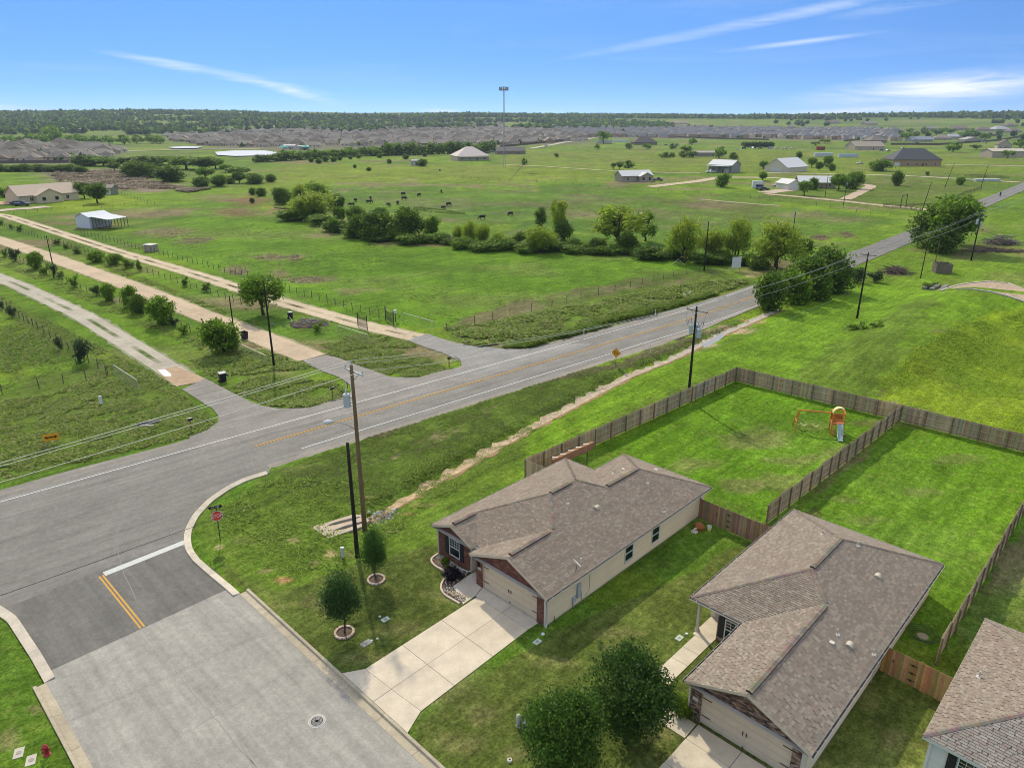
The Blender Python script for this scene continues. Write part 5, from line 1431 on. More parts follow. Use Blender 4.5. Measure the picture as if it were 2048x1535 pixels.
for hh in (H1, H2):
    m0 = MB(); m0.poly(hh, -.45, (.12, .13, .13)); m0.build('slot_floor', MT['concrete'], cv)
x, y, z = at(770, 1040)
rp = empty('rubble_heap', (x, y, z), 'small heap of grey rubble where the sandy ditch meets the culvert', 'rubble')
pebbles('stones', rp, [(x + rng.gauss(0, .6), y + rng.gauss(0, .8)) for _ in range(70)], .07, .2, ((.36, .34, .31), (.25, .23, .21), (.48, .46, .43)), z + .05)

# ------------------------------------------------------------------ utility poles and lines
TOPS = {}
def pole(key, u, v, vt, label, m='creosote', r=.15, arm=None, armrot=0, lean=(0, 0), extra=(), group=None, hh=None):
    x, y, z = at(u, v); h = hh or hgt(u, v, vt)
    root = empty('utility_pole', (x, y, z), label, 'utility pole', group)
    L = Vector((lean[0], lean[1], h))
    m0 = MB(); n = 6
    m0.tube([Vector((0, 0, -.3))] + [L * (i / n) for i in range(1, n + 1)], [r * 1.1] + [r * (1 - .38 * i / n) for i in range(1, n + 1)], 10)
    part('shaft', m0.mesh('shaft', MT[m], True), root)
    tops = []
    if arm:
        al, dz, col = arm
        c = L * ((h - dz) / h); d = Vector((math.cos(armrot), math.sin(armrot), 0))
        m0 = MB(); m0.beam(c - d * al + Vector((-d.y, d.x, 0)) * r, c + d * al + Vector((-d.y, d.x, 0)) * r, .10, .12, col); part('crossarm', m0.mesh('crossarm', MT['wood']), root)
        m0 = MB()
        for s in (-1, 1): m0.beam(c + d * al * .55 * s + Vector((-d.y, d.x, 0)) * r, c - Vector((0, 0, .7)), .03, .03, (.25, .25, .25))
        part('arm_brace', m0.mesh('arm_brace', MT['metal']), root)
        for s in (-.93, .93):
            p = c + d * al * s + Vector((-d.y, d.x, 0)) * r
            m0 = MB(); m0.lathe([(.03, .05), (.03, .14), (.07, .15), (.045, .19), (.075, .21), (.05, .26), (.03, .30), (0, .30)], 8, (.40, .42, .43), tuple(p)); part('insulator', m0.mesh('insulator', MT['gloss']), root)
            tops.append(p + Vector((0, 0, .30)))
        p = L.copy(); m0 = MB(); m0.lathe([(.03, 0), (.03, .2), (.07, .22), (.045, .26), (.075, .28), (.03, .36), (0, .36)], 8, (.40, .42, .43), tuple(p)); part('insulator', m0.mesh('insulator', MT['gloss']), root)
        tops.insert(1, p + Vector((0, 0, .36)))
    else:
        tops = [L.copy()]
    for e in extra:
        if e[0] == 'transformer':
            _, dz, an, R_ = e
            d = Vector((math.cos(an), math.sin(an), 0)) * (r + R_ + .06); c = L * ((h - dz) / h) + d
            m0 = MB(); m0.lathe([(R_, 0), (R_ * 1.02, .06), (R_, .1), (R_, .85), (R_ * 1.06, .87), (R_ * 1.06, .93), (R_ * .8, 1.0), (0, 1.03)], 14, (.42, .46, .47), tuple(c)); tr = part('transformer', m0.mesh('transformer', MT['plain'], False), root)
            m0 = MB(); m0.lathe([(.06, 1.0), (.09, 1.05), (.05, 1.12), (.09, 1.18), (.04, 1.35), (0, 1.36)], 8, (.42, .45, .46), tuple(c)); part('bushing', m0.mesh('bushing', MT['gloss']), tr)
            m0 = MB(); m0.beam(c - d * .8 + Vector((0, 0, .3)), c + Vector((0, 0, .3)), .08, .1, (.3, .3, .3)); m0.beam(c - d * .8 + Vector((0, 0, .7)), c + Vector((0, 0, .7)), .08, .1, (.3, .3, .3)); part('bracket', m0.mesh('bracket', MT['metal']), tr)
        if e[0] == 'cutout':
            _, dz, off = e
            c = L * ((h - dz) / h) + Vector(off)
            m0 = MB(); m0.tube([c + Vector((0, 0, .15)), c + Vector((.1, 0, -.15)), c + Vector((.05, 0, -.4))], .035, 6, (.16, .14, .13)); m0.tube([c + Vector((0, 0, .15)), c + Vector((-.12, 0, .0)), c + Vector((-.1, 0, -.3))], .025, 6, (.4, .42, .43)); part('fuse_cutout', m0.mesh('fuse_cutout', MT['plain']), root)
        if e[0] == 'lead':
            _, pts = e
            m0 = MB(); m0.tube([L * ((h - p[2]) / h) + Vector((p[0], p[1], 0)) for p in pts], .012, 5, (.05, .05, .05), False); part('lead_wire', m0.mesh('lead_wire', MT['plain']), root)
    TOPS[key] = [Vector((x, y, z)) + t for t in tops]
    return root, Vector((x, y, z)), h
AR = ang - .02                          # arms across the line of the road
big, bp, bh = pole('tall', 730, 1062, 730, 'tall brown wooden utility pole with street light beside the culvert', 'pole', .19, (1.15, .55, (.52, .53, .53)), ang, extra=(('transformer', 3.1, math.radians(200), .26), ('cutout', 1.35, (-.45, -.1, 0)), ('lead', [(-.4, -.1, 1.7), (-.5, -.1, 2.3), (-.45, -.15, 2.9)])))
# street light on its arm
m0 = MB(); m0.tube([(0, 0, 8.55), (-.55, -.10, 9.0), (-1.15, -.22, 9.28), (-1.6, -.3, 9.36)], .03, 6, (.38, .38, .37)); part('light_arm', m0.mesh('light_arm', MT['metal']), big)
m0 = MB(); m0.tube([(-1.55, -.29, 9.36), (-1.72, -.32, 9.37), (-2.0, -.37, 9.36), (-2.2, -.41, 9.33), (-2.28, -.42, 9.31)], [.06, .14, .17, .13, .03], 10, (.58, .60, .58)); part('luminaire', m0.mesh('luminaire', MT['plain'], True), big)
pole('stub', 715, 1113, 885, 'black pole without arms standing in front of the tall brown pole', 'creosote', .17)
pole('p1380', 1376, 801, 613, 'dark utility pole with crossarm and transformer bank at the long picket fence', 'creosote', .17, (1.3, .5, (.24, .21, .18)), ang,
     extra=(('transformer', 3.4, math.radians(-30), .27), ('transformer', 3.0, math.radians(25), .24), ('transformer', 3.0, math.radians(190), .2), ('cutout', 1.6, (-.8, .2, 0)), ('cutout', 1.7, (.7, -.4, 0)), ('cutout', 1.5, (-.4, .5, 0)), ('lead', [(-.9, .3, .6), (-.95, .3, 1.5), (-.7, .2, 2.2), (-.3, .1, 3)]), ('lead', [(.9, -.8, .6), (.8, -.6, 1.4), (.7, -.4, 2.4)])))
pole('p1737', 1714, 636, 505, 'dark leaning utility pole on the mown slope right of the road', 'creosote', .16, (1.2, .4, (.20, .17, .14)), ang)
pole('p1958', 1942, 521, 428, 'double-braced utility pole with transformers near the brush heap', 'creosote', .16, (1.3, .3, (.26, .23, .2)), ang, extra=(('transformer', 2.2, math.radians(150), .24), ('transformer', 2.9, math.radians(20), .22), ('cutout', 1.2, (.6, -.3, 0))))
pole('p1845', 1841, 556, 474, 'thin dark pole without arms left of the plank enclosure', 'creosote', .10)
pole('p1876', 1869, 531, 480, 'short pale grey pole touching the plank enclosure', 'pole', .09)
pole('p1408', 1408, 541, 443, 'black pole without arms among the creek willows', 'creosote', .15)
pole('p547', 548, 731, 563, 'black pole without arms between the first two paved entrances', 'creosote', .15)
pole('p475', 473, 696, 592, 'short black pole beside the round shrub and black bin', 'creosote', .12)
pole('p105', 105, 527, 471, 'thin black pole on the far stretch of the wide tan track', 'creosote', .12)
pole('p1590', 1586, 463, 423, 'leaning dark pole with a small box behind the willows', 'creosote', .14, extra=(('transformer', 1.6, math.radians(200), .16),))
pole('f1', *px('C4', 560, 800), px('C4', 580, 630)[1], 'dark pole in front of the low metal-roofed ranch house', 'creosote', .13)
pole('f2', *px('C4', 698, 862), px('C4', 715, 690)[1], 'dark pole at the fork of the pink gravel lane', 'creosote', .13, extra=(('transformer', 1.2, 1.0, .2),))
pole('f3', *px('C4', 1455, 730), px('C4', 1497, 545)[1], 'slanting pole in the paddock below the stone house', 'creosote', .13, lean=(2.2, 0))
pole('f4', *px('C4', 1725, 725), px('C4', 1755, 560)[1], 'slanting pole by the long plank fence near the road', 'creosote', .13, lean=(1.2, 0))
pole('f5', *px('C4', 1280, 915), px('C4', 1325, 690)[1], 'slanting pole at the entrance of the pink gravel lane', 'creosote', .14, lean=(1.5, 0))
def wire(p, q, sag, label, r=.014, col=(.30, .30, .29), name='power_line'):
    p, q = Vector(p), Vector(q); n = 14
    pts = [p.lerp(q, i / n) - Vector((0, 0, sag * 4 * (i / n) * (1 - i / n))) for i in range(n + 1)]
    o = empty(name, tuple(p), label, 'power line', 'overhead lines along the road' if name == 'power_line' else None)
    m0 = MB(); m0.tube(pts, r, 6, col, False); m0.build('conductor', MT['plain'], o)
off = Vector((-41.5, -36.5, 0)) * 1.3
for i, nm in enumerate(('upper', 'middle', 'lower')):
    wire(TOPS['tall'][i], TOPS['tall'][i] + off + Vector((0, 0, -1.2)), .9, 'pale %s overhead line running left from the tall brown pole' % nm, .015, (.70, .68, .62))
    wire(TOPS['tall'][i], TOPS['p1380'][i], .7, '%s overhead line between the tall brown pole and the transformer pole' % nm, .013, (.62, .60, .55))
    wire(TOPS['p1380'][i], TOPS['p1737'][i], .6, '%s overhead line from the transformer pole to the leaning pole' % nm, .016, (.36, .36, .34))
    wire(TOPS['p1737'][i], TOPS['p1958'][i], .7, '%s overhead line from the leaning pole past the round tree' % nm, .018, (.36, .36, .35))
    wire(TOPS['p1958'][i], TOPS['p1958'][i] + Vector((75, 78, 1)), .8, '%s overhead line leaving the double-braced pole to the right' % nm, .02, (.36, .36, .35))
tl = bp + Vector((0, 0, 5.6))
wire(tl, tl + off + Vector((0, 0, -.2)), .35, 'low black cable crossing the junction from the tall brown pole', .016, (.02, .02, .02), 'cable')
pc = Vector(TOPS['p1380'][1]); pc.z = 5.6
wire(tl, pc, .5, 'low black cable along the ditch between the two poles', .014, (.03, .03, .03), 'cable')
pm_ = Vector(TOPS['p1737'][1]); pm_.z = 5.4
wire(pc, pm_, .5, 'low dark cable sagging over the mown slope', .014, (.14, .14, .13), 'cable')

# ------------------------------------------------------------------ signs
def text_mesh(s, size, m, depth=.004):
    cu = bpy.data.curves.new('lettering', 'FONT'); cu.body = s; cu.size = size; cu.align_x = 'CENTER'; cu.align_y = 'CENTER'; cu.extrude = depth
    o = bpy.data.objects.new('tmp', cu); COL.objects.link(o)
    dg = bpy.context.evaluated_depsgraph_get(); me = bpy.data.meshes.new_from_object(o.evaluated_get(dg))
    bpy.data.objects.remove(o); me.materials.clear(); me.materials.append(m)
    return me
WHT = mat('sign_white', (.72, .72, .70), .45, spec=.4); SRED = mat('sign_red', (.72, .05, .04), .5, spec=.4); SORG = mat('sign_orange', (.80, .36, .015), .5, spec=.4); SBLK = mat('sign_black', (.012, .012, .012), .5); SBACK = mat('sign_back', (.35, .35, .34), .5, metal=.5)
def upright(root, me, name, z, yoff, rot=(math.pi / 2, 0, 0), sc=(1, 1, 1)):
    o = bpy.data.objects.new(name, me); COL.objects.link(o); o.parent = root; o.location = (0, yoff, z); o.rotation_euler = rot; o.scale = sc
    return o
# stop sign facing the street
x, y, z = at(442, 1081)
nrm_ang = math.atan2(E2[1], E2[0]) - .25
sg = empty('stop_sign', (x, y, z), 'red octagonal STOP sign with street-name blade on the kerb corner', 'stop sign', rz=nrm_ang + math.pi / 2)
def ngon(r, n, rot0, d0, d1):
    m0 = MB()
    V = [(r * math.cos(rot0 + 2 * math.pi * k / n), d, r * math.sin(rot0 + 2 * math.pi * k / n)) for d in (d0, d1) for k in range(n)]
    m0.grid(V, [tuple(range(n)), tuple(range(2 * n - 1, n - 1, -1))] + [(k, n + k, n + (k + 1) % n, (k + 1) % n) for k in range(n)])
    return m0
m0 = MB(); m0.tube([(-.05, .03, -.2), (0, .03, 1.5), (.03, .03, 2.95)], .032, 8); part('post', m0.mesh('post', MT['black']), sg)
part('border', ngon(.44, 8, math.pi / 8, -.002, .004).mesh('border', WHT), sg, (0, 0, 2.16))
part('face', ngon(.405, 8, math.pi / 8, -.006, -.003).mesh('face', SRED), sg, (0, 0, 2.16))
tm = text_mesh('STOP', .40, WHT); upright(sg, tm, 'lettering', 2.16, -.010, sc=(.74, 1.0, 1))
m0 = MB(); m0.box(-.46, .46, -.006, .006, -.11, .11); bl_ = part('name_blade', m0.mesh('name_blade', SBLK), sg, (-.02, .03, 2.90), -.1)
tm = text_mesh('LA RIO', .17, WHT, .002); o = bpy.data.objects.new('lettering', tm); COL.objects.link(o); o.parent = bl_; o.location = (0, -.011, 0); o.rotation_euler = (math.pi / 2, 0, 0)
m0 = MB(); m0.box(-.40, .40, -.006, .006, -.10, .10); part('name_blade', m0.mesh('name_blade', SBLK), sg, (.03, .03, 2.66), 1.35)
# double arrow
x, y, z = ap('D1', 385, 395)
sg = empty('arrow_sign', (x, y, z), 'orange rectangular sign with a black two-headed arrow in the left verge', 'road sign', rz=nrm_ang + math.pi / 2 - .05)
m0 = MB(); m0.box(-.68, .68, -.004, .004, .42, 1.12); part('panel', m0.mesh('panel', SORG), sg)
m0 = MB(); m0.box(-.34, .34, -.014, -.008, .71, .83)
for s in (-1, 1): m0.face([(s * .56, -.011, .77), (s * .30, -.011, .95), (s * .36, -.011, .77)][::s], ); m0.face([(s * .56, -.011, .77), (s * .36, -.011, .77), (s * .30, -.011, .59)][::s])
part('arrow', m0.mesh('arrow', SBLK), sg)
for s in (-.4, .4):
    m0 = MB(); m0.box(s - .03, s + .03, .006, .06, -.3, 1.1, (.3, .3, .3)); part('post', m0.mesh('post', MT['metal']), sg)
# diamond warning sign
x, y, z = at(1231, 731)
sg = empty('warning_sign', (x, y, z), 'orange diamond warning sign at the far road shoulder', 'road sign', rz=math.atan2(-.66, -.75) + math.pi / 2 + .35)
hs = hgt(1231, 731, 696)
part('panel', ngon(.66, 4, 0, -.004, .004).mesh('panel', SORG), sg, (0, 0, hs - .64))
part('border', ngon(.62, 4, 0, -.0065, -.006).mesh('border', SBLK), sg, (0, 0, hs - .64)); part('face', ngon(.585, 4, 0, -.010, -.0095).mesh('face', SORG), sg, (0, 0, hs - .64))
m0 = MB()
for zz, ws in ((.10, (-.34, -.12, .02, .16, .34)), (-.12, (-.26, -.06, .08, .28))):
    for a_, b_ in zip(ws[:-1], ws[1:]): m0.box(a_ + .02, b_ - .03, -.016, -.013, zz - .06, zz + .06)
part('legend', m0.mesh('legend', SBLK), sg, (0, 0, hs - .64))
m0 = MB(); m0.tube([(0, .03, -.3), (0, .03, hs - .2)], .035, 7, (.2, .21, .2)); part('post', m0.mesh('post', MT['metal']), sg)
# delineators
for k, (c, X, Y, lab) in enumerate((('C7', 1132, 768, 'white marker post on the far verge before the road bends'), ('C7', 1695, 606, 'white marker post on the far verge near the creek'), ('C7', 1653, 893, 'white marker post on the near shoulder beyond the diamond sign'), ('C8', 285, 490, 'white marker post at the willow end of the road'), ('C8', 197, 668, 'white marker post on the near shoulder behind the transformer pole'))):
    x, y, z = ap(c, X, Y)
    r = empty('marker_post', (x, y, z), lab, 'marker post', 'white posts along the road')
    m0 = MB(); m0.tube([(0, 0, -.1), (0, 0, 1.25), (0, 0, 1.32)], [.055, .05, .02], 8, (.68, .68, .66)); part('post', m0.mesh('post', MT['plain']), r)
    m0 = MB(); m0.box(-.035, .035, -.06, -.052, 1.02, 1.14, (.55, .56, .6)); part('reflector', m0.mesh('reflector', MT['gloss']), r)
# white board
x, y, z = ap('C8', 356, 330)
sg = empty('billboard', (x, y, z), 'blank pale board on two posts below the creek willows', 'sign board', rz=.25)
hs = 3.0
m0 = MB(); m0.box(-1.05, 1.05, -.03, .03, .75, hs, (.60, .62, .63)); part('panel', m0.mesh('panel', MT['plain']), sg)
m0 = MB(); m0.box(-1.05, 1.05, -.05, -.032, 1.84, 1.90, (.45, .46, .46)); part('seam_batten', m0.mesh('seam_batten', MT['plain']), sg)
for s in (-.9, .9):
    m0 = MB(); m0.box(s - .06, s + .06, .035, .14, -.2, hs, (.4, .36, .3)); part('post', m0.mesh('post', MT['wood']), sg)

# ------------------------------------------------------------------ mailboxes, bins, gates
def mailbox(c, X, Y, rz, lab):
    x, y, z = ap(c, X, Y); r = empty('mailbox', (x, y, z), lab, 'mailbox', rz=rz)
    m0 = MB(); m0.box(-.05, .05, -.05, .05, -.2, 1.0, (.26, .15, .08)); part('post', m0.mesh('post', MT['wood']), r)
    m0 = MB(); n = 8
    V = []
    for s in (-.27, .27):
        V += [(s, -.11, 1.0), (s, .11, 1.0)] + [(s, .11 * math.cos(math.pi * k / n), 1.16 + .11 * math.sin(math.pi * k / n)) for k in range(n + 1)]
    m = n + 3
    m0.grid(V, [(k, (k + 1) % m, m + (k + 1) % m, m + k) for k in range(m)] + [tuple(range(m))[::-1], tuple(range(m, 2 * m))], (.02, .02, .022)); part('box', m0.mesh('box', MT['gloss']), r)
    m0 = MB(); m0.box(-.275, -.272, -.08, .08, 1.03, 1.2, (.6, .6, .6)); part('door', m0.mesh('door', MT['plain']), r)
mailbox('C6', 1045, 1160, .7, 'black mailbox on the weedy island between the first two entrances')
mailbox('C6', 1962, 915, .7, 'black mailbox on the weedy island between the second and third entrances')
mailbox('D1', 1400, 285, .7, 'black mailbox at the tip of the left verge beside the first entrance')
def bin_(c, X, Y, col, lidc, lab, sc=1.0, open_=False):
    x, y, z = ap(c, X, Y); r = empty('trash_bin', (x, y, z), lab, 'trash bin', rz=rng.uniform(0, 3))
    s = sc
    m0 = MB(); V = [(a * w * s, b * w * s, h * s) for w, h in ((.26, 0), (.33, .95)) for a, b in ((-1, -1), (1, -1), (1, 1), (-1, 1))]
    m0.grid(V, [(3, 2, 1, 0)] + [(k, (k + 1) % 4, 4 + (k + 1) % 4, 4 + k) for k in range(4)], col); part('body', m0.mesh('body', MT['plain']), r)
    m0 = MB()
    if open_: m0.box(-.35 * s, .35 * s, .33 * s, .37 * s, .3 * s, 1.0 * s, lidc)
    else: m0.box(-.36 * s, .36 * s, -.37 * s, .36 * s, .95 * s, 1.03 * s, lidc)
    part('lid', m0.mesh('lid', MT['plain']), r)
    m0 = MB()
    for q in (-.24, .24): m0.tube([(q * s - .04, .36 * s, .1 * s), (q * s + .04, .36 * s, .1 * s)], .1 * s, 8, (.02, .02, .02))
    part('wheel', m0.mesh('wheel', MT['black']), r)
DKB = (.014, .013, .018)
bin_('C6', 355, 700, DKB, DKB, 'open black wheeled bin beside the wide tan track', 1.15, True)
bin_('C6', 713, 535, DKB, (.30, .30, .32), 'black bin with pale lid on the grass strip near the debris pile', 1.0)
bin_('C5', 1757, 1310, DKB, (.40, .40, .40), 'black bin with grey lid at the first entrance', 1.15)
def linkgate(c, p, q, lab, h=1.3):
    a, b = ap(c, *p), ap(c, *q)
    r = empty('mesh_gate_panel', a, lab, 'fence panel')
    A, B = Vector(a), Vector(b); u = Vector((0, 0, 1)); L = (B - A).length; d = (B - A).normalized()
    m0 = MB(); m0.tube([A, A + u * h], .035, 6, (.5, .52, .52)); m0.build('end_post', MT['metal'], r)
    m0 = MB(); m0.tube([B, B + u * h], .035, 6, (.5, .52, .52)); m0.build('end_post', MT['metal'], r)
    m0 = MB(); m0.tube([A + u * h, B + u * h], .035, 6, (.42, .42, .40)); m0.build('top_rail', MT['metal'], r)
    m0 = MB(); n = int(L / .25)
    for k in range(-int(h / .25), n):
        s0, s1 = k * .25, k * .25 + h
        for sg_ in (1, -1):
            t0, t1 = max(0, s0), min(L, s1)
            if t1 <= t0: continue
            z0, z1 = (t0 - s0), (t1 - s0)
            if sg_ < 0: z0, z1 = h - z0, h - z1
            m0.beam(A + d * t0 + u * z0, A + d * t1 + u * z1, .006, .006, (.25, .25, .24))
    m0.build('wire_mesh', MT['metal'], r, kind='stuff')
linkgate('C5', (905, 1260), (1095, 1385), 'galvanised mesh panel left of the first entrance', 1.4)
linkgate('C6', (305, 800), (530, 905), 'galvanised mesh panel right of the round shrub', 1.3)
linkgate('C6', (1092, 670), (1325, 745), 'galvanised mesh panel between the second and third entrances', 1.5)
linkgate('C6', (1603, 570), (1850, 645), 'galvanised mesh panel right of the third entrance', 1.6)
def irongate(c, p, q, lab, h=2.1):
    a, b = ap(c, *p), ap(c, *q)
    A, B = Vector(a), Vector(b); u = Vector((0, 0, 1)); L = (B - A).length; d = (B - A).normalized()
    r = empty('iron_gate', a, lab, 'gate')
    for e in (A, B):
        m0 = MB(); m0.tube([e, e + u * (h + .2)], .07, 8); m0.build('gate_post', MT['black'], r)
    m0 = MB(); n = 10
    pts = [A.lerp(B, k / n) + u * (h - .35 * 4 * (k / n) * (1 - k / n)) for k in range(n + 1)]
    m0.tube(pts, .035, 6); m0.tube([A + u * .25, B + u * .25], .035, 6); m0.tube([A + u * .8, B + u * .8], .025, 6); m0.build('gate_frame', MT['black'], r)
    for k in range(1, 24):
        t = k / 24; m0 = MB(); m0.tube([A.lerp(B, t) + u * .25, A.lerp(B, t) + u * (h - .35 * 4 * t * (1 - t))], .014, 4); m0.build('bar', MT['black'], r)
irongate('C6', (1245, 600), (1318, 630), 'black iron gate leaf on the near side of the third entrance')
irongate('C6', (1462, 548), (1527, 595), 'black iron gate leaf on the far side of the third entrance')
x, y, z = ap('C6', 1540, 560); kb = empty('keypad_box', (x, y, z), 'white gate keypad box beside the far iron gate leaf', 'gate opener')
m0 = MB(); m0.box(-.06, .06, -.06, .06, -.1, 1.5, (.05, .05, .05)); part('stand', m0.mesh('stand', MT['black']), kb)
m0 = MB(); m0.box(-.2, .2, -.14, .14, 1.3, 1.85, (.6, .6, .6)); part('housing', m0.mesh('housing', MT['plain']), kb)
x, y, z = ap('C6', 365, 945); mk = empty('pipeline_marker', (x, y, z), 'yellow plastic marker post leaning in the weeds of the first island', 'marker post')
m0 = MB(); m0.beam((0, 0, -.1), (.28, .1, 1.75), .10, .03, (.55, .40, .02)); part('stake', m0.mesh('stake', MT['plain']), mk)
m0 = MB(); m0.beam((.25, .09, 1.5), (.285, .1, 1.74), .12, .05, (.5, .36, .02)); part('cap', m0.mesh('cap', MT['plain']), mk)
# debris
def heap(name, c, X, Y, n, sx, sy, h, cols, lab, cat, length=1.2, rock=False):
    x, y, z = ap(c, X, Y); r = empty(name, (x, y, z), lab, cat)
    m0 = MB()
    for _ in range(n):
        px_, py_ = rng.gauss(0, sx), rng.gauss(0, sy); pz = max(0, h * (1 - (px_ / sx / 2.2) ** 2 - (py_ / sy / 2.2) ** 2)) * rng.random()
        an = rng.uniform(0, 6.28); l = length * rng.uniform(.4, 1)
        p = Vector((px_, py_, pz + .03)); d = Vector((math.cos(an), math.sin(an), rng.uniform(-.25, .35))) * l
        m0.tube([p, p + d * .5 + Vector((0, 0, rng.uniform(-.05, .1))), p + d], [.05, .035, .015] if not rock else [.12, .15, .08], 4, tuple(v * rng.uniform(.6, 1.2) for v in rng.choice(cols)), False)
    part('branches' if not rock else 'rubble', m0.mesh('branches', MT['bark'] if 0 else MT['rock']), r, kind='stuff')
    m0 = MB(); m0.lathe([(1, 0), (.85, h * .35), (.5, h * .55), (0, h * .62)], 14, (.06, .05, .04)); o = part('core', m0.mesh('core', MT['sand']), r, (0, 0, 0), 0, (sx * 1.5, sy * 1.5, 1))
heap('debris_pile', 'C6', 860, 585, 90, 2.0, 1.6, .7, ((.36, .33, .28), (.20, .17, .13), (.5, .48, .44)), 'long heap of broken timber and rubble between the second and third tracks', 'debris pile', 1.5, False)
heap('brush_pile', 'C4', 1090, 1365, 260, 1.3, 1.1, 1.5, ((.14, .10, .08), (.20, .15, .11), (.10, .075, .06)), 'round heap of brown brush on the mown slope', 'brush pile', 2.2)
heap('brush_pile', 'C4', 1880, 1150, 260, 2.4, 1.6, 2.2, ((.22, .19, .17), (.38, .35, .32), (.14, .11, .09)), 'pale tangle of cut tree limbs right of the double-braced pole', 'brush pile', 4.0)
heap('brush_pile', 'C4', 1860, 1205, 240, 4.6, 1.2, .6, ((.13, .095, .075), (.08, .06, .05), (.2, .15, .12)), 'low dark spread of burnt brush below the cut tree limbs', 'brush pile', 1.6)
# plank enclosure
x, y, z = ap('C4', 1446, 1372)
en = empty('plank_enclosure', (x, y, z), 'square roofless enclosure of grey planks on the slope', 'enclosure', rz=-.25)
for s in range(4):
    for k in range(14):
        t = -1.45 + 2.9 * (k + .5) / 14
        m0 = MB(); m0.box(-.095, .095, -.02, .02, 0, 1.95 + rng.uniform(-.05, .05), tuple(v * rng.uniform(.75, 1.15) for v in (.17, .145, .115)))
        an = s * math.pi / 2
        part('plank', m0.mesh('plank', MT['wood']), en, (t * math.cos(an) - (-1.47) * math.sin(an) * -1 if 0 else math.cos(an) * t + math.sin(an) * 1.47, math.sin(an) * t - math.cos(an) * 1.47 + 1.47, 0), an)
# concrete spillway
sp = empty('spillway', (*ap('C8', 1800, 430)[:2], .5), kind='structure')
spo = [ap('C8', *p) for p in ((1560, 447), (1640, 418), (1720, 403), (1850, 391), (1955, 402), (2048, 440), (2140, 480), (2140, 545), (2048, 510), (1950, 478), (1860, 455), (1740, 438), (1650, 436))]
m0 = MB(); m0.poly([(p[0], p[1], gz(p[0], p[1]) + .10) for p in spo], None, (.40, .31, .215)); m0.build('stone_apron', MT['sand'], sp)
m0 = MB()
for p, q in zip(spo, spo[1:]):
    m0.beam((p[0], p[1], gz(p[0], p[1]) + .12), (q[0], q[1], gz(q[0], q[1]) + .12), .28, .22, (.48, .44, .37))
m0.build('concrete_rim', MT['concrete'], sp)
for k in range(3):
    a, b = ap('C8', 1460 + k * 42, 437 + k * 4), ap('C8', 1505 + k * 44, 414 + k * 4)
    m0 = MB(); m0.beam((a[0], a[1], .30), (b[0], b[1], .30), .75, .45, (.20, .185, .17)); m0.build('baffle_block', MT['concrete'], sp)

# ------------------------------------------------------------------ play set
x, y, z = at(1655, 862)
ps = empty('play_set', (x, y, z), 'orange wooden swing set with tower and blue slide on the first back lawn', 'play set', rz=R(-14))
OW = (.52, .21, .045)
def pbeam(nm, p, q, w=.09, c=OW, m='wood'):
    m0 = MB(); m0.beam(p, q, w, w, c); part(nm, m0.mesh(nm, MT[m]), ps)
pbeam('swing_beam', (-3.05, 0, 2.05), (.2, 0, 2.05), .12)
for yy in (-.95, .95): pbeam('swing_leg', (-3.3, yy, 0), (-2.9, 0, 2.1), .10)
pbeam('leg_brace', (-3.16, -.5, .95), (-3.16, .5, .95), .08)
for k, xx in enumerate((-2.35, -1.2)):
    for s in (-.27, .27): pbeam('swing_chain', (xx + s, 0, 2.0), (xx + s, 0, .55), .022, (.30, .45, .28), 'plain')
    m0 = MB(); m0.tube([(xx - .28, 0, .62), (xx - .2, 0, .44), (xx, 0, .38), (xx + .2, 0, .44), (xx + .28, 0, .62)], .07, 6, (.72, .70, .28)); part('swing_seat', m0.mesh('swing_seat', MT['plain']), ps)
for xx in (.2, 1.3):
    for yy in (-.55, .55): pbeam('tower_post', (xx, yy, 0), (xx, yy, 2.25), .10)
m0 = MB(); m0.box(.15, 1.35, -.6, .6, 1.05, 1.15, (.50, .16, .06)); part('deck', m0.mesh('deck', MT['wood']), ps)
for yy, x0, x1 in ((.55, .2, 1.3), (-.55, .2, .55)):
    m0 = MB(); m0.box(x0, x1, yy - .02, yy + .02, 1.2, 1.75, (.46, .17, .04)); part('side_panel', m0.mesh('side_panel', MT['wood']), ps)
pbeam('top_rail', (.2, -.55, 2.2), (1.3, -.55, 2.2)); pbeam('top_rail', (.2, .55, 2.2), (1.3, .55, 2.2)); pbeam('top_rail', (.2, -.55, 2.2), (.2, .55, 2.2)); pbeam('top_rail', (1.3, -.55, 2.2), (1.3, .55, 2.2))
m0 = MB(); n = 10; V = []
for yy in (-.55, .0):
    for k in range(n + 1): an = math.pi * k / n; V.append((.75 + .62 * math.cos(an), yy, 2.2 + .62 * math.sin(an)))
m0.grid(V, [(k, k + 1, n + 2 + k, n + 1 + k) for k in range(n)], (.62, .60, .25)); part('canopy', m0.mesh('canopy', MT['plain']), ps)
for s in (-.62, .62):
    pass
m0 = MB()
for (p, q) in (((.95, -.6, 1.12), (.80, -2.2, .18)),):
    P_, Q_ = Vector(p), Vector(q)
    m0.beam(P_, Q_, .44, .04, (.26, .38, .36))
    for s in (-.24, .24): m0.beam(P_ + Vector((s, 0, .07)), Q_ + Vector((s, 0, .07)), .05, .16, (.36, .48, .45))
    m0.beam(Q_, Q_ + Vector((-.02, -.35, -.04)), .44, .04, (.22, .34, .36))
part('slide', m0.mesh('slide', MT['plain']), ps)
m0 = MB()
for k in range(5): m0.box(.22, .58, -1.05 + k * .1, -.95 + k * .1, .15 + k * .2, .19 + k * .2, (.46, .15, .05))
part('ladder_steps', m0.mesh('ladder_steps', MT['wood']), ps)
for xx in (.22, .58): pbeam('ladder_rail', (xx, -1.1, 0), (xx, -.58, 1.1), .07)
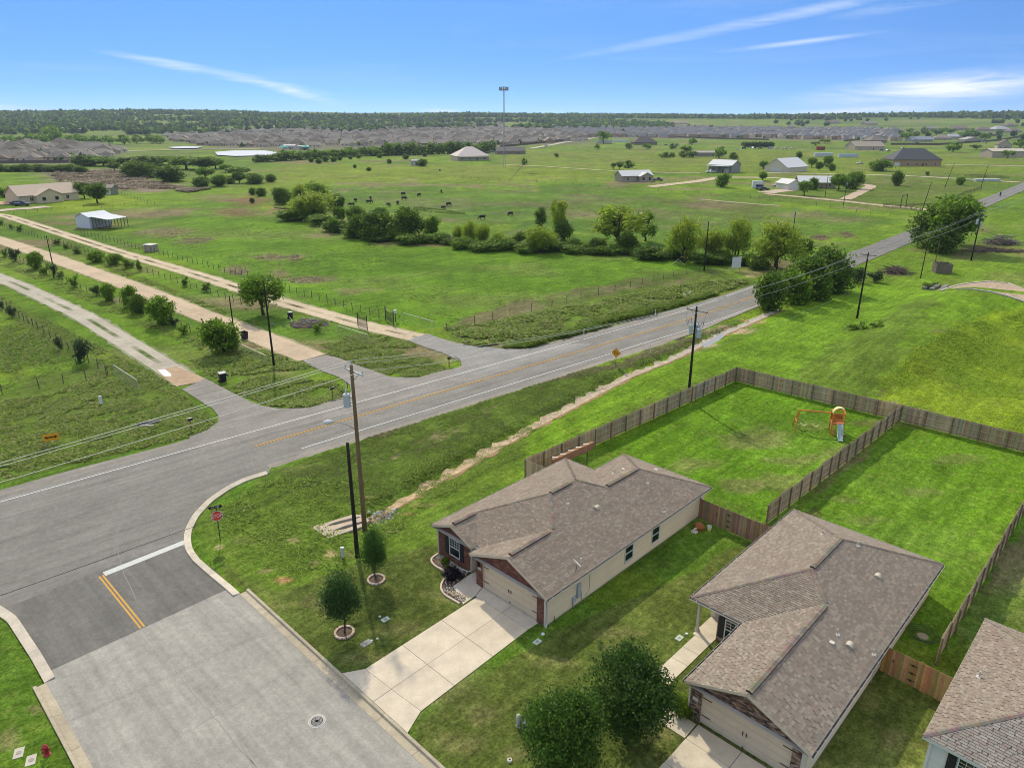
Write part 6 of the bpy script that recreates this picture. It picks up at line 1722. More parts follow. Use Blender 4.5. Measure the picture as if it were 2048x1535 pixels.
m0 = MB(); m0.box(1.0, 1.45, -1.1, -.7, .05, .18, (.45, .03, .08)); part('toy_tray', m0.mesh('toy_tray', MT['plain']), ps)
# culvert pipe mouth in the left verge
x, y, z = ap('D1', 1080, 245); cm = empty('culvert_pipe', (x, y, z), 'dark culvert pipe mouth in the left verge under the lines', 'culvert')
m0 = MB(); m0.tube([(-.8, -.5, .0), (.9, .55, .02)], .30, 12, (.10, .10, .10)); part('pipe', m0.mesh('pipe', MT['plain'], True), cm)
m0 = MB(); m0.box(-.5, .9, -.75, -.45, -.1, .12, (.36, .33, .29)); part('sill', m0.mesh('sill', MT['concrete']), cm)
# A-frame in the pasture
x, y, z = ap('C7', 1875, 198); af = empty('pipe_frame', (x, y, z), 'pale inverted V of pipe at the pasture edge by the creek', 'pipe frame')
for s in (-1, 1):
    m0 = MB(); m0.tube([(s * 1.5, 0, 0), (0, 0, 1.35)], .05, 6, (.45, .5, .42)); part('leg', m0.mesh('leg', MT['metal']), af)

# ================================================================== VEGETATION
def npmesh(name, V, F, Cc, m, per_face=True):
    """V (n,3), F (m,k) quads or tris, Cc (m,3)"""
    me = bpy.data.meshes.new(name)
    V = np.asarray(V, np.float32); F = np.asarray(F, np.int32); k = F.shape[1]
    me.vertices.add(len(V)); me.vertices.foreach_set('co', V.ravel())
    me.loops.add(F.size); me.loops.foreach_set('vertex_index', F.ravel())
    me.polygons.add(len(F)); me.polygons.foreach_set('loop_start', np.arange(len(F), dtype=np.int32) * k)
    me.update(calc_edges=True)
    ca = me.color_attributes.new('Col', 'FLOAT_COLOR', 'CORNER')
    c = np.ones((len(F), 4), np.float32); c[:, :3] = Cc
    ca.data.foreach_set('color', np.repeat(c, k, axis=0).ravel())
    me.materials.append(m)
    return me
def leaf_cloud(rs, pts, size, cols, droop=0.0, flatness=.0, aspect=.62):
    n = len(pts)
    a = rs.normal(size=(n, 3)); a[:, 2] -= droop * 1.2
    a /= np.linalg.norm(a, axis=1)[:, None]
    b = rs.normal(size=(n, 3)); b -= (b * a).sum(1)[:, None] * a; b /= np.linalg.norm(b, axis=1)[:, None]
    s = size * rs.uniform(.65, 1.3, n)[:, None]
    A, B = a * s * (1 + droop), b * s * aspect
    V = np.stack([pts - A, pts + B * .9, pts + A, pts - B * .9], 1).reshape(-1, 3)
    F = np.arange(n * 4).reshape(n, 4)
    return V, F, cols
def crown(name, seed, lobes, nclump, nleaf, size, pal, spread=.07, droop=0, hollow=.55, m='leaf', aspect=.62):
    rs = np.random.RandomState(seed)
    vol = np.array([l[3] * l[4] * l[5] for l in lobes]) ** .67; vol /= vol.sum()
    which = rs.choice(len(lobes), nclump, p=vol)
    d = rs.normal(size=(nclump, 3)); d /= np.linalg.norm(d, axis=1)[:, None]
    r = rs.uniform(hollow, 1.0, nclump) ** .6
    L = np.array(lobes)
    cen = L[which, :3] + d * r[:, None] * L[which, 3:6]
    sh = rs.uniform(.72, 1.25, nclump); tint = rs.uniform(0, 1, nclump)
    ci = rs.randint(0, nclump, nleaf)
    pts = cen[ci] + rs.normal(size=(nleaf, 3)) * spread * np.array([1, 1, .8 + droop])
    pts[:, 2] = np.maximum(pts[:, 2], .015)
    pal = np.array(pal)
    k = rs.randint(0, len(pal), nleaf)
    c = pal[k] * (sh[ci] * rs.uniform(.8, 1.2, nleaf))[:, None]
    V, F, c = leaf_cloud(rs, pts, size, c, droop, aspect=aspect)
    return npmesh(name, V, F, c, MT[m])
def trunk(name, seed, h0, r, lobes, limbs=5, multi=1, bend=.03):
    rg = random.Random(seed); mb = MB()
    for s in range(multi):
        bx, by = (rg.uniform(-.05, .05), rg.uniform(-.05, .05)) if multi > 1 else (0, 0)
        top = Vector((bx * 2 + rg.uniform(-bend, bend), by * 2 + rg.uniform(-bend, bend), h0))
        base = Vector((bx, by, -.02)); mid = base.lerp(top, .5) + Vector((rg.uniform(-bend, bend), rg.uniform(-bend, bend), 0))
        mb.tube([base, mid, top], [r * 1.25, r, r * .8], 8)
        for k in range(limbs):
            l = rg.choice(lobes); e = Vector((l[0] + rg.uniform(-.6, .6) * l[3], l[1] + rg.uniform(-.6, .6) * l[4], l[2] + rg.uniform(-.2, .6) * l[5]))
            m_ = top.lerp(e, .45) + Vector((0, 0, .04))
            mb.tube([top - Vector((0, 0, .02)), m_, e], [r * .6, r * .38, r * .12], 5, cap=False)
            for q in range(2):
                e2 = m_.lerp(e, .5) + Vector((rg.uniform(-.12, .12), rg.uniform(-.12, .12), rg.uniform(0, .12))); mb.tube([m_, e2], [r * .25, r * .07], 4, cap=False)
    return mb.mesh(name, MT['bark'], True)
PD = [(0.094, 0.173, 0.020), (0.120, 0.205, 0.022), (0.076, 0.145, 0.020), (0.149, 0.237, 0.026)]
PM = [(0.139, 0.253, 0.021), (0.168, 0.292, 0.025), (0.115, 0.214, 0.021), (0.205, 0.324, 0.029)]
PY = [(0.246, 0.345, 0.027), (0.294, 0.387, 0.030), (0.205, 0.302, 0.027), (0.328, 0.411, 0.045)]
PG = [(.05, .085, .035), (.06, .10, .04), (.042, .075, .03)]
PB = [(.12, .09, .055), (.09, .08, .04), (.07, .09, .03)]
def blob(rs, n, zc, zr, r, w):
    o = []
    for i in range(n):
        an = rs.uniform(0, 6.28); q = rs.uniform(.1, r); o.append((q * math.cos(an), q * math.sin(an), zc + rs.uniform(-zr, zr), w * rs.uniform(.7, 1.2), w * rs.uniform(.7, 1.2), w * rs.uniform(.6, .95)))
    return o
PROTO = {}
def proto(key, seed, kind, pal, nclump, nleaf, size):
    rs = random.Random(seed)
    if kind == 'round':
        lobes = [(0, 0, .60, .40, .40, .34)] + blob(rs, 7, .60, .2, .30, .19)
        c = crown('crown', seed, lobes, nclump, nleaf, size, pal, .055); t = trunk('trunk', seed, .30, .030, lobes, 5)
    elif kind == 'young':
        lobes = [(0, 0, .64, .30, .30, .30), (0, 0, .80, .22, .22, .18), (.05, .02, .50, .38, .38, .16)] + blob(rs, 5, .6, .2, .22, .17)
        c = crown('crown', seed, lobes, nclump, nleaf, size, pal, .055, .3); t = trunk('trunk', seed, .40, .016, lobes, 6)
    elif kind == 'willow':
        lobes = blob(rs, 9, .60, .26, .34, .19) + [(0, 0, .72, .25, .25, .22)]
        c = crown('crown', seed, lobes, nclump, nleaf, size, pal, .06, .7, .35, aspect=.4); t = trunk('trunk', seed, .25, .030, lobes, 6, 2, .06)
    elif kind == 'open':
        lobes = blob(rs, 8, .62, .24, .42, .16)
        c = crown('crown', seed, lobes, nclump, nleaf, size, pal, .05, .3, .35); t = trunk('trunk', seed, .22, .035, lobes, 9, 1, .05)
    elif kind == 'shrub':
        lobes = [(0, 0, .42, .40, .40, .40)] + blob(rs, 6, .42, .25, .32, .22)
        c = crown('crown', seed, lobes, nclump, nleaf, size, pal, .07); t = trunk('trunk', seed, .12, .025, lobes, 5, 2)
    elif kind == 'scrub':
        lobes = blob(rs, 6, .5, .3, .36, .16)
        c = crown('crown', seed, lobes, nclump, nleaf, size, pal, .08, .1, .1); t = trunk('trunk', seed, .15, .014, lobes, 6, 3)
    co = np.zeros(len(c.vertices) * 3, np.float32); c.vertices.foreach_get('co', co); co = co.reshape(-1, 3)
    k = np.array([.5 / np.percentile(np.abs(co[:, :2]), 99.8)] * 2 + [1 / np.percentile(co[:, 2], 99.5)], np.float32)
    for q in (c, t):
        co = np.zeros(len(q.vertices) * 3, np.float32); q.vertices.foreach_get('co', co); q.vertices.foreach_set('co', (co.reshape(-1, 3) * k).ravel()); q.update()
    PROTO[key] = (c, t)
for i in range(3):
    proto(('round', 'M', i), 10 + i, 'round', (PM, PD, PM)[i], 150, 3800, .036)
    proto(('dark', 'M', i), 20 + i, 'shrub', PD, 170, 4200, .038)
    proto(('willow', 'M', i), 30 + i, 'willow', PY if i else PM, 140, 3600, .032)
    proto(('open', 'M', i), 40 + i, 'open', (PM, PY, PD)[i], 90, 2400, .028)
    proto(('shrub', 'M', i), 50 + i, 'shrub', (PM, PD, PM)[i], 130, 3000, .044)
    proto(('scrub', 'M', i), 60 + i, 'scrub', (PM, PG, PD)[i], 60, 900, .045)
    proto(('round', 'F', i), 70 + i, 'round', (PD, PD, PM)[i], 50, 420, .075)
    proto(('shrub', 'F', i), 80 + i, 'shrub', (PD, PM, PD)[i], 50, 420, .08)
ncnt = [0]
def tree(kind, u, v, vt, wpx, label, lod='M', name=None, group=None, var=None, cat='tree', xyz=None, hw=None):
    ncnt[0] += 1
    if xyz is None:
        x, y, z = at(u, v); h = max(.4, hgt(u, v, vt)); dep = y * CP + (CAMH - z) * SP; w = 1.18 * wpx * dep / FPX
    else: (x, y, z), (h, w) = xyz, hw
    i = ncnt[0] % 3 if var is None else var
    c, t = PROTO[(kind, lod, i)]
    nm = name or {'round': 'broadleaf_tree', 'dark': 'dense_bush', 'willow': 'willow_tree', 'open': 'spreading_tree', 'shrub': 'shrub', 'scrub': 'scrub_bush', 'oak': 'oak_tree', 'young': 'young_tree'}[kind]
    r = empty(nm, (x, y, z - .03), label, cat, group, rz=rng.uniform(0, 6.28))
    r.scale = (w, w, h)
    part('crown', c, r); part('trunk', t, r)
    return r
# ---- yard trees
proto(('oak', 'N', 0), 101, 'round', [(.05, .105, .018), (.06, .13, .02), (.08, .165, .025), (.04, .085, .016)], 420, 21000, .0155)
proto(('oak', 'N', 1), 104, 'round', [(.065, .14, .018), (.085, .175, .022), (.05, .11, .018), (.11, .205, .028)], 420, 21000, .0155)
proto(('young', 'N', 0), 111, 'young', [(.05, .12, .022), (.065, .145, .025), (.085, .175, .03)], 220, 8000, .015)
proto(('young', 'N', 1), 117, 'young', [(.04, .09, .026), (.052, .112, .028), (.068, .14, .032)], 280, 11000, .014)
def yard_tree(kind, var, a, b, h, w, label):
    x, y = lw(a, b); return tree(kind, 0, 0, 0, 0, label, 'N', None, None, var, 'tree', (x, y, .1), (h, w))
yard_tree('oak', 0, -3.66, 8.8, 5.2, 4.7, 'big dark leafy oak shading the front walk of the middle house')
yard_tree('oak', 1, -8.0, 8.0, 5.1, 4.1, 'bushy oak cut off by the bottom edge of the picture')
yard_tree('young', 0, -4.55, -11.6, 4.1, 2.2, 'slim young tree just right of the black stub pole')
yard_tree('young', 1, -9.13, -8.55, 4.5, 2.95, 'dark rounded young tree beside the kerb')
proto(('shrub', 'N', 0), 131, 'shrub', [(.14, .22, .01), (.18, .26, .015), (.09, .17, .01)], 80, 1800, .05)
proto(('shrub', 'N', 1), 132, 'shrub', [(.022, .018, .028), (.03, .022, .035), (.018, .02, .02)], 90, 1800, .05)
def yard_shrub(var, a, b, h, w, label):
    x, y = lw(a, b); return tree('shrub', 0, 0, 0, 0, label, 'N', 'garden_shrub', None, var, 'shrub', (x, y, .1), (h, w))
yard_shrub(0, -.05, 9.85, 1.25, 1.5, 'bright yellow-green shrub at the corner of the brown brick garage')
yard_shrub(0, .05, -9.65, .55, .7, 'small yellow-green plant in the bed under the front window')
yard_shrub(0, -.25, -9.0, .4, .45, 'tiny bright green plant next to the purple shrub')
yard_shrub(1, -.75, -7.95, .85, 1.5, 'dark purple shrub in the bed beside the entry walk')

# ---- creek line, read from the photograph (crop, centre x, base y, top y, width)
GC_ = 'trees and bushes along the creek'
T_ = lambda kind, c, X, yb, yt, w, label, **k: tree(kind, *px(c, X, yb), px(c, X, yt)[1], w * SV[c][2], label, **k)
T_('willow', 'C2', 495, 945, 715, 330, 'large yellow-green willow at the left end of the creek row', var=1)
T_('willow', 'C2', 540, 820, 645, 170, 'tall willow rising behind the large yellow-green one', var=0)
T_('dark', 'C2', 262, 822, 690, 150, 'dark bush left of the large yellow-green willow')
T_('dark', 'C2', 655, 862, 742, 160, 'dark bush right of the large yellow-green willow')
T_('willow', 'C2', 400, 800, 660, 150, 'pale willow top left of the tall one', var=1)
T_('dark', 'C2', 845, 1085, 905, 190, 'dark dense bush at the left of the round creek clump')
T_('dark', 'C2', 1020, 1098, 880, 260, 'big dark dense bush in the middle of the round creek clump')
T_('dark', 'C2', 1245, 1095, 850, 240, 'big dark dense bush at the right of the round creek clump')
T_('dark', 'C2', 840, 960, 835, 170, 'dark bush behind the round creek clump, left one')
T_('dark', 'C2', 1040, 950, 845, 110, 'dark bush behind the round creek clump, right one')
T_('shrub', 'C2', 1425, 1085, 915, 120, 'single upright bush right of the round creek clump', var=0)
T_('shrub', 'C2', 705, 960, 838, 95, 'bushy shrub between the willow and the round clump')
T_('shrub', 'C2', 665, 1045, 925, 90, 'shrub at the foot of the bank left of the round clump')
T_('scrub', 'C2', 715, 1050, 985, 60, 'small scrub at the foot of the round clump')
T_('willow', 'C2', 1645, 1115, 990, 110, 'pale willow bush, leftmost of the four in the creek gap', var=2)
T_('willow', 'C2', 1735, 1140, 945, 120, 'pale willow bush, second of the four in the creek gap', var=1)
T_('willow', 'C2', 1825, 1155, 975, 130, 'pale willow bush, third of the four in the creek gap', var=2)
T_('willow', 'C2', 1950, 1165, 1045, 130, 'pale willow bush, rightmost of the four in the creek gap', var=1)
T_('shrub', 'C2', 1510, 1120, 1050, 120, 'low dark shrub on the creek bank before the pale willows', var=1)
T_('willow', 'C3', 315, 1345, 1150, 235, 'rounded pale willow beside the creek pool', var=2)
T_('open', 'C3', 440, 1240, 945, 130, 'tall narrow tree above the rounded willow', var=1)
T_('open', 'C3', 315, 1190, 1010, 130, 'half-bare brownish tree left of the tall narrow one', var=2)
T_('dark', 'C3', 475, 1255, 1095, 140, 'dark bush under the tall narrow tree')
T_('open', 'C3', 905, 1305, 1000, 420, 'wide spreading old tree with bare limbs in the creek row', var=1)
T_('open', 'C3', 1100, 1260, 1025, 200, 'leafy tree on the right shoulder of the spreading old tree', var=0)
T_('dark', 'C3', 735, 1345, 1235, 120, 'dark round shrub under the spreading old tree')
T_('dark', 'C3', 960, 1340, 1190, 170, 'dark undergrowth bush below the spreading old tree')
T_('willow', 'C3', 1385, 1420, 1075, 240, 'open willow with dark stem, left of the black armless pole', var=1)
T_('willow', 'C3', 1580, 1400, 1165, 230, 'feathery willow just behind the black armless pole', var=2)
T_('willow', 'C3', 1790, 1400, 1085, 220, 'feathery willow behind the blank pale board', var=1)
T_('willow', 'C4', 195, 1330, 985, 380, 'broad willow at the right end of the creek row by the road', var=1)
T_('dark', 'C4', 400, 1240, 1110, 110, 'dark shrub behind the broad willow')
T_('shrub', 'C3', 1120, 1395, 1300, 230, 'low dark thicket on the creek bank, left stretch', var=1)
T_('shrub', 'C3', 1620, 1430, 1350, 250, 'low dark thicket on the creek bank, right stretch', var=1)
T_('shrub', 'C3', 170, 1300, 1190, 150, 'low dark thicket left of the rounded pale willow', var=1)
T_('shrub', 'C3', 560, 1330, 1240, 130, 'low thicket between the rounded willow and the spreading tree', var=1)
T_('shrub', 'C3', 1960, 1470, 1390, 180, 'low thicket right of the blank pale board', var=1)
CRK = resample([(590, 436), (640, 455), (700, 478), (850, 488), (1000, 500), (1100, 506), (1250, 508), (1400, 522), (1510, 532)], 22)
for u, v in CRK:
    w = rng.uniform(34, 62); v += rng.uniform(-7, 5); tree('shrub', u + rng.uniform(-8, 8), v, v - rng.uniform(13, 26), w, 'low leafy growth on the creek bank under the taller trees', group='low growth along the creek', var=rng.choice((0, 1, 2)))
# clump at the road bend
T_('shrub', 'C8', 560, 560, 335, 170, 'leftmost bush of the large clump at the road bend', var=1)
T_('shrub', 'C8', 700, 520, 320, 170, 'second bush of the large clump at the road bend', var=0)
T_('shrub', 'C8', 760, 480, 245, 210, 'tall middle bush of the large clump at the road bend', var=1)
T_('shrub', 'C8', 890, 440, 195, 230, 'tallest bush at the far end of the clump at the road bend', var=1)
T_('shrub', 'C8', 940, 455, 280, 190, 'right-hand bush of the clump, above the mown slope', var=1)
T_('shrub', 'C8', 820, 490, 330, 180, 'lower front bush in the middle of the clump at the road bend', var=0)
T_('scrub', 'C8', 1060, 400, 310, 110, 'brownish scrub between the clump and the leaning pole', var=1)
T_('scrub', 'C8', 1170, 395, 330, 90, 'low scrub right of the leaning pole')
T_('scrub', 'C8', 1075, 668, 625, 110, 'small leafy weed clump below the leaning pole, left one', var=0)
T_('scrub', 'C8', 1185, 655, 620, 80, 'small leafy weed clump below the leaning pole, right one', var=0)
T_('scrub', 'C4', 1340, 1480, 1425, 130, 'scrubby bush above the three baffle blocks', var=0)
# big tree over the road
T_('round', 'C4', 1480, 1190, 800, 330, 'big round tree hiding the road bend, brighter right half', var=0)
T_('dark', 'C4', 1300, 1170, 900, 240, 'dark left half of the big tree at the road bend')
T_('dark', 'C4', 1420, 1215, 1010, 260, 'lower front growth of the big tree at the road bend')
T_('round', 'C4', 1560, 1150, 860, 200, 'right shoulder of the big tree at the road bend', var=2)
# shrubs on the track fences
for X, yb, yt, w in ((45, 330, 255, 60), (125, 365, 255, 80), (295, 425, 290, 115), (370, 465, 370, 90), (425, 490, 380, 60), (480, 500, 440, 60), (590, 570, 465, 90), (760, 635, 555, 80), (865, 675, 540, 110), (1020, 725, 555, 110), (1095, 770, 630, 140), (1290, 860, 645, 200), (1450, 940, 850, 100), (1380, 880, 800, 70)):
    T_('scrub' if w < 105 else 'shrub', 'C5', X, yb, yt, w, 'shrub on the fence line between the grey track and the wide tan track', group='shrubs between the first two tracks')
for X, yb, yt, w in ((10, 80, 40, 40), (95, 105, 70, 40), (165, 130, 80, 50), (455, 235, 185, 60), (525, 265, 225, 50), (620, 300, 250, 80), (765, 370, 285, 125), (900, 390, 305, 120), (990, 420, 345, 85), (1045, 410, 370, 45), (1105, 440, 350, 50), (1470, 560, 490, 65), (1630, 605, 530, 70)):
    T_('scrub' if w < 100 else 'shrub', 'C5', X, yb, yt, w, 'shrub on the fence line between the wide tan track and the third track', group='shrubs between the last two tracks', var=2)
for X, yb, yt, w in ((20, 740, 670, 60), (110, 800, 715, 80), (480, 1060, 960, 70), (635, 1160, 975, 160)):
    T_('scrub', 'C5', X, yb, yt, w, 'scraggy bush on the fence left of the grey track', group='scraggy bushes left of the first track', var=1)
T_('shrub', 'C6', 180, 800, 540, 260, 'round dense shrub leaning on the short black pole', var=0)
T_('round', 'C6', 500, 510, 205, 290, 'leafy tree behind the black armless pole on the grass strip', var=0)
T_('scrub', 'C6', 930, 640, 560, 90, 'small bush growing out of the timber heap', var=0)
# left: house trees and grove
T_('round', 'C1', 770, 812, 655, 170, 'round shade tree in front of the beige ranch house lawn', var=1)
T_('round', 'C1', 665, 775, 648, 140, 'shade tree behind the front one beside the beige ranch house', var=1)
T_('shrub', 'C1', 40, 765, 690, 90, 'bush at the left edge behind the beige ranch house', var=0)
GR = 'dark grove between the marsh and the subdivision'
for X, yb, yt, w in ((680, 520, 435, 170), (820, 520, 445, 160), (930, 500, 450, 140), (1080, 605, 480, 200), (1190, 610, 500, 120), (1340, 640, 515, 190), (1170, 520, 440, 190), (1330, 510, 440, 200), (1470, 545, 445, 190), (1600, 550, 450, 180), (1700, 540, 450, 120), (1620, 620, 530, 110), (1590, 690, 605, 110), (1720, 680, 590, 110), (1880, 600, 525, 150), (1885, 655, 565, 90), (1990, 650, 575, 130), (1780, 570, 505, 80), (900, 555, 490, 90), (640, 570, 520, 90), (1820, 660, 610, 60), (1040, 500, 450, 110)):
    T_('round' if rng.random() < .7 else 'dark', 'C1', X, yb, yt, w * 1.15, 'tree in the dark grove left of the pasture', group=GR)
for X, w in [(0, 90), (70, 80), (140, 110), (210, 100), (300, 120), (390, 110), (480, 110), (560, 100)]:
    T_('shrub', 'C1', X, 565, 510 + rng.uniform(-6, 8), w, 'hedge bush in front of the brown-roofed houses at far left', group='hedge before the left houses', var=1)
for X, yb, yt, w in ((40, 660, 585, 120), (165, 645, 585, 90), (20, 745, 690, 60), (90, 755, 690, 90), (545, 500, 465, 50), (485, 490, 455, 40), (595, 485, 437, 60), (660, 485, 445, 60), (705, 475, 440, 40), (790, 465, 435, 40), (855, 460, 430, 40), (1020, 455, 420, 50), (1225, 465, 430, 50), (825, 535, 508, 30), (935, 558, 530, 40), (1098, 500, 465, 40), (1355, 520, 465, 90), (1375, 445, 415, 40), (20, 810, 770, 40)):
    T_('shrub', 'C2', X, yb, yt, w, 'lone bush scattered over the back of the pasture', group='lone bushes in the back pasture', lod='M', var=1)
# hedge row before the town
hx = 60
while hx < 1190:
    w = rng.uniform(60, 110); yb = 490 - (hx - 60) * .06; T_('shrub', 'C2', hx, yb, yb - rng.uniform(55, 85), w * 1.25, 'dark hedge tree in the row below the subdivision', group='hedge row below the far subdivision', lod='F'); hx += w * .55
hx = 980
while hx < 1900:
    w = rng.uniform(70, 130); yb = 440 - (hx - 980) * .03; T_('shrub', 'C2', hx, yb, yb - rng.uniform(60, 105), w * 1.2, 'dark wood tree left of the pyramid-roofed house', group='wood left of the pyramid-roofed house', lod='F'); hx += w * .45
for X, yb, yt, w in ((140, 350, 300, 130), (60, 345, 290, 120), (250, 345, 270, 110), (425, 345, 210, 170), (330, 350, 270, 120), (520, 350, 290, 130), (600, 345, 280, 100), (680, 340, 290, 110), (770, 340, 290, 100), (860, 345, 290, 90), (980, 350, 285, 120), (1080, 345, 285, 100), (1200, 345, 285, 120), (1260, 345, 290, 90), (20, 355, 300, 90)):
    T_('shrub', 'C1', X, yb, yt - 12, w, 'tall tree in the belt behind the leftmost houses', group='tree belt at far left', lod='F', var=1)
# right-hand country
for c, X, yb, yt, w, lab in (('C3', 740, 565, 525, 45, 0), ('C3', 185, 680, 630, 45, 0), ('C3', 860, 715, 670, 45, 0), ('C3', 903, 718, 655, 60, 0), ('C3', 975, 705, 645, 80, 0), ('C3', 1680, 850, 750, 95, 1), ('C3', 1455, 530, 475, 65, 0), ('C3', 785, 520, 430, 90, 0), ('C3', 980, 560, 520, 60, 0), ('C3', 1115, 560, 520, 70, 0), ('C3', 1250, 625, 585, 90, 0), ('C3', 1310, 625, 590, 50, 0), ('C3', 1410, 600, 535, 90, 0), ('C3', 1390, 625, 575, 80, 0), ('C3', 1455, 625, 580, 80, 0), ('C3', 1660, 630, 545, 95, 0), ('C3', 1770, 640, 585, 80, 0), ('C3', 1990, 800, 740, 55, 1), ('C3', 2000, 710, 655, 70, 0), ('C3', 1310, 560, 520, 55, 0), ('C3', 430, 625, 595, 35, 0), ('C3', 1535, 610, 575, 60, 0),
                             ('C4', 95, 680, 615, 50, 1), ('C4', 405, 790, 685, 95, 1), ('C4', 470, 745, 660, 80, 1), ('C4', 660, 750, 630, 125, 1), ('C4', 770, 740, 615, 140, 1), ('C4', 1100, 715, 610, 75, 1), ('C4', 960, 605, 525, 155, 1), ('C4', 460, 580, 510, 60, 1), ('C4', 515, 605, 540, 60, 1), ('C4', 580, 575, 495, 70, 1), ('C4', 610, 605, 550, 50, 1), ('C4', 365, 510, 465, 50, 1), ('C4', 1570, 710, 655, 65, 1), ('C4', 1325, 640, 610, 30, 0), ('C4', 1520, 465, 390, 110, 0), ('C4', 1925, 510, 455, 85, 0), ('C4', 100, 590, 535, 60, 1), ('C4', 1685, 445, 410, 80, 0),
                             ('C4', 1165, 385, 320, 90, 0), ('C4', 1230, 350, 310, 80, 0), ('C4', 1390, 345, 290, 90, 0), ('C4', 1300, 330, 280, 60, 0), ('C4', 1610, 375, 320, 100, 0), ('C4', 1640, 330, 290, 80, 0), ('C4', 1755, 380, 320, 80, 0), ('C4', 1860, 345, 300, 50, 0), ('C4', 2020, 430, 370, 100, 0), ('C4', 560, 400, 370, 80, 0), ('C4', 490, 415, 390, 70, 0), ('C4', 1500, 330, 290, 70, 0), ('C4', 1440, 325, 285, 60, 0), ('C4', 1120, 335, 305, 50, 0), ('C4', 970, 300, 280, 40, 0), ('C4', 1190, 330, 290, 50, 0)):
    T_('round' if rng.random() < .4 else 'shrub', c, X, yb, yt - 4, w, 'tree dotted among the ranch houses on the right' if lab else 'small tree in the far right country', group='trees among the right-hand ranches' if lab else 'trees of the far right country', lod='M' if lab else 'F')
for hx in range(0, 9):
    T_('shrub', 'C3', 1850 + hx * 25, 548, 505, 55, 'dark hedge bush beside the parked vehicles on the right', group='hedge by the far vehicles', lod='F', var=0)
for hx in range(0, 7):
    T_('shrub', 'C4', 10 + hx * 24, 428, 388, 55, 'dark hedge bush beside the parked vehicles on the right', group='hedge by the far vehicles', lod='F', var=0)

# ---- far woods: one mass no one could count
def woods(name, n, region, size, hgt_, seed, label):
    rs = np.random.RandomState(seed); P = []
    tot = 0
    while len(P) < n and tot < 60:
        tot += 1
        x, y = region(rs, 4000)
        k = fbm(x, y, 420, 3, seed + 3) + .25 * fbm(x, y, 90, 2, seed)
        ok = rs.uniform(size=len(x)) < sstep(.52, .72, k)
        P += list(zip(x[ok], y[ok]))
    P = np.array(P[:n]); z = ground_z(P[:, 0], P[:, 1])
    nl = 9
    r = rs.uniform(.7, 1.3, len(P)) * size
    pts = np.repeat(np.column_stack([P, z]), nl, 0)
    d = rs.normal(size=(len(pts), 3)); d /= np.linalg.norm(d, axis=1)[:, None]
    R_ = np.repeat(r, nl)[:, None]
    pts = pts + d * R_ * np.array([.8, .8, .55]) * rs.uniform(.3, 1, (len(pts), 1)); pts[:, 2] += np.repeat(r * hgt_, nl)
    sh = np.repeat(rs.uniform(.65, 1.25, len(P)), nl)
    pal = np.array(PD + PG)
    c = pal[rs.randint(0, len(pal), len(pts))] * (sh * rs.uniform(.8, 1.2, len(pts)))[:, None]
    V, F, c = leaf_cloud(rs, pts, 1.0, c); V = (V.reshape(-1, 4, 3) - pts[:, None]) * (R_[:, None] * .75) + pts[:, None]
    me = npmesh(name, V.reshape(-1, 3), F, c, MT['leaf'])
    link(name, me, label=label, cat='woodland', kind='stuff')
def reg_band(r0, r1, a0=-44, a1=44):
    def f(rs, n):
        r = np.sqrt(rs.uniform(r0 * r0, r1 * r1, n)); a = np.radians(rs.uniform(a0, a1, n)); return r * np.sin(a), r * np.cos(a)
    return f
woods('far_woodland', 9000, reg_band(2550, 3900), 9.0, .75, 5, 'hazy wooded hills along the whole horizon')
def ridge(rs, n):
    a = np.radians(rs.uniform(-46, 46, n)); r = 3000 + 260 * np.sin(a * 7) + rs.uniform(-130, 130, n); return r * np.sin(a), r * np.cos(a)
rs_ = np.random.RandomState(3)
def woods2(name, gen, n, size, hgt_, seed, label):
    global fbm_keep
    rs = np.random.RandomState(seed); x, y = gen(rs, n); z = ground_z(x, y); P = np.column_stack([x, y, z]); nl = 12
    r = rs.uniform(.6, 1.35, n) * size; pts = np.repeat(P, nl, 0); d = rs.normal(size=(len(pts), 3)); d /= np.linalg.norm(d, axis=1)[:, None]; R_ = np.repeat(r, nl)[:, None]
    pts = pts + d * R_ * np.array([.8, .8, .6]) * rs.uniform(.3, 1, (len(pts), 1)); pts[:, 2] += np.repeat(r * hgt_, nl)
    pal = np.array(PD + PG); c = pal[rs.randint(0, len(pal), len(pts))] * (np.repeat(rs.uniform(.65, 1.25, n), nl) * rs.uniform(.8, 1.2, len(pts)))[:, None]
    V, F, c = leaf_cloud(rs, pts, 1.0, c); V = (V.reshape(-1, 4, 3) - pts[:, None]) * (R_[:, None] * .7) + pts[:, None]
    link(name, npmesh(name, V.reshape(-1, 3), F, c, MT['leaf']), label=label, cat='woodland', kind='stuff')
woods2('ridge_woodland', ridge, 4200, 9.5, .7, 8, 'dark tree line on the horizon ridge')
def mid_l(rs, n):
    a = np.radians(rs.uniform(-42, -8, n)); r = rs.uniform(1500, 2600, n); k = fbm(r * np.sin(a), r * np.cos(a), 300, 3, 71) > .50
    a, r = a[k], r[k]; m = n
    return np.resize(r * np.sin(a), m), np.resize(r * np.cos(a), m)
woods2('valley_woodland', mid_l, 2600, 7.0, .7, 9, 'broken woods in the valley beyond the left subdivision')
def mid_c(rs, n):
    a = np.radians(rs.uniform(-8, 12, n)); r = rs.uniform(1750, 2500, n); k = fbm(r * np.sin(a), r * np.cos(a), 260, 3, 33) > .55
    a, r = a[k], r[k]
    return np.resize(r * np.sin(a), n), np.resize(r * np.cos(a), n)
woods2('central_woodland', mid_c, 1300, 7.0, .7, 19, 'dark belt of woods behind the middle of the subdivision')
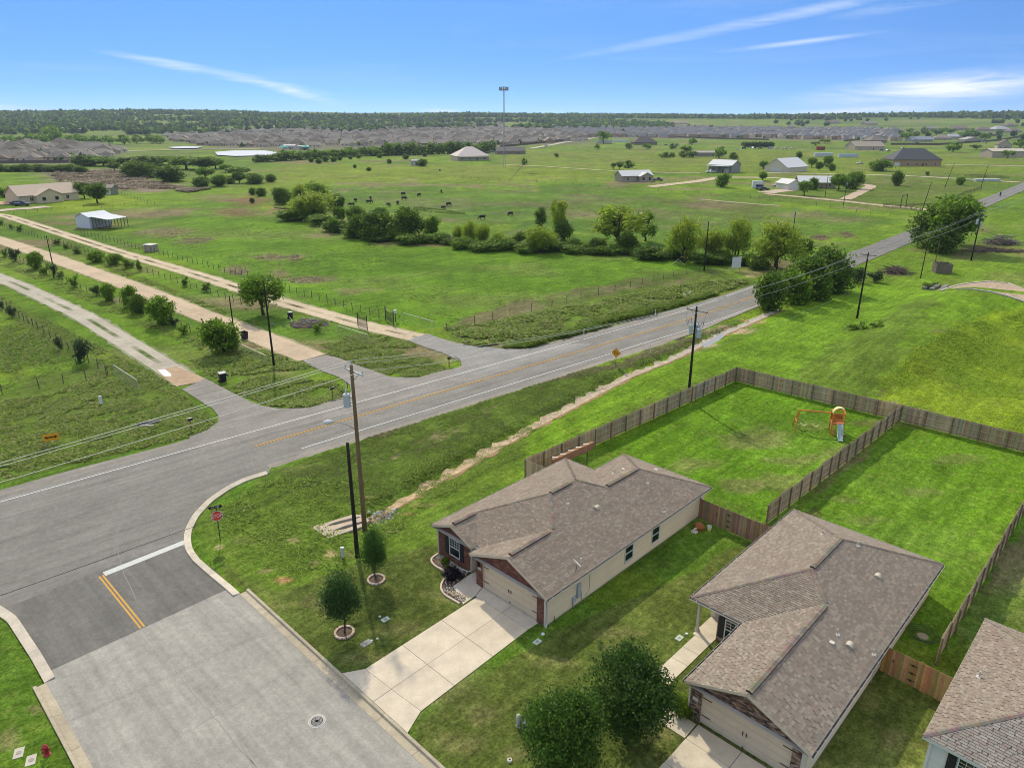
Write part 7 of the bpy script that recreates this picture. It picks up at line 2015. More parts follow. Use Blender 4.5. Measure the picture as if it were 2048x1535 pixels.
def mid_r(rs, n):
    a = np.radians(rs.uniform(8, 42, n)); r = rs.uniform(1300, 2700, n); k = fbm(r * np.sin(a), r * np.cos(a), 200, 3, 45) > .64
    a, r = a[k], r[k]
    return np.resize(r * np.sin(a), n), np.resize(r * np.cos(a), n)
woods2('pasture_thickets', mid_r, 500, 5.5, .7, 29, 'scattered thickets on the far right pastures')

# ---- weeds and long grass
def weeds(name, polys, n, h0, h1, pal, label, seed=1, broad=.35, clump=1.6, cat='weeds'):
    rs = np.random.RandomState(seed); P = []
    per = n // len(polys)
    for poly in polys:
        W = [at(*p)[:2] for p in poly]; xs_ = [w[0] for w in W]; ys_ = [w[1] for w in W]; got = 0; tries = 0
        while got < per and tries < 40:
            tries += 1
            x = rs.uniform(min(xs_), max(xs_), per * 3); y = rs.uniform(min(ys_), max(ys_), per * 3)
            ok = inpoly(x, y, W) & (rs.uniform(size=len(x)) < sstep(.30, .62, fbm(x, y, clump, 3, seed)))
            ok &= (dline(x, y, ROAD_C) > 6.0)
            for e in (ENT1, ENT2, ENT3, JUNC): ok &= ~inpoly(x, y, e)
            for T, w in (TRK1, TRK2, TRK3): ok &= dline(x, y, T) > w * .98
            x, y = x[ok][:per - got], y[ok][:per - got]; got += len(x); P.append(np.column_stack([x, y]))
    P = np.concatenate(P); z = np.array([gz(*p) for p in P]); n = len(P); nb = 4
    base = np.repeat(np.column_stack([P, z - .02]), nb, 0); m = len(base)
    base[:, :2] += rs.normal(size=(m, 2)) * .12
    h = rs.uniform(h0, h1, m) * np.repeat(.6 + .8 * fbm(P[:, 0], P[:, 1], clump * 2, 2, seed + 9), nb)
    an = rs.uniform(0, 6.28, m); w = h * broad * rs.uniform(.6, 1.3, m)
    dx, dy = np.cos(an) * w, np.sin(an) * w
    lean = np.column_stack([-np.sin(an), np.cos(an)]) * (h * rs.uniform(1.6, 3.2, m))[:, None]
    A = base + np.column_stack([-dx * .5, -dy * .5, 0 * h]); B = base + np.column_stack([dx * .5, dy * .5, 0 * h])
    Ct = base + np.column_stack([dx * .8 + lean[:, 0], dy * .8 + lean[:, 1], h]); D = base + np.column_stack([-dx * .4 + lean[:, 0], -dy * .4 + lean[:, 1], h * .85])
    V = np.stack([A, B, Ct, D], 1).reshape(-1, 3); F = np.arange(m * 4).reshape(m, 4)
    pal = np.array(pal); c = pal[rs.randint(0, len(pal), m)] * rs.uniform(.7, 1.25, m)[:, None]
    link(name, npmesh(name, V, F, c, MT['weed']), label=label, cat=cat, kind='stuff')
WP = [(.16, .25, .034), (.20, .30, .036), (.13, .21, .03), (.25, .33, .055), (.33, .29, .15)]
weeds('roadside_weeds', [[(0, 850), (190, 800), (330, 790), (440, 850), (385, 872), (0, 958)], [(100, 790), (200, 740), (330, 760), (400, 820), (200, 830), (0, 860), (0, 800)]], 18000, .035, .13, WP, 'rough weeds on the verge left of the first entrance', 3, .8)
weeds('island_weeds', [[(450, 775), (520, 752), (660, 762), (700, 790), (640, 815), (540, 812)], [(640, 705), (720, 695), (860, 722), (925, 745), (860, 756), (770, 750), (680, 715)], [(380, 720), (480, 700), (610, 715), (640, 735), (520, 745), (440, 760)], [(640, 690), (740, 658), (840, 690), (800, 708), (700, 710)]], 20000, .035, .14, WP, 'tall weeds on the islands between the paved entrances', 4, .8)
weeds('verge_thicket', [[(890, 655), (1000, 640), (1200, 600), (1420, 560), (1490, 560), (1500, 575), (1320, 615), (1080, 680), (940, 695)]], 14000, .07, .24, WP, 'leafy thicket strip along the pasture fence by the road', 5, .9, 3.0)
weeds('verge_grass', [[(1080, 682), (1180, 650), (1320, 612), (1490, 575), (1510, 585), (1330, 640), (1100, 693), (1000, 697)]], 4000, .15, .4, [(.11, .18, .016), (.14, .2, .02), (.08, .14, .014)], 'yellowish grass on the far verge', 6)
weeds('ditch_weeds', [[(560, 945), (720, 890), (880, 800), (1233, 735), (1420, 660), (1490, 640), (1400, 685), (1250, 748), (1060, 845), (960, 900), (860, 955), (740, 1010), (620, 1000)]], 9000, .03, .10, WP[:3] + [(.15, .125, .07)], 'dark weeds between the road and the sandy ditch', 7, .45, 1.8)
weeds('meadow_grass', [[(1752, 800), (1830, 700), (1930, 642), (2060, 612), (2060, 880), (1800, 805)]], 14000, .03, .09, [(.22, .36, .02), (.27, .41, .025), (.17, .30, .02), (.31, .40, .05)], 'tall yellow-green meadow grass inside the embankment', 8, 1.0, 9.0, 'grass')
weeds('track_weeds', [[(0, 590), (80, 640), (250, 720), (330, 760), (300, 770), (180, 720), (60, 665), (0, 620)], [(0, 505), (120, 560), (300, 640), (420, 690), (400, 700), (260, 640), (0, 530)], [(130, 480), (300, 560), (500, 640), (520, 650), (480, 650), (280, 570), (120, 490)]], 10000, .04, .14, WP, 'weeds along the wire fences of the gravel tracks', 10, .7)
weeds('lot_tussocks', [[(420, 1020), (560, 955), (760, 960), (900, 900), (1100, 830), (1040, 900), (860, 1010), (760, 1090), (600, 1150), (480, 1120)]], 5000, .04, .13, WP[:4], 'thin weeds on the slope behind the stop sign', 13, .5, 1.5)
weeds('pasture_grass', [[(300, 470), (560, 600), (760, 655), (900, 650), (1200, 560), (1330, 515), (1000, 490), (660, 465), (430, 400)], [(20, 600), (0, 640), (0, 780), (180, 720), (330, 760)], [(560, 380), (1030, 380), (1700, 425), (1790, 440), (1500, 470), (1000, 455), (680, 430)]], 16000, .05, .13, [(.13, .26, .02), (.17, .30, .022), (.10, .20, .02), (.22, .27, .06), (.26, .22, .12)], 'uneven grass over the pasture', 12, .9, 9.0, 'grass')
DW = [(.27, .21, .16), (.22, .17, .125), (.33, .28, .22), (.17, .16, .07)]
weeds('marsh_reeds', [[(95, 347), (200, 337), (265, 347), (345, 372), (330, 382), (210, 378), (120, 366)], [(285, 372), (380, 385), (420, 378), (330, 372)]], 5000, .3, .8, DW, 'pale dead reeds in the marsh behind the beige ranch house', 14, .6, 12)
weeds('dry_weeds', [[(u - ru, v), (u, v - rv), (u + ru, v), (u, v + rv)] for u, v, ru, rv in ((340, 465, 60, 13), (390, 480, 45, 8), (480, 425, 50, 10), (540, 514, 40, 8), (590, 515, 30, 6), (475, 542, 28, 9), (610, 560, 55, 8), (860, 490, 60, 4), (1170, 430, 80, 9), (1420, 410, 70, 9), (1600, 430, 70, 8), (1690, 470, 26, 6), (1640, 475, 20, 7))], 2200, .05, .16, DW, 'brown dry weed patches in the pasture', 15, .8, 3)
# fallen log by the creek
a, b = ap('C2', 195, 860), ap('C2', 390, 880)
lg = empty('fallen_log', a, 'dark fallen trunk lying left of the large willow', 'log'); m0 = MB(); m0.tube([Vector(a) + Vector((0, 0, .5)), (Vector(a) + Vector(b)) / 2 + Vector((0, 0, .6)), Vector(b) + Vector((0, 0, .5))], [.2, .3, .35], 7); m0.build('trunk', MT['bark'], lg)
m0 = MB(); m0.tube([Vector(a).lerp(Vector(b), .5) + Vector((0, 0, .6)), Vector(a).lerp(Vector(b), .4) + Vector((-.5, 1, 2.0))], [.14, .04], 5); m0.build('limb', MT['bark'], lg)

# ================================================================== MIDDLE AND FAR DISTANCE
# ---- wire fences
PM_ = MB(); PM_.tube([(0, 0, -.2), (0, 0, 1.25)], .055, 5, (.13, .105, .08)); POSTM = PM_.mesh('post', MT['wood'])
def wire_fence(pts, label, gap=3.0, strands=3, h=1.15, name='wire_fence', post=None, rails=None):
    P = [at(*p) for p in pts]; Q = resample([(p[0], p[1]) for p in P], gap)
    Q = Q[:290]
    r = empty(name, (*Q[0], gz(*Q[0])), label, 'fence')
    o = Vector((*Q[0], gz(*Q[0])))
    V = [Vector((x, y, gz(x, y))) for x, y in Q]
    for v in V:
        p = part('post', post or POSTM, r, v - o); p.scale = (1, 1, h / 1.15 * rng.uniform(.92, 1.1)); p.rotation_euler = (rng.uniform(-.06, .06), rng.uniform(-.06, .06), 0)
    m0 = MB()
    for k in range(strands):
        z = h * (k + 1) / (strands + .3)
        for a, b in zip(V[:-1], V[1:]):
            if rails: m0.beam(a + Vector((0, 0, z)), b + Vector((0, 0, z)), rails[0], rails[1], rails[2])
            else: m0.beam(a + Vector((0, 0, z)), b + Vector((0, 0, z)), .012, .012, (.22, .20, .18))
    m0.build('rails' if rails else 'strands', MT['wood'], r)
wire_fence([px('C5', *p) for p in ((0, 690), (120, 790), (300, 900), (450, 1000), (700, 1165), (850, 1255))], 'wire fence left of the grey gravel track', 2.4)
wire_fence([px('C5', *p) for p in ((20, 1410), (310, 1365), (500, 1325), (680, 1295), (840, 1255))], 'wire fence along the left verge in front of the weeds', 4)
wire_fence([px('C5', *p) for p in ((0, 300), (220, 390), (640, 590), (1120, 770), (1500, 920), (1680, 1010))], 'wire fence between the grey track and the wide tan track', 2.6)
wire_fence([px('C5', *p) for p in ((0, 80), (300, 180), (700, 300), (1120, 440), (1500, 570), (1900, 700))], 'wire fence between the wide tan track and the third track', 2.6)
wire_fence([px('C5', *p) for p in ((640, 150), (900, 215), (1220, 300), (1600, 400), (2000, 510))] + [px('C6', *p) for p in ((600, 300), (940, 390), (1200, 470), (1410, 530))], 'wire fence on the pasture side of the third track', 2.2)
wire_fence([px('C7', *p) for p in ((55, 720), (270, 655), (550, 590), (880, 525), (1110, 465), (1500, 375), (1840, 290), (2040, 245))], 'wire fence along the road side of the pasture', 3.5)
wire_fence([px('C1', *p) for p in ((110, 905), (300, 885), (520, 865), (800, 850), (1160, 820))], 'wire fence below the yellow-green lawn of the beige ranch house', 4)
wire_fence([px('C1', *p) for p in ((910, 740), (1060, 780), (1220, 825))], 'wire fence closing the ranch lawn on the right', 4)
wire_fence([px('C2', *p) for p in ((1610, 612), (1800, 625), (2047, 640))] + [px('C3', *p) for p in ((200, 660),)], 'far wire fence right of the pasture', 6)
wire_fence([px('C3', *p) for p in ((0, 800), (420, 820), (900, 860), (1200, 885), (1500, 905), (1900, 935))], 'fence along the back of the right-hand paddock', 5, 3)
wire_fence([px('C3', *p) for p in ((1220, 800), (1330, 800), (1480, 795))], 'pen fence right of the metal-roofed cottage', 3, 4)
wire_fence([px('C4', *p) for p in ((0, 800), (300, 840), (600, 880), (900, 930), (1190, 950))], 'wire fence below the pink gravel lane', 5)
PLK = (.09, .5); 
wire_fence([px('C4', *p) for p in ((1395, 880), (1500, 830), (1620, 775), (1730, 745))], 'dark plank fence beside the road on the right', 2.6, 3, 1.4, 'plank_fence', None, (.04, .14, (.075, .055, .042)))
wire_fence([px('C4', *p) for p in ((995, 875), (1130, 885), (1280, 918))], 'dark plank fence left of the lane entrance', 2.6, 3, 1.4, 'plank_fence', None, (.04, .14, (.085, .065, .05)))
wire_fence([px('C4', *p) for p in ((1160, 875), (1390, 880))], 'dark plank fence across the paddock beside the lane entrance', 2.6, 3, 1.4, 'plank_fence', None, (.04, .14, (.085, .065, .05)))
wire_fence([px('C4', *p) for p in ((1600, 650), (1760, 655), (1930, 665))], 'dark plank fence behind the pale pipe culvert at right', 3.0, 3, 1.5, 'plank_fence', None, (.05, .16, (.075, .06, .045)))
wire_fence([px('C4', *p) for p in ((0, 500), (480, 510), (900, 520), (1060, 525))], 'far wire fence behind the container row', 7)
for c, X, Y, w, lab in (('C4', 1145, 880, 46, 'tall dark pipe gateway over the pink lane'),):
    a, b = ap(c, 1122, 882), ap(c, 1163, 870); r = empty('gateway', a, lab, 'gateway'); h = 4.2
    for e in (a, b):
        m0 = MB(); m0.tube([e, (e[0], e[1], e[2] + h)], .12, 7, (.06, .05, .045)); m0.build('post', MT['wood'], r)
    m0 = MB(); m0.tube([(a[0], a[1], a[2] + h), (b[0], b[1], b[2] + h)], .12, 7, (.06, .05, .045)); m0.build('lintel', MT['wood'], r)

# ---- houses of the middle distance
def dwelling(name, c, X, Y, wpx, dfrac, hw_, yaw, roofc, wallc, label, cat='house', kind='gable', pitch=.45, porch=0, wing=None, win=3, door=True, garage=None, xyz=None, W=None):
    """X, Y: middle of the front base in the crop; wpx: frontage in crop pixels"""
    if xyz is None:
        x, y, z = ap(c, X, Y); dep = y * CP + CAMH * SP; W = wpx * SV[c][2] * dep / FPX
    else: x, y, z = xyz
    D = W * dfrac; hh = hw_; ov = .45
    r = empty(name, (x, y, z - .05), label, cat, rz=yaw)
    m0 = MB(); m0.box(-W / 2, W / 2, 0, D, -.3, hh, wallc)
    rise = pitch * D / 2
    if kind == 'gable':
        m0.face([(-W / 2, 0, hh), (-W / 2, D, hh), (-W / 2, D / 2, hh + rise)][::-1], wallc); m0.face([(W / 2, 0, hh), (W / 2, D, hh), (W / 2, D / 2, hh + rise)], wallc)
    if kind == 'front':                 # gable facing the front
        m0.face([(-W / 2, 0, hh), (W / 2, 0, hh), (0, 0, hh + pitch * W / 2)], wallc); m0.face([(-W / 2, D, hh), (W / 2, D, hh), (0, D, hh + pitch * W / 2)][::-1], wallc)
    part('wall', m0.mesh('wall', MT['far']), r)
    m0 = MB(); t = .12
    if kind == 'gable':
        e = hh - pitch * ov
        for s in (0, 1):
            y0 = -ov if s == 0 else D + ov
            A = [(-W / 2 - ov, y0, e), (W / 2 + ov, y0, e), (W / 2 + ov, D / 2, hh + rise), (-W / 2 - ov, D / 2, hh + rise)]
            V = A + [(p[0], p[1], p[2] + t) for p in A]
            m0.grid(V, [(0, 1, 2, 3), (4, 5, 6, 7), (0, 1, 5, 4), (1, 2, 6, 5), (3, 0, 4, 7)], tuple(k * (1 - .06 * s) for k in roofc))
    elif kind == 'front':
        rs2 = pitch * W / 2; e = hh - pitch * ov
        for s in (-1, 1):
            A = [(s * (W / 2 + ov), -ov, e), (s * (W / 2 + ov), D + ov, e), (0, D + ov, hh + rs2), (0, -ov, hh + rs2)]
            V = A + [(p[0], p[1], p[2] + t) for p in A]
            m0.grid(V, [(0, 1, 2, 3), (4, 5, 6, 7), (0, 1, 5, 4), (1, 2, 6, 5), (3, 0, 4, 7)], roofc)
    else:
        e = hh - .05; q = min(W, D) / 2 + ov; top = e + pitch * q
        x0, x1, y0, y1 = -W / 2 - ov, W / 2 + ov, -ov, D + ov
        if W >= D: ra, rb = (x0 + q, D / 2, top), (x1 - q, D / 2, top)
        else: ra, rb = (0, y0 + q, top), (0, y1 - q, top)
        cs = [(x0, y0, e), (x1, y0, e), (x1, y1, e), (x0, y1, e)]
        if W >= D: fs = [(cs[0], cs[1], rb, ra), (cs[2], cs[3], ra, rb), (cs[3], cs[0], ra), (cs[1], cs[2], rb)]
        else: fs = [(cs[0], cs[1], ra), (cs[2], cs[3], rb), (cs[3], cs[0], ra, rb), (cs[1], cs[2], rb, ra)]
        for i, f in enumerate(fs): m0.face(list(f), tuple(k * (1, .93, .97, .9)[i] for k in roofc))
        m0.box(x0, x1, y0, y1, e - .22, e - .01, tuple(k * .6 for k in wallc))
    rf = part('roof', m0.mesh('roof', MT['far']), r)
    for k in range(win):
        t0 = -W / 2 + W * (k + .65) / (win + .3)
        m0 = MB(); m0.box(t0 - .5, t0 + .5, -.05, .03, .9, 2.1, (.03, .035, .04)); w_ = part('window', m0.mesh('window', MT['glass']), r)
        m0 = MB()
        for q in ((t0 - .58, t0 - .5, .82, 2.18), (t0 + .5, t0 + .58, .82, 2.18), (t0 - .5, t0 + .5, .82, .9), (t0 - .5, t0 + .5, 2.1, 2.18), (t0 - .03, t0 + .03, .9, 2.1)): m0.box(q[0], q[1], -.07, .0, q[2], q[3], (.6, .58, .54))
        part('frame', m0.mesh('frame', MT['far']), w_)
    if door:
        m0 = MB(); m0.box(W * .12 - .5, W * .12 + .5, -.06, .02, 0, 2.1, (.10, .07, .05)); part('door', m0.mesh('door', MT['far']), r)
    if garage:
        g0, g1 = garage; m0 = MB(); m0.box(W * g0, W * g1, -.08, .02, 0, 2.4, (.62, .60, .56))
        part('garage_door', m0.mesh('garage_door', MT['far']), r)
    if porch:
        m0 = MB(); m0.box(-W / 2, W / 2, -porch, -.0, hh - .55, hh - .43, roofc); pr = part('porch_roof', m0.mesh('porch_roof', MT['far']), r)
        for k in range(5):
            t0 = -W / 2 + .2 + (W - .4) * k / 4; m0 = MB(); m0.box(t0 - .08, t0 + .08, -porch + .1, -porch + .26, 0, hh - .5, (.45, .4, .33)); part('porch_post', m0.mesh('porch_post', MT['far']), r)
    if wing:
        wx, ww, wd, wh = wing
        m0 = MB(); m0.box(wx - ww / 2, wx + ww / 2, -wd, .3, -.3, wh, wallc); m0.face([(wx - ww / 2, -wd, wh), (wx + ww / 2, -wd, wh), (wx, -wd, wh + pitch * ww / 2)], wallc); part('wing_wall', m0.mesh('wing_wall', MT['far']), r)
        m0 = MB(); tz = wh + pitch * ww / 2
        for s in (-1, 1):
            A = [(wx + s * (ww / 2 + .4), -wd - .4, wh - pitch * .4), (wx + s * (ww / 2 + .4), D / 3, wh - pitch * .4), (wx, D / 3, tz), (wx, -wd - .4, tz)]; V = A + [(p[0], p[1], p[2] + t) for p in A]
            m0.grid(V, [(0, 1, 2, 3), (4, 5, 6, 7), (0, 1, 5, 4), (3, 0, 4, 7)], tuple(k * .97 for k in roofc))
        part('wing_roof', m0.mesh('wing_roof', MT['far']), r)
        for k in (-.25, .25):
            m0 = MB(); m0.box(wx + ww * k - .6, wx + ww * k + .6, -wd - .04, -wd + .02, .9, 2.2, (.03, .035, .04)); part('window', m0.mesh('window', MT['glass']), r)
    return r, W, D
TAN, BEI, GRY, WHT_ = (.36, .29, .22), (.46, .38, .26), (.26, .25, .24), (.66, .67, .68)
r, W, D = dwelling('ranch_house', 'C1', 400, 800, 430, .62, 3.0, .92, (.50, .40, .31), (.60, .49, .34), 'beige ranch house with tan roof at the left edge', pitch=.5, porch=0, wing=(-1.0, 9.0, 3.2, 2.9), win=3)
# white barn
x, y, z = ap('C1', 700, 1012)
bn = empty('white_barn', (x, y, z), 'white metal barn with open lean-to beside the third track', 'barn', rz=-.35)
m0 = MB(); m0.box(-4.6, .8, 0, 7.5, -.2, 3.3, (.60, .63, .66)); m0.face([(-4.6, 0, 3.3), (.8, 0, 3.3), (-1.9, 0, 4.25)], (.60, .63, .66)); m0.face([(-4.6, 7.5, 3.3), (.8, 7.5, 3.3), (-1.9, 7.5, 4.25)][::-1], (.60, .63, .66)); part('wall', m0.mesh('wall', MT['far']), bn)
m0 = MB()
for s in (-1, 1):
    A = [(-1.9 + s * 2.95, -.3, 3.22), (-1.9 + s * 2.95, 7.8, 3.22), (-1.9, 7.8, 4.32), (-1.9, -.3, 4.32)]; V = A + [(p[0], p[1], p[2] + .08) for p in A]; m0.grid(V, [(0, 1, 2, 3), (4, 5, 6, 7), (0, 1, 5, 4), (3, 0, 4, 7)], (.66, .68, .70))
part('roof', m0.mesh('roof', MT['far']), bn)
m0 = MB(); A = [(1.0, .5, 3.3), (7.6, .5, 2.75), (7.6, 7.2, 2.75), (1.0, 7.2, 3.5)]; V = A + [(p[0], p[1], p[2] + .1) for p in A]; m0.grid(V, [(0, 1, 2, 3), (4, 5, 6, 7), (0, 1, 5, 4), (1, 2, 6, 5), (2, 3, 7, 6)], (.60, .62, .64)); part('lean_to_roof', m0.mesh('lean_to_roof', MT['far']), bn)
for k in range(6):
    for yy in (.6, 7.0):
        m0 = MB(); m0.box(1.1 + k * 1.28, 1.22 + k * 1.28, yy, yy + .12, 0, 2.9, (.10, .08, .06)); part('post', m0.mesh('post', MT['far']), bn)
for zz in (.4, .9, 1.3):
    m0 = MB(); m0.box(1.0, 7.6, .5, .58, zz, zz + .12, (.24, .19, .15)); part('rail', m0.mesh('rail', MT['far']), bn)
# well house
x, y, z = ap('C5', 1168, 290); ws_ = empty('pump_house', (x, y, z), 'small pale box shed with white roof on the third track fence', 'shed', rz=-.3)
m0 = MB(); m0.box(-1.2, 1.2, 0, 2.0, -.1, 1.6, (.36, .32, .25)); part('wall', m0.mesh('wall', MT['far']), ws_)
m0 = MB(); m0.box(-1.35, 1.35, -.15, 2.15, 1.6, 1.72, (.60, .57, .52)); part('roof', m0.mesh('roof', MT['far']), ws_)
m0 = MB(); m0.box(-.9, -.2, -.04, .0, .05, 1.45, (.30, .26, .2)); part('door', m0.mesh('door', MT['far']), ws_)
dwelling('shed', 'C1', 835, 745, 110, .7, 3.0, -.1, (.30, .26, .22), (.28, .25, .21), 'low tan shed behind the shade trees at left', 'shed', win=0, door=False, garage=(-.1, .4))
dwelling('pyramid_house', 'C2', 1760, 478, 260, .8, 3.6, .35, (.62, .53, .48), (.60, .51, .40), 'square house with pale pyramid roof beyond the pasture', kind='hip', pitch=.62, porch=3, win=4)
dwelling('shed', 'C2', 1305, 515, 60, .6, 3.2, .4, (.44, .44, .44), (.36, .36, .36), 'small grey shed beside a round bush in the back pasture', 'shed', win=0, garage=(-.4, -.1))
dwelling('metal_roof_cottage', 'C3', 1040, 808, 250, .55, 3.0, .28, (.62, .62, .60), (.36, .31, .24), 'brown cottage with pale metal roof at the paddock edge', pitch=.5, wing=(4, 7, 2.5, 2.8))
dwelling('metal_barn', 'C3', 1665, 738, 190, .75, 4.4, -.75, (.64, .64, .62), (.30, .285, .27), 'grey metal barn with open porch and white door', 'barn', pitch=.45, porch=4.5, win=3, garage=(.18, .38))
dwelling('hip_house', 'C3', 1105, 530, 175, .7, 3.2, .1, (.13, .11, .10), (.23, .18, .14), 'dark hip-roofed house among parked vehicles', kind='hip', pitch=.7)
dwelling('shed', 'C3', 1590, 618, 210, .5, 3.2, .05, (.34, .31, .28), (.28, .26, .22), 'long low shed screened by trees at right', 'shed', pitch=.2, win=2)
dwelling('white_roof_house', 'C4', 190, 612, 190, 1.45, 3.0, -.9, (.66, .66, .64), (.62, .54, .42), 'pale-roofed house with open carport in its gable end', kind='front', pitch=.62, win=0, door=False, garage=(-.25, .25))
dwelling('garage_house', 'C4', 330, 745, 110, 1.4, 2.7, .25, (.64, .63, .60), (.70, .65, .56), 'cream garage wing with wide white door of the low ranch house', kind='front', pitch=.5, win=0, door=False, garage=(-.35, .35))
dwelling('low_ranch_house', 'C4', 500, 735, 260, .55, 2.8, -.10, (.64, .64, .62), (.33, .25, .17), 'low ranch house with pale metal roof among trees by the pink lane', pitch=.55, win=4)
dwelling('stone_house', 'C4', 1245, 570, 350, .55, 4.4, -.05, (.11, .11, .115), (.36, .25, .155), 'large tan stone house with dark slate hip roof', kind='hip', pitch=.75, win=5, garage=(-.47, -.36))
dwelling('tan_metal_barn', 'C4', 1935, 505, 270, .5, 5.0, .05, (.48, .43, .35), (.44, .37, .28), 'long tan metal barn at the right edge', 'barn', pitch=.25, win=0, door=False)
dwelling('brown_house', 'C4', 895, 448, 240, .55, 3.6, .15, (.36, .30, .24), (.48, .40, .30), 'tan barn-like house behind the slate-roofed stone house, left', pitch=.5)
dwelling('brown_house', 'C4', 960, 395, 130, .8, 3.4, .1, (.20, .17, .14), (.30, .26, .21), 'brown hip-roofed house just behind the tan barn-like one', kind='hip', pitch=.55)
dwelling('cream_house', 'C4', 1900, 440, 90, 1.3, 4.2, -.4, (.15, .12, .10), (.44, .37, .28), 'cream gabled house with brown roof at the far right', kind='front', pitch=.8)
dwelling('grey_house', 'C4', 1290, 388, 160, .6, 3.2, .05, (.24, .26, .29), (.36, .34, .3), 'blue-grey roofed house above the slate-roofed stone house')
dwelling('grey_shed', 'C4', 1672, 390, 145, .6, 3.4, .05, (.36, .34, .30), (.36, .33, .27), 'wide pale gabled shed right of the blue-grey roofed house', 'shed', kind='front', pitch=.25, win=0)
for i, (X, Y, w, kd) in enumerate(((910, 262, 100, 'gable'), (1750, 310, 110, 'hip'), (1890, 305, 130, 'hip'), (1960, 275, 90, 'hip'), (1570, 300, 100, 'gable'), (1440, 375, 120, 'hip'), (1530, 365, 110, 'hip'), (1360, 300, 90, 'gable'), (630, 252, 90, 'gable'), (1810, 345, 100, 'hip'), (1990, 320, 110, 'hip'), (1580, 350, 90, 'hip'))):
    dwelling('far_house', 'C4', X, Y, w, .6, 3.4, rng.uniform(-.3, .3), rng.choice(((.20, .16, .14), (.26, .23, .2), (.40, .40, .40))), (.38, .32, .25), 'brown-roofed house on the far right rise', kind=kd, win=2, pitch=.55)['group' if 0 else 0]['group'] = 'houses on the far right rise'
for i, (X, Y, w) in enumerate(((1200, 375, 50), (1360, 375, 130))):
    dwelling('far_house', 'C3', X, Y, w, .5, 4, 0, ((.62, .64, .66), (.28, .22, .17))[i], (.4, .35, .28), ('white-roofed barn on the distant pasture', 'long brown house on the distant pasture')[i], pitch=.4)
for i, X in enumerate((30, 100)):
    dwelling('far_house', 'C3', X + 20, 602, 150, .6, 3.2, .2, (.19, .17, .15), (.28, .22, .18), ('brown-roofed house left of the lattice tower base', 'brown-roofed house right of the lattice tower base')[i], kind='gable', pitch=.6)
# containers and trailers
def container(c, X, Y, wpx, h, col, label, name='container', yaw=0, ribs=True):
    x, y, z = ap(c, X, Y); dep = y * CP + CAMH * SP; W = wpx * SV[c][2] * dep / FPX
    r = empty(name, (x, y, z), label, 'container' if name == 'container' else 'trailer', rz=yaw)
    m0 = MB(); m0.box(-W / 2, W / 2, 0, 2.6, .1, h, col); part('body', m0.mesh('body', MT['far']), r)
    m0 = MB(); n = max(4, int(W / 1.2))
    for k in range(n): t = -W / 2 + W * (k + .5) / n; m0.box(t - .1, t + .1, -.06, 0, .15, h - .1, tuple(v * .8 for v in col))
    part('ribs', m0.mesh('ribs', MT['far']), r)
    m0 = MB(); m0.box(-W / 2 - .08, W / 2 + .08, -.08, 2.68, h, h + .12, tuple(min(.7, v * 1.1) for v in col)); part('roof', m0.mesh('roof', MT['far']), r)
container('C4', 530, 450, 60, 3.4, (.26, .06, .045), 'dark red shipping container on the far right field')
container('C4', 552, 497, 135, 2.9, (.50, .56, .60), 'long pale blue trailer, left one of two on the far field', 'trailer', .03)
container('C4', 735, 503, 145, 2.9, (.50, .56, .60), 'long pale blue trailer, right one of two on the far field', 'trailer', .03)
container('C3', 790, 520, 120, 3.6, (.55, .53, .50), 'pale box trailer parked left of the dark hip-roofed house', 'trailer', .05)
container('C3', 915, 510, 110, 3.0, (.62, .63, .64), 'white motorhome beside the box trailer', 'trailer', -.1)
container('C4', 1780, 683, 180, 1.0, (.50, .53, .55), 'pale low pipe rack by the plank fence at right', 'trailer', -.05)
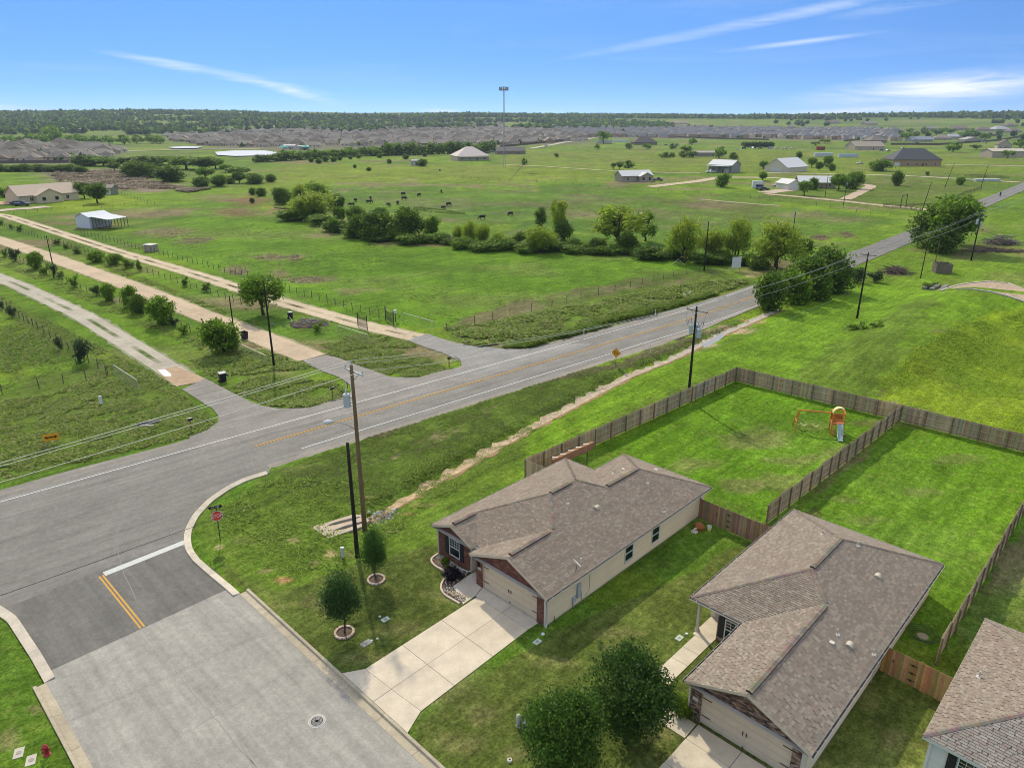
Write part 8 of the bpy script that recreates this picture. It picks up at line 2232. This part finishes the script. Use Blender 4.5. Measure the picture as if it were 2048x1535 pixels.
# ---- vehicles
def car(c, X, Y, yaw, col, label, kind='pickup', name=None, sc=1.0, cat=None):
    x, y, z = ap(c, X, Y)
    r = empty(name or {'pickup': 'pickup_truck', 'car': 'car', 'van': 'van'}[kind], (x, y, z), label, cat or {'pickup': 'pickup', 'car': 'car', 'van': 'van'}[kind], rz=yaw)
    r.scale = (sc, sc, sc)
    L = 2.75 if kind == 'pickup' else 2.3
    m0 = MB(); V = []
    prof = [(-L, .45), (-L, .95), (-L * .95, 1.05), (L * .55, 1.05), (L * .95, .95), (L, .8), (L, .45)]
    for s in (-.93, .93): V += [(p[0], s, p[1]) for p in prof]
    n = len(prof); m0.grid(V, [(k, (k + 1) % n, n + (k + 1) % n, n + k) for k in range(n)] + [tuple(range(n))[::-1], tuple(range(n, 2 * n))], col); part('body', m0.mesh('body', MT['gloss']), r)
    cab = {'pickup': (-.35, -.15, .75, 1.35), 'car': (-1.6, -1.1, .6, 1.2), 'van': (-2.2, -2.1, 1.0, 1.7)}[kind]; top = {'pickup': 1.80, 'car': 1.5, 'van': 2.2}[kind]
    m0 = MB(); V = [(a, s * w, zz) for zz, (a, b), w in ((1.05, (cab[0], cab[3]), .88), (top, (cab[1], cab[2]), .72)) for a, s in ((a, -1), (b, -1), (b, 1), (a, 1)) for a in (a,)]
    V = []
    for zz, x0, x1, w in ((1.05, cab[0], cab[3], .88), (top, cab[1], cab[2], .72)): V += [(x0, -w, zz), (x1, -w, zz), (x1, w, zz), (x0, w, zz)]
    m0.grid(V, [(4, 5, 6, 7)] + [(k, (k + 1) % 4, 4 + (k + 1) % 4, 4 + k) for k in range(4)], col); cb = part('cabin', m0.mesh('cabin', MT['gloss']), r)
    m0 = MB()
    for s in (-1, 1):
        m0.face([(cab[0] + .12, s * .875, 1.12), (cab[3] - .2, s * .875, 1.12), (cab[2] - .02, s * .755, top - .10), (cab[1] + .08, s * .755, top - .10)][::s])
    m0.face([(cab[3] + .012, -.8, 1.1), (cab[3] + .012, .8, 1.1), (cab[2] + .012, .66, top - .06), (cab[2] + .012, -.66, top - .06)]); part('glazing', m0.mesh('glazing', MT['glass']), r)
    for wx in (-L * .6, L * .62):
        for s in (-1, 1):
            m0 = MB(); m0.tube([(0, -.12, 0), (0, .12, 0)], .38, 12, (.02, .02, .02)); w_ = part('wheel', m0.mesh('wheel', MT['black']), r, (wx, s * .85, .38))
    for s in (-.65, .65):
        m0 = MB(); m0.box(L - .02, L + .02, s - .15, s + .15, .7, .86, (.7, .7, .65)); part('headlight', m0.mesh('headlight', MT['gloss']), r)
    return r
car('C1', 175, 832, .2, (.06, .08, .11), 'dark blue pickup parked before the beige ranch house')
car('C1', 140, 825, .2, (.05, .06, .07), 'dark car half behind the blue pickup at the ranch house', 'car')
car('C1', 860, 738, 0, (.62, .62, .62), 'white pickup by the low tan shed at left')
car('C3', 1595, 742, .15, (.66, .67, .68), 'white pickup in front of the grey metal barn')
car('C3', 1195, 802, -.2, (.05, .05, .055), 'dark pickup with white load at the metal-roofed cottage')
car('C4', 105, 750, -.25, (.05, .055, .06), 'dark jeep in front of the white camper', 'car')
car('C4', 75, 742, -.25, (.30, .32, .33), 'grey truck hidden behind the dark jeep', 'van')
cmp_ = container('C4', 55, 735, 75, 3.0, (.64, .65, .66), 'white camper trailer parked beside the dark jeep', 'trailer', -.2)
car('C2', 1908, 420, 0, (.64, .64, .64), 'white van parked right of the pyramid-roofed house', 'van')
FARV = 'vehicles parked around the far ranch yards'
for c, X, Y, k in (('C3', 980, 530, 'van'), ('C3', 1260, 535, 'car'), ('C3', 1300, 540, 'pickup'), ('C3', 1345, 535, 'van'), ('C3', 1800, 565, 'car'), ('C3', 1850, 562, 'van'), ('C3', 1910, 555, 'car'), ('C3', 1970, 560, 'pickup'), ('C4', 30, 437, 'car'), ('C4', 150, 440, 'van'), ('C4', 200, 438, 'car'), ('C4', 260, 440, 'pickup'), ('C4', 320, 440, 'car'), ('C4', 980, 455, 'van'), ('C4', 1030, 458, 'car'), ('C4', 1250, 405, 'van'), ('C4', 1140, 440, 'car'), ('C4', 820, 555, 'pickup'), ('C4', 1760, 400, 'van'), ('C1', 310, 440, 'car'), ('C1', 330, 450, 'van'), ('C3', 640, 505, 'pickup'), ('C3', 350, 540, 'car')):
    car(c, X, Y, rng.uniform(-.5, .5), rng.choice(((.6, .6, .6), (.45, .46, .47), (.06, .06, .07), (.25, .26, .28))), 'small vehicle parked in a far yard', k)['group'] = FARV
# boat on trailer
x, y, z = ap('C4', 205, 722); bt = empty('boat_on_trailer', (x, y, z), 'white motor boat on a trailer beside the cream garage', 'boat', rz=-.25)
m0 = MB(); V = [(-2.6, -.9, .9), (1.2, -.9, .95), (3.0, 0, 1.15), (1.2, .9, .95), (-2.6, .9, .9), (-2.5, -.5, .4), (1.2, -.4, .4), (2.3, 0, .6), (1.2, .4, .4), (-2.5, .5, .4)]
m0.grid(V, [(0, 1, 2, 3, 4), (0, 5, 6, 1), (1, 6, 7, 2), (2, 7, 8, 3), (3, 8, 9, 4), (4, 9, 5, 0), (5, 9, 8, 7, 6)], (.66, .66, .65)); part('hull', m0.mesh('hull', MT['gloss']), bt)
m0 = MB(); V = [(-1.0, -.7, .95), (.9, -.7, .98), (.4, -.55, 1.6), (-.9, -.55, 1.6), (-1.0, .7, .95), (.9, .7, .98), (.4, .55, 1.6), (-.9, .55, 1.6)]; m0.grid(V, [(0, 1, 2, 3), (5, 4, 7, 6), (1, 5, 6, 2), (3, 2, 6, 7), (4, 0, 3, 7)], (.6, .62, .63)); part('cabin', m0.mesh('cabin', MT['gloss']), bt)
m0 = MB(); m0.beam((-2.3, 0, .32), (3.6, 0, .35), .8, .08, (.1, .1, .1)); part('trailer_frame', m0.mesh('trailer_frame', MT['black']), bt)
for s in (-.8, .8):
    m0 = MB(); m0.tube([(0, -.1, 0), (0, .1, 0)], .3, 10); part('wheel', m0.mesh('wheel', MT['black']), bt, (-.8, s, .3))
# motorcyclist
x, y, z = ap('C4', 1868, 795); mc = empty('motorcycle', (x, y, .08), 'dark motorcycle on the right-hand road', 'motorcycle', rz=R(49))
for wx in (-.7, .75):
    m0 = MB(); m0.tube([(0, -.07, 0), (0, .07, 0)], .33, 12); part('wheel', m0.mesh('wheel', MT['black']), mc, (wx, 0, .33))
m0 = MB(); m0.tube([(-.75, 0, .62), (-.3, 0, .72), (.15, 0, .88), (.45, 0, .8)], [.10, .16, .2, .1], 8, (.03, .03, .035)); m0.beam((.75, 0, .33), (.45, 0, 1.05), .12, .08, (.1, .1, .1)); m0.tube([(.42, -.38, 1.08), (.48, 0, 1.05), (.42, .38, 1.08)], .03, 6, (.1, .1, .1)); m0.box(-.3, .35, -.16, .16, .3, .62, (.06, .06, .065)); part('frame', m0.mesh('frame', MT['gloss']), mc)
pr_ = empty('person', (x, y, .08), 'rider in dark clothing and helmet seated on the motorcycle', 'person', rz=R(49))
sk = bpy.data.meshes.new('body')
JN = {'pel': (-.15, 0, .88), 'sp': (-.08, 0, 1.12), 'ch': (.02, 0, 1.36), 'nk': (.05, 0, 1.48), 'hd': (.09, 0, 1.66)}
VV = [JN[k] for k in ('pel', 'sp', 'ch', 'nk', 'hd')]; RD = [.16, .15, .18, .07, .13]; EE = [(0, 1), (1, 2), (2, 3), (3, 4)]
for s in (-1, 1):
    b0 = len(VV); VV += [(.04, s * .22, 1.40), (.22, s * .32, 1.20), (.42, s * .34, 1.10), (-.10, s * .14, .86), (.28, s * .22, .74), (.10, s * .24, .36), (.22, s * .24, .30)]; RD += [.075, .055, .04, .11, .085, .055, .05]
    EE += [(2, b0), (b0, b0 + 1), (b0 + 1, b0 + 2), (0, b0 + 3), (b0 + 3, b0 + 4), (b0 + 4, b0 + 5), (b0 + 5, b0 + 6)]
sk.from_pydata(VV, EE, []); bo = bpy.data.objects.new('body', sk); COL.objects.link(bo); bo.parent = pr_
md = bo.modifiers.new('skin', 'SKIN'); sd_ = bo.modifiers.new('sub', 'SUBSURF'); sd_.levels = 1; sd_.render_levels = 1
for i, v in enumerate(sk.skin_vertices[0].data): v.radius = (RD[i], RD[i]); v.use_root = (i == 0)
sk.materials.append(mat('rider_clothing', (.02, .02, .025), .8))
m0 = MB(); m0.lathe([(.10, -.12), (.145, -.05), (.155, .04), (.12, .13), (.05, .165), (0, .17)], 12, (.02, .02, .02), (.09, 0, 1.68)); part('helmet', m0.mesh('helmet', MT['gloss'], True), pr_)
# ---- cattle
def cow(i, X, Y, c='C2'):
    x, y, z = ap(c, X, Y)
    r = empty('cow', (x, y, z), 'black cow grazing in the middle of the pasture', 'cow', 'black cattle in the pasture', rz=rng.uniform(0, 6.28))
    part('body', COWM, r)
m0 = MB()
m0.tube([(-1.05, 0, 1.05), (-.85, 0, 1.1), (-.4, 0, 1.05), (.1, 0, 1.0), (.55, 0, 1.08), (.85, 0, 1.15), (1.15, 0, 1.0), (1.35, 0, .7), (1.5, 0, .45), (1.62, 0, .3)], [.12, .36, .42, .44, .42, .34, .22, .17, .16, .09], 10, (.016, .014, .013))
for lx, ly in ((-.75, .22), (-.75, -.22), (.65, .2), (.65, -.2)):
    hind = lx < 0
    m0.tube([(lx, ly, 1.0), (lx + (.12 if hind else .02), ly, .68), (lx + (-.10 if hind else .0), ly, .38), (lx + (-.06 if hind else 0), ly, .12), (lx + .02, ly, 0)], [.17, .12, .07, .055, .075], 6, (.014, .013, .012))
m0.tube([(-1.12, 0, 1.2), (-1.22, 0, .8), (-1.2, 0, .45)], [.04, .03, .05], 5, (.014, .013, .012))
for s in (-1, 1): m0.tube([(1.3, s * .1, .85), (1.28, s * .32, .86)], [.06, .02], 5, (.014, .013, .012))
COWM = m0.mesh('cow_body', MT['plain'], True)
for i, (X, Y) in enumerate(((950, 785), (937, 815), (1090, 838), (1163, 822), (1205, 752), (1212, 788), (1333, 760), (1507, 730), (803, 838), (830, 802), (1525, 862), (1563, 835), (1830, 940), (1495, 562))): cow(i, X, Y)
cow(20, 80, 1068, 'C3')
weeds('dark_weed_row', [[px('C2', *p) for p in ((1290, 840), (1380, 845), (1560, 870), (1700, 885), (1690, 900), (1540, 895), (1290, 862))]], 500, .1, .3, PD, 'row of dark weeds in the pasture near the cattle', 31, .6, 5)
# ---- lattice tower
x, y, z = at(1008, 336); th = hgt(1008, 336, 172); tw = empty('radio_tower', (x, y, z), 'tall thin radio mast with antenna ring on the horizon', 'tower')
m0 = MB(); n = 22
for k in range(3):
    an = k * 2.094; f = lambda t: .95 - .55 * min(1, t * 1.2)
    m0.tube([(math.cos(an) * f(i / n), math.sin(an) * f(i / n), th * i / n) for i in range(n + 1)], .11, 4, (.36, .37, .38))
for i in range(n):
    for k in range(3):
        a0, a1 = k * 2.094, (k + 1) * 2.094; t0, t1 = i / n, (i + 1) / n
        m0.beam((math.cos(a0) * f(t0), math.sin(a0) * f(t0), th * t0), (math.cos(a1) * f(t1), math.sin(a1) * f(t1), th * t1), .06, .06, (.36, .37, .38))
part('mast', m0.mesh('mast', MT['far']), tw)
m0 = MB(); m0.lathe([(2.4, th - 2.2), (2.6, th - 2.2), (2.6, th - 1.9), (2.4, th - 1.9)], 16, (.2, .2, .2))
part('platform', m0.mesh('platform', MT['far']), tw)
for k in range(12):
    an = k * math.pi / 6; m0 = MB(); m0.box(-.2, .2, -.45, .45, -1.1, 1.0, (.30, .30, .31)); part('antenna', m0.mesh('antenna', MT['far']), tw, (2.8 * math.cos(an), 2.8 * math.sin(an), th - 1.6), an)
for zz in (.28, .32, .66):
    m0 = MB(); m0.box(-1.3, -.6, -.3, .3, th * zz - .8, th * zz + .8, (.2, .2, .2)); part('dish', m0.mesh('dish', MT['far']), tw)
# ---- subdivisions
def house_mesh(W, D, h, rise, roofc, wallc, gable):
    m0 = MB(); m0.box(-W / 2, W / 2, -D / 2, D / 2, -.3, h, wallc)
    for k in range(4):
        t = -W / 2 + W * (k + .5) / 4
        m0.box(t - .6, t + .6, -D / 2 - .06, -D / 2, .9, 2.1, (.04, .045, .05)); m0.box(t - .5, t + .5, D / 2, D / 2 + .06, .9, 2.1, (.04, .045, .05))
    ov = .5; x0, x1, y0, y1 = -W / 2 - ov, W / 2 + ov, -D / 2 - ov, D / 2 + ov; q = (y1 - y0) / 2
    g = .35 if gable else q
    cs = [(x0, y0, h), (x1, y0, h), (x1, y1, h), (x0, y1, h)]; ra, rb = (x0 + g, 0, h + rise), (x1 - g, 0, h + rise)
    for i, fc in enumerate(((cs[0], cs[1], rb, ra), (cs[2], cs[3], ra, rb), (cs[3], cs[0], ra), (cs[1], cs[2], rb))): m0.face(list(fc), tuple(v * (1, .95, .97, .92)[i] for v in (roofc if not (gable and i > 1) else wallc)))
    # cross wing
    wx, ww = W * .22, W * .42; wd = D / 2 + 2.2; r2 = rise * ww / D * .95
    m0.box(wx - ww / 2, wx + ww / 2, -wd, 0, -.3, h, wallc)
    for s in (-1, 1): m0.face([(wx + s * (ww / 2 + .4), -wd - .4, h - .02), (wx + s * (ww / 2 + .4), 0, h - .02), (wx, 0, h + r2), (wx, -wd + (1.5 if not gable else -.4), h + r2)][::s], roofc)
    m0.face([(wx - ww / 2 - .4, -wd - .4, h - .02), (wx + ww / 2 + .4, -wd - .4, h - .02), (wx, -wd + (1.5 if not gable else -.4), h + r2)], roofc if not gable else wallc)
    m0.box(wx - ww * .36, wx + ww * .36, -wd - .05, -wd, 0, 2.2, (.42, .38, .32))
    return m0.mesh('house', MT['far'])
BRN_R = [(.25, .215, .175), (.20, .175, .145), (.29, .255, .21), (.235, .21, .175), (.18, .15, .12)]
GRY_R = [(.17, .175, .185), (.21, .205, .205), (.14, .145, .16), (.23, .21, .195)]
WALLS = [(.62, .52, .39), (.46, .36, .26), (.68, .58, .45), (.36, .24, .16)]
HM = {'b': [house_mesh(rng.uniform(15, 19), rng.uniform(11, 13), 2.7 + (2.6 if i % 5 == 4 else 0), rng.uniform(3.4, 4.4), BRN_R[i % 5], WALLS[i % 4], i % 4 == 3) for i in range(8)],
      'g': [house_mesh(rng.uniform(13, 17), rng.uniform(10, 12), 2.8 + (2.6 if i % 2 else 0), rng.uniform(3.2, 4.4), GRY_R[i % 4], WALLS[i % 4], i % 2 == 0) for i in range(8)]}
ALL = []
def town(poly, pal, rot, dx, dy, jit, tag_, seed):
    rg = random.Random(seed)
    W = [at(*p)[:2] for p in poly]
    cx_, cy_ = sum(p[0] for p in W) / len(W), sum(p[1] for p in W) / len(W)
    R0 = max(math.dist(p, (cx_, cy_)) for p in W)
    n = int(R0 / min(dx, dy)) + 2
    ca, sa = math.cos(rot), math.sin(rot)
    for i in range(-n, n):
        for j in range(-n, n):
            u, v = i * dx + rg.uniform(-jit, jit), (j // 2) * (dy * 2.35) + (j % 2) * dy + rg.uniform(-jit, jit)
            x, y = cx_ + u * ca - v * sa, cy_ + u * sa + v * ca
            if inpoly(np.array([x]), np.array([y]), W)[0] and rg.random() < .84:
                ALL.append((math.hypot(x, y), x, y, rot + (math.pi if j % 2 else 0) + rg.uniform(-.12, .12) + (math.pi / 2 if rg.random() < .1 else 0), rg.choice(HM[pal]), tag_))
town([(-30, 292), (60, 288), (150, 293), (235, 300), (240, 320), (150, 324), (-30, 328)], 'b', .35, 20, 26, 1.5, 'brown-roofed house in the left-edge cluster behind the hedge', 1)
town([(330, 268), (560, 262), (1000, 258), (1175, 264), (1165, 283), (1010, 290), (840, 291), (560, 296), (430, 294), (360, 286)], 'b', .22, 19, 27, 1.5, 'brown-roofed house in the dense far subdivision', 2)
town([(1100, 258), (1300, 257), (1540, 258), (1790, 262), (1790, 282), (1540, 277), (1180, 275)], 'g', -.12, 17, 25, 1.5, 'grey-roofed house in the far right subdivision', 3)
town([(620, 249), (1000, 249), (1010, 257), (600, 259)], 'b', .4, 22, 30, 3, 'tiny hazy house on the slope above the subdivision', 4)
ALL.sort(key=lambda t: t[0])
TOPN = 300
for k, (d, x, y, rz, me_, lb) in enumerate(ALL[:TOPN]):
    o = link('suburban_house', me_, loc=(x, y, gz(x, y)), label=lb, cat='house', group=lb.replace('house', 'houses'))
    o.rotation_euler = (0, 0, rz)
rest = ALL[TOPN:]
VV, FF, CC = [], [], []; n0 = 0
cache = {}
for d, x, y, rz, me_, lb in rest:
    if me_.name not in cache:
        v = np.zeros(len(me_.vertices) * 3, np.float32); me_.vertices.foreach_get('co', v); fs = [tuple(p.vertices) for p in me_.polygons]
        col = np.zeros(len(me_.loops) * 4, np.float32); me_.color_attributes['Col'].data.foreach_get('color', col); col = col.reshape(-1, 4); cf = [tuple(col[p.loop_start][:3]) for p in me_.polygons]
        cache[me_.name] = (v.reshape(-1, 3), fs, cf)
    v, fs, cf = cache[me_.name]; c, s = math.cos(rz), math.sin(rz)
    VV.append(np.column_stack([v[:, 0] * c - v[:, 1] * s + x, v[:, 0] * s + v[:, 1] * c + y, v[:, 2] + gz(x, y)])); FF += [tuple(i + n0 for i in f) for f in fs]; CC += cf; n0 += len(v)
print('town houses', len(ALL))
if rest:
    mb = MB(); mb.v = [tuple(p) for p in np.concatenate(VV)]; mb.f = FF; mb.c = CC
    mb.build('distant_rooftops', MT['far'], label='mass of small rooftops in the farthest part of the subdivisions', cat='houses', kind='stuff')
# street trees between the roofs
rs = np.random.RandomState(77)
idx = rs.randint(0, len(ALL), 1800)
tx = np.array([ALL[i][1] for i in idx]) + rs.uniform(-11, 11, 1800); ty = np.array([ALL[i][2] for i in idx]) + rs.uniform(-14, 14, 1800)
woods2('subdivision_trees', lambda r_, n: (tx, ty), 1800, 2.6, .9, 78, 'small garden trees dotted between the far rooftops')
# yard fences round the subdivisions
def board_fence(pts, h, col, label):
    P = resample([at(*p) for p in pts], 12); m0 = MB()
    r = empty('subdivision_fence', P[0], label, 'fence')
    for p, q in zip(P[:-1], P[1:]): m0.beam((p[0], p[1], gz(p[0], p[1]) + h / 2), (q[0], q[1], gz(q[0], q[1]) + h / 2), .15, h, col)
    m0.build('boards', MT['far'], r)
board_fence([px('C3', *p) for p in ((0, 548), (200, 530), (420, 508), (640, 488))], 2.2, (.12, .085, .06), 'brown board fence along the lower right edge of the brown-roofed subdivision')
board_fence([px('C3', *p) for p in ((640, 462), (1200, 470), (1550, 482), (2040, 495))], 2.2, (.14, .11, .085), 'brown board fence below the grey-roofed subdivision')
board_fence([px('C4', *p) for p in ((700, 385), (900, 370), (1100, 345))], 2.2, (.14, .10, .07), 'dark board fence at the right end of the grey-roofed subdivision')
board_fence([px('C4', *p) for p in ((1050, 410), (1400, 412), (1800, 385), (2040, 345))], 2.2, (.10, .075, .055), 'dark board fence before the far right houses')
board_fence([(0, 327), (120, 326), (240, 322)], 2.0, (.13, .11, .095), 'grey board fence below the left-edge houses')
# pavilion umbrellas and pool canopy by the pond
for c, X, Y, col, lab in (('C2', 265, 395, (.06, .35, .30), 'teal canopy left of the pool building'), ('C2', 440, 395, (.06, .35, .30), 'teal canopy right of the pool building')):
    x, y, z = ap(c, X, Y); r = empty('canopy', (x, y, z), lab, 'canopy'); m0 = MB(); m0.lathe([(5.0, 3.2), (.2, 5.0), (0, 5.0)], 8, col); part('top', m0.mesh('top', MT['far']), r)
    m0 = MB(); m0.tube([(0, 0, 0), (0, 0, 4.6)], .15, 6, (.5, .5, .5)); part('pole', m0.mesh('pole', MT['far']), r)
dwelling('pool_house', 'C2', 310, 390, 90, .5, 4, 0, (.62, .62, .60), (.5, .48, .44), 'white-roofed pool building beside the far pond', pitch=.3)
dwelling('pool_house', 'C2', 420, 395, 80, .5, 4, 0, (.50, .52, .44), (.5, .48, .44), 'pale green-roofed pool building beside the far pond', pitch=.3)

# ------------------------------------------------------------------ air
hz = MB(); hz.box(-7200, 7200, -320, 8100, -2.5, 150, (1, 1, 1))
hm = bpy.data.materials.new('haze'); hm.use_nodes = True
hn = hm.node_tree.nodes; hn.remove(hn['Principled BSDF'])
pv = hn.new('ShaderNodeVolumePrincipled'); pv.inputs['Color'].default_value = (.70, .84, 1.0, 1); pv.inputs['Density'].default_value = .00008; pv.inputs['Anisotropy'].default_value = .2
hm.node_tree.links.new(pv.outputs[0], hn['Material Output'].inputs['Volume'])
HAZE = True
if HAZE:
    hz.build('haze', hm, kind='stuff', label='thin bluish air over the far country', cat='haze')
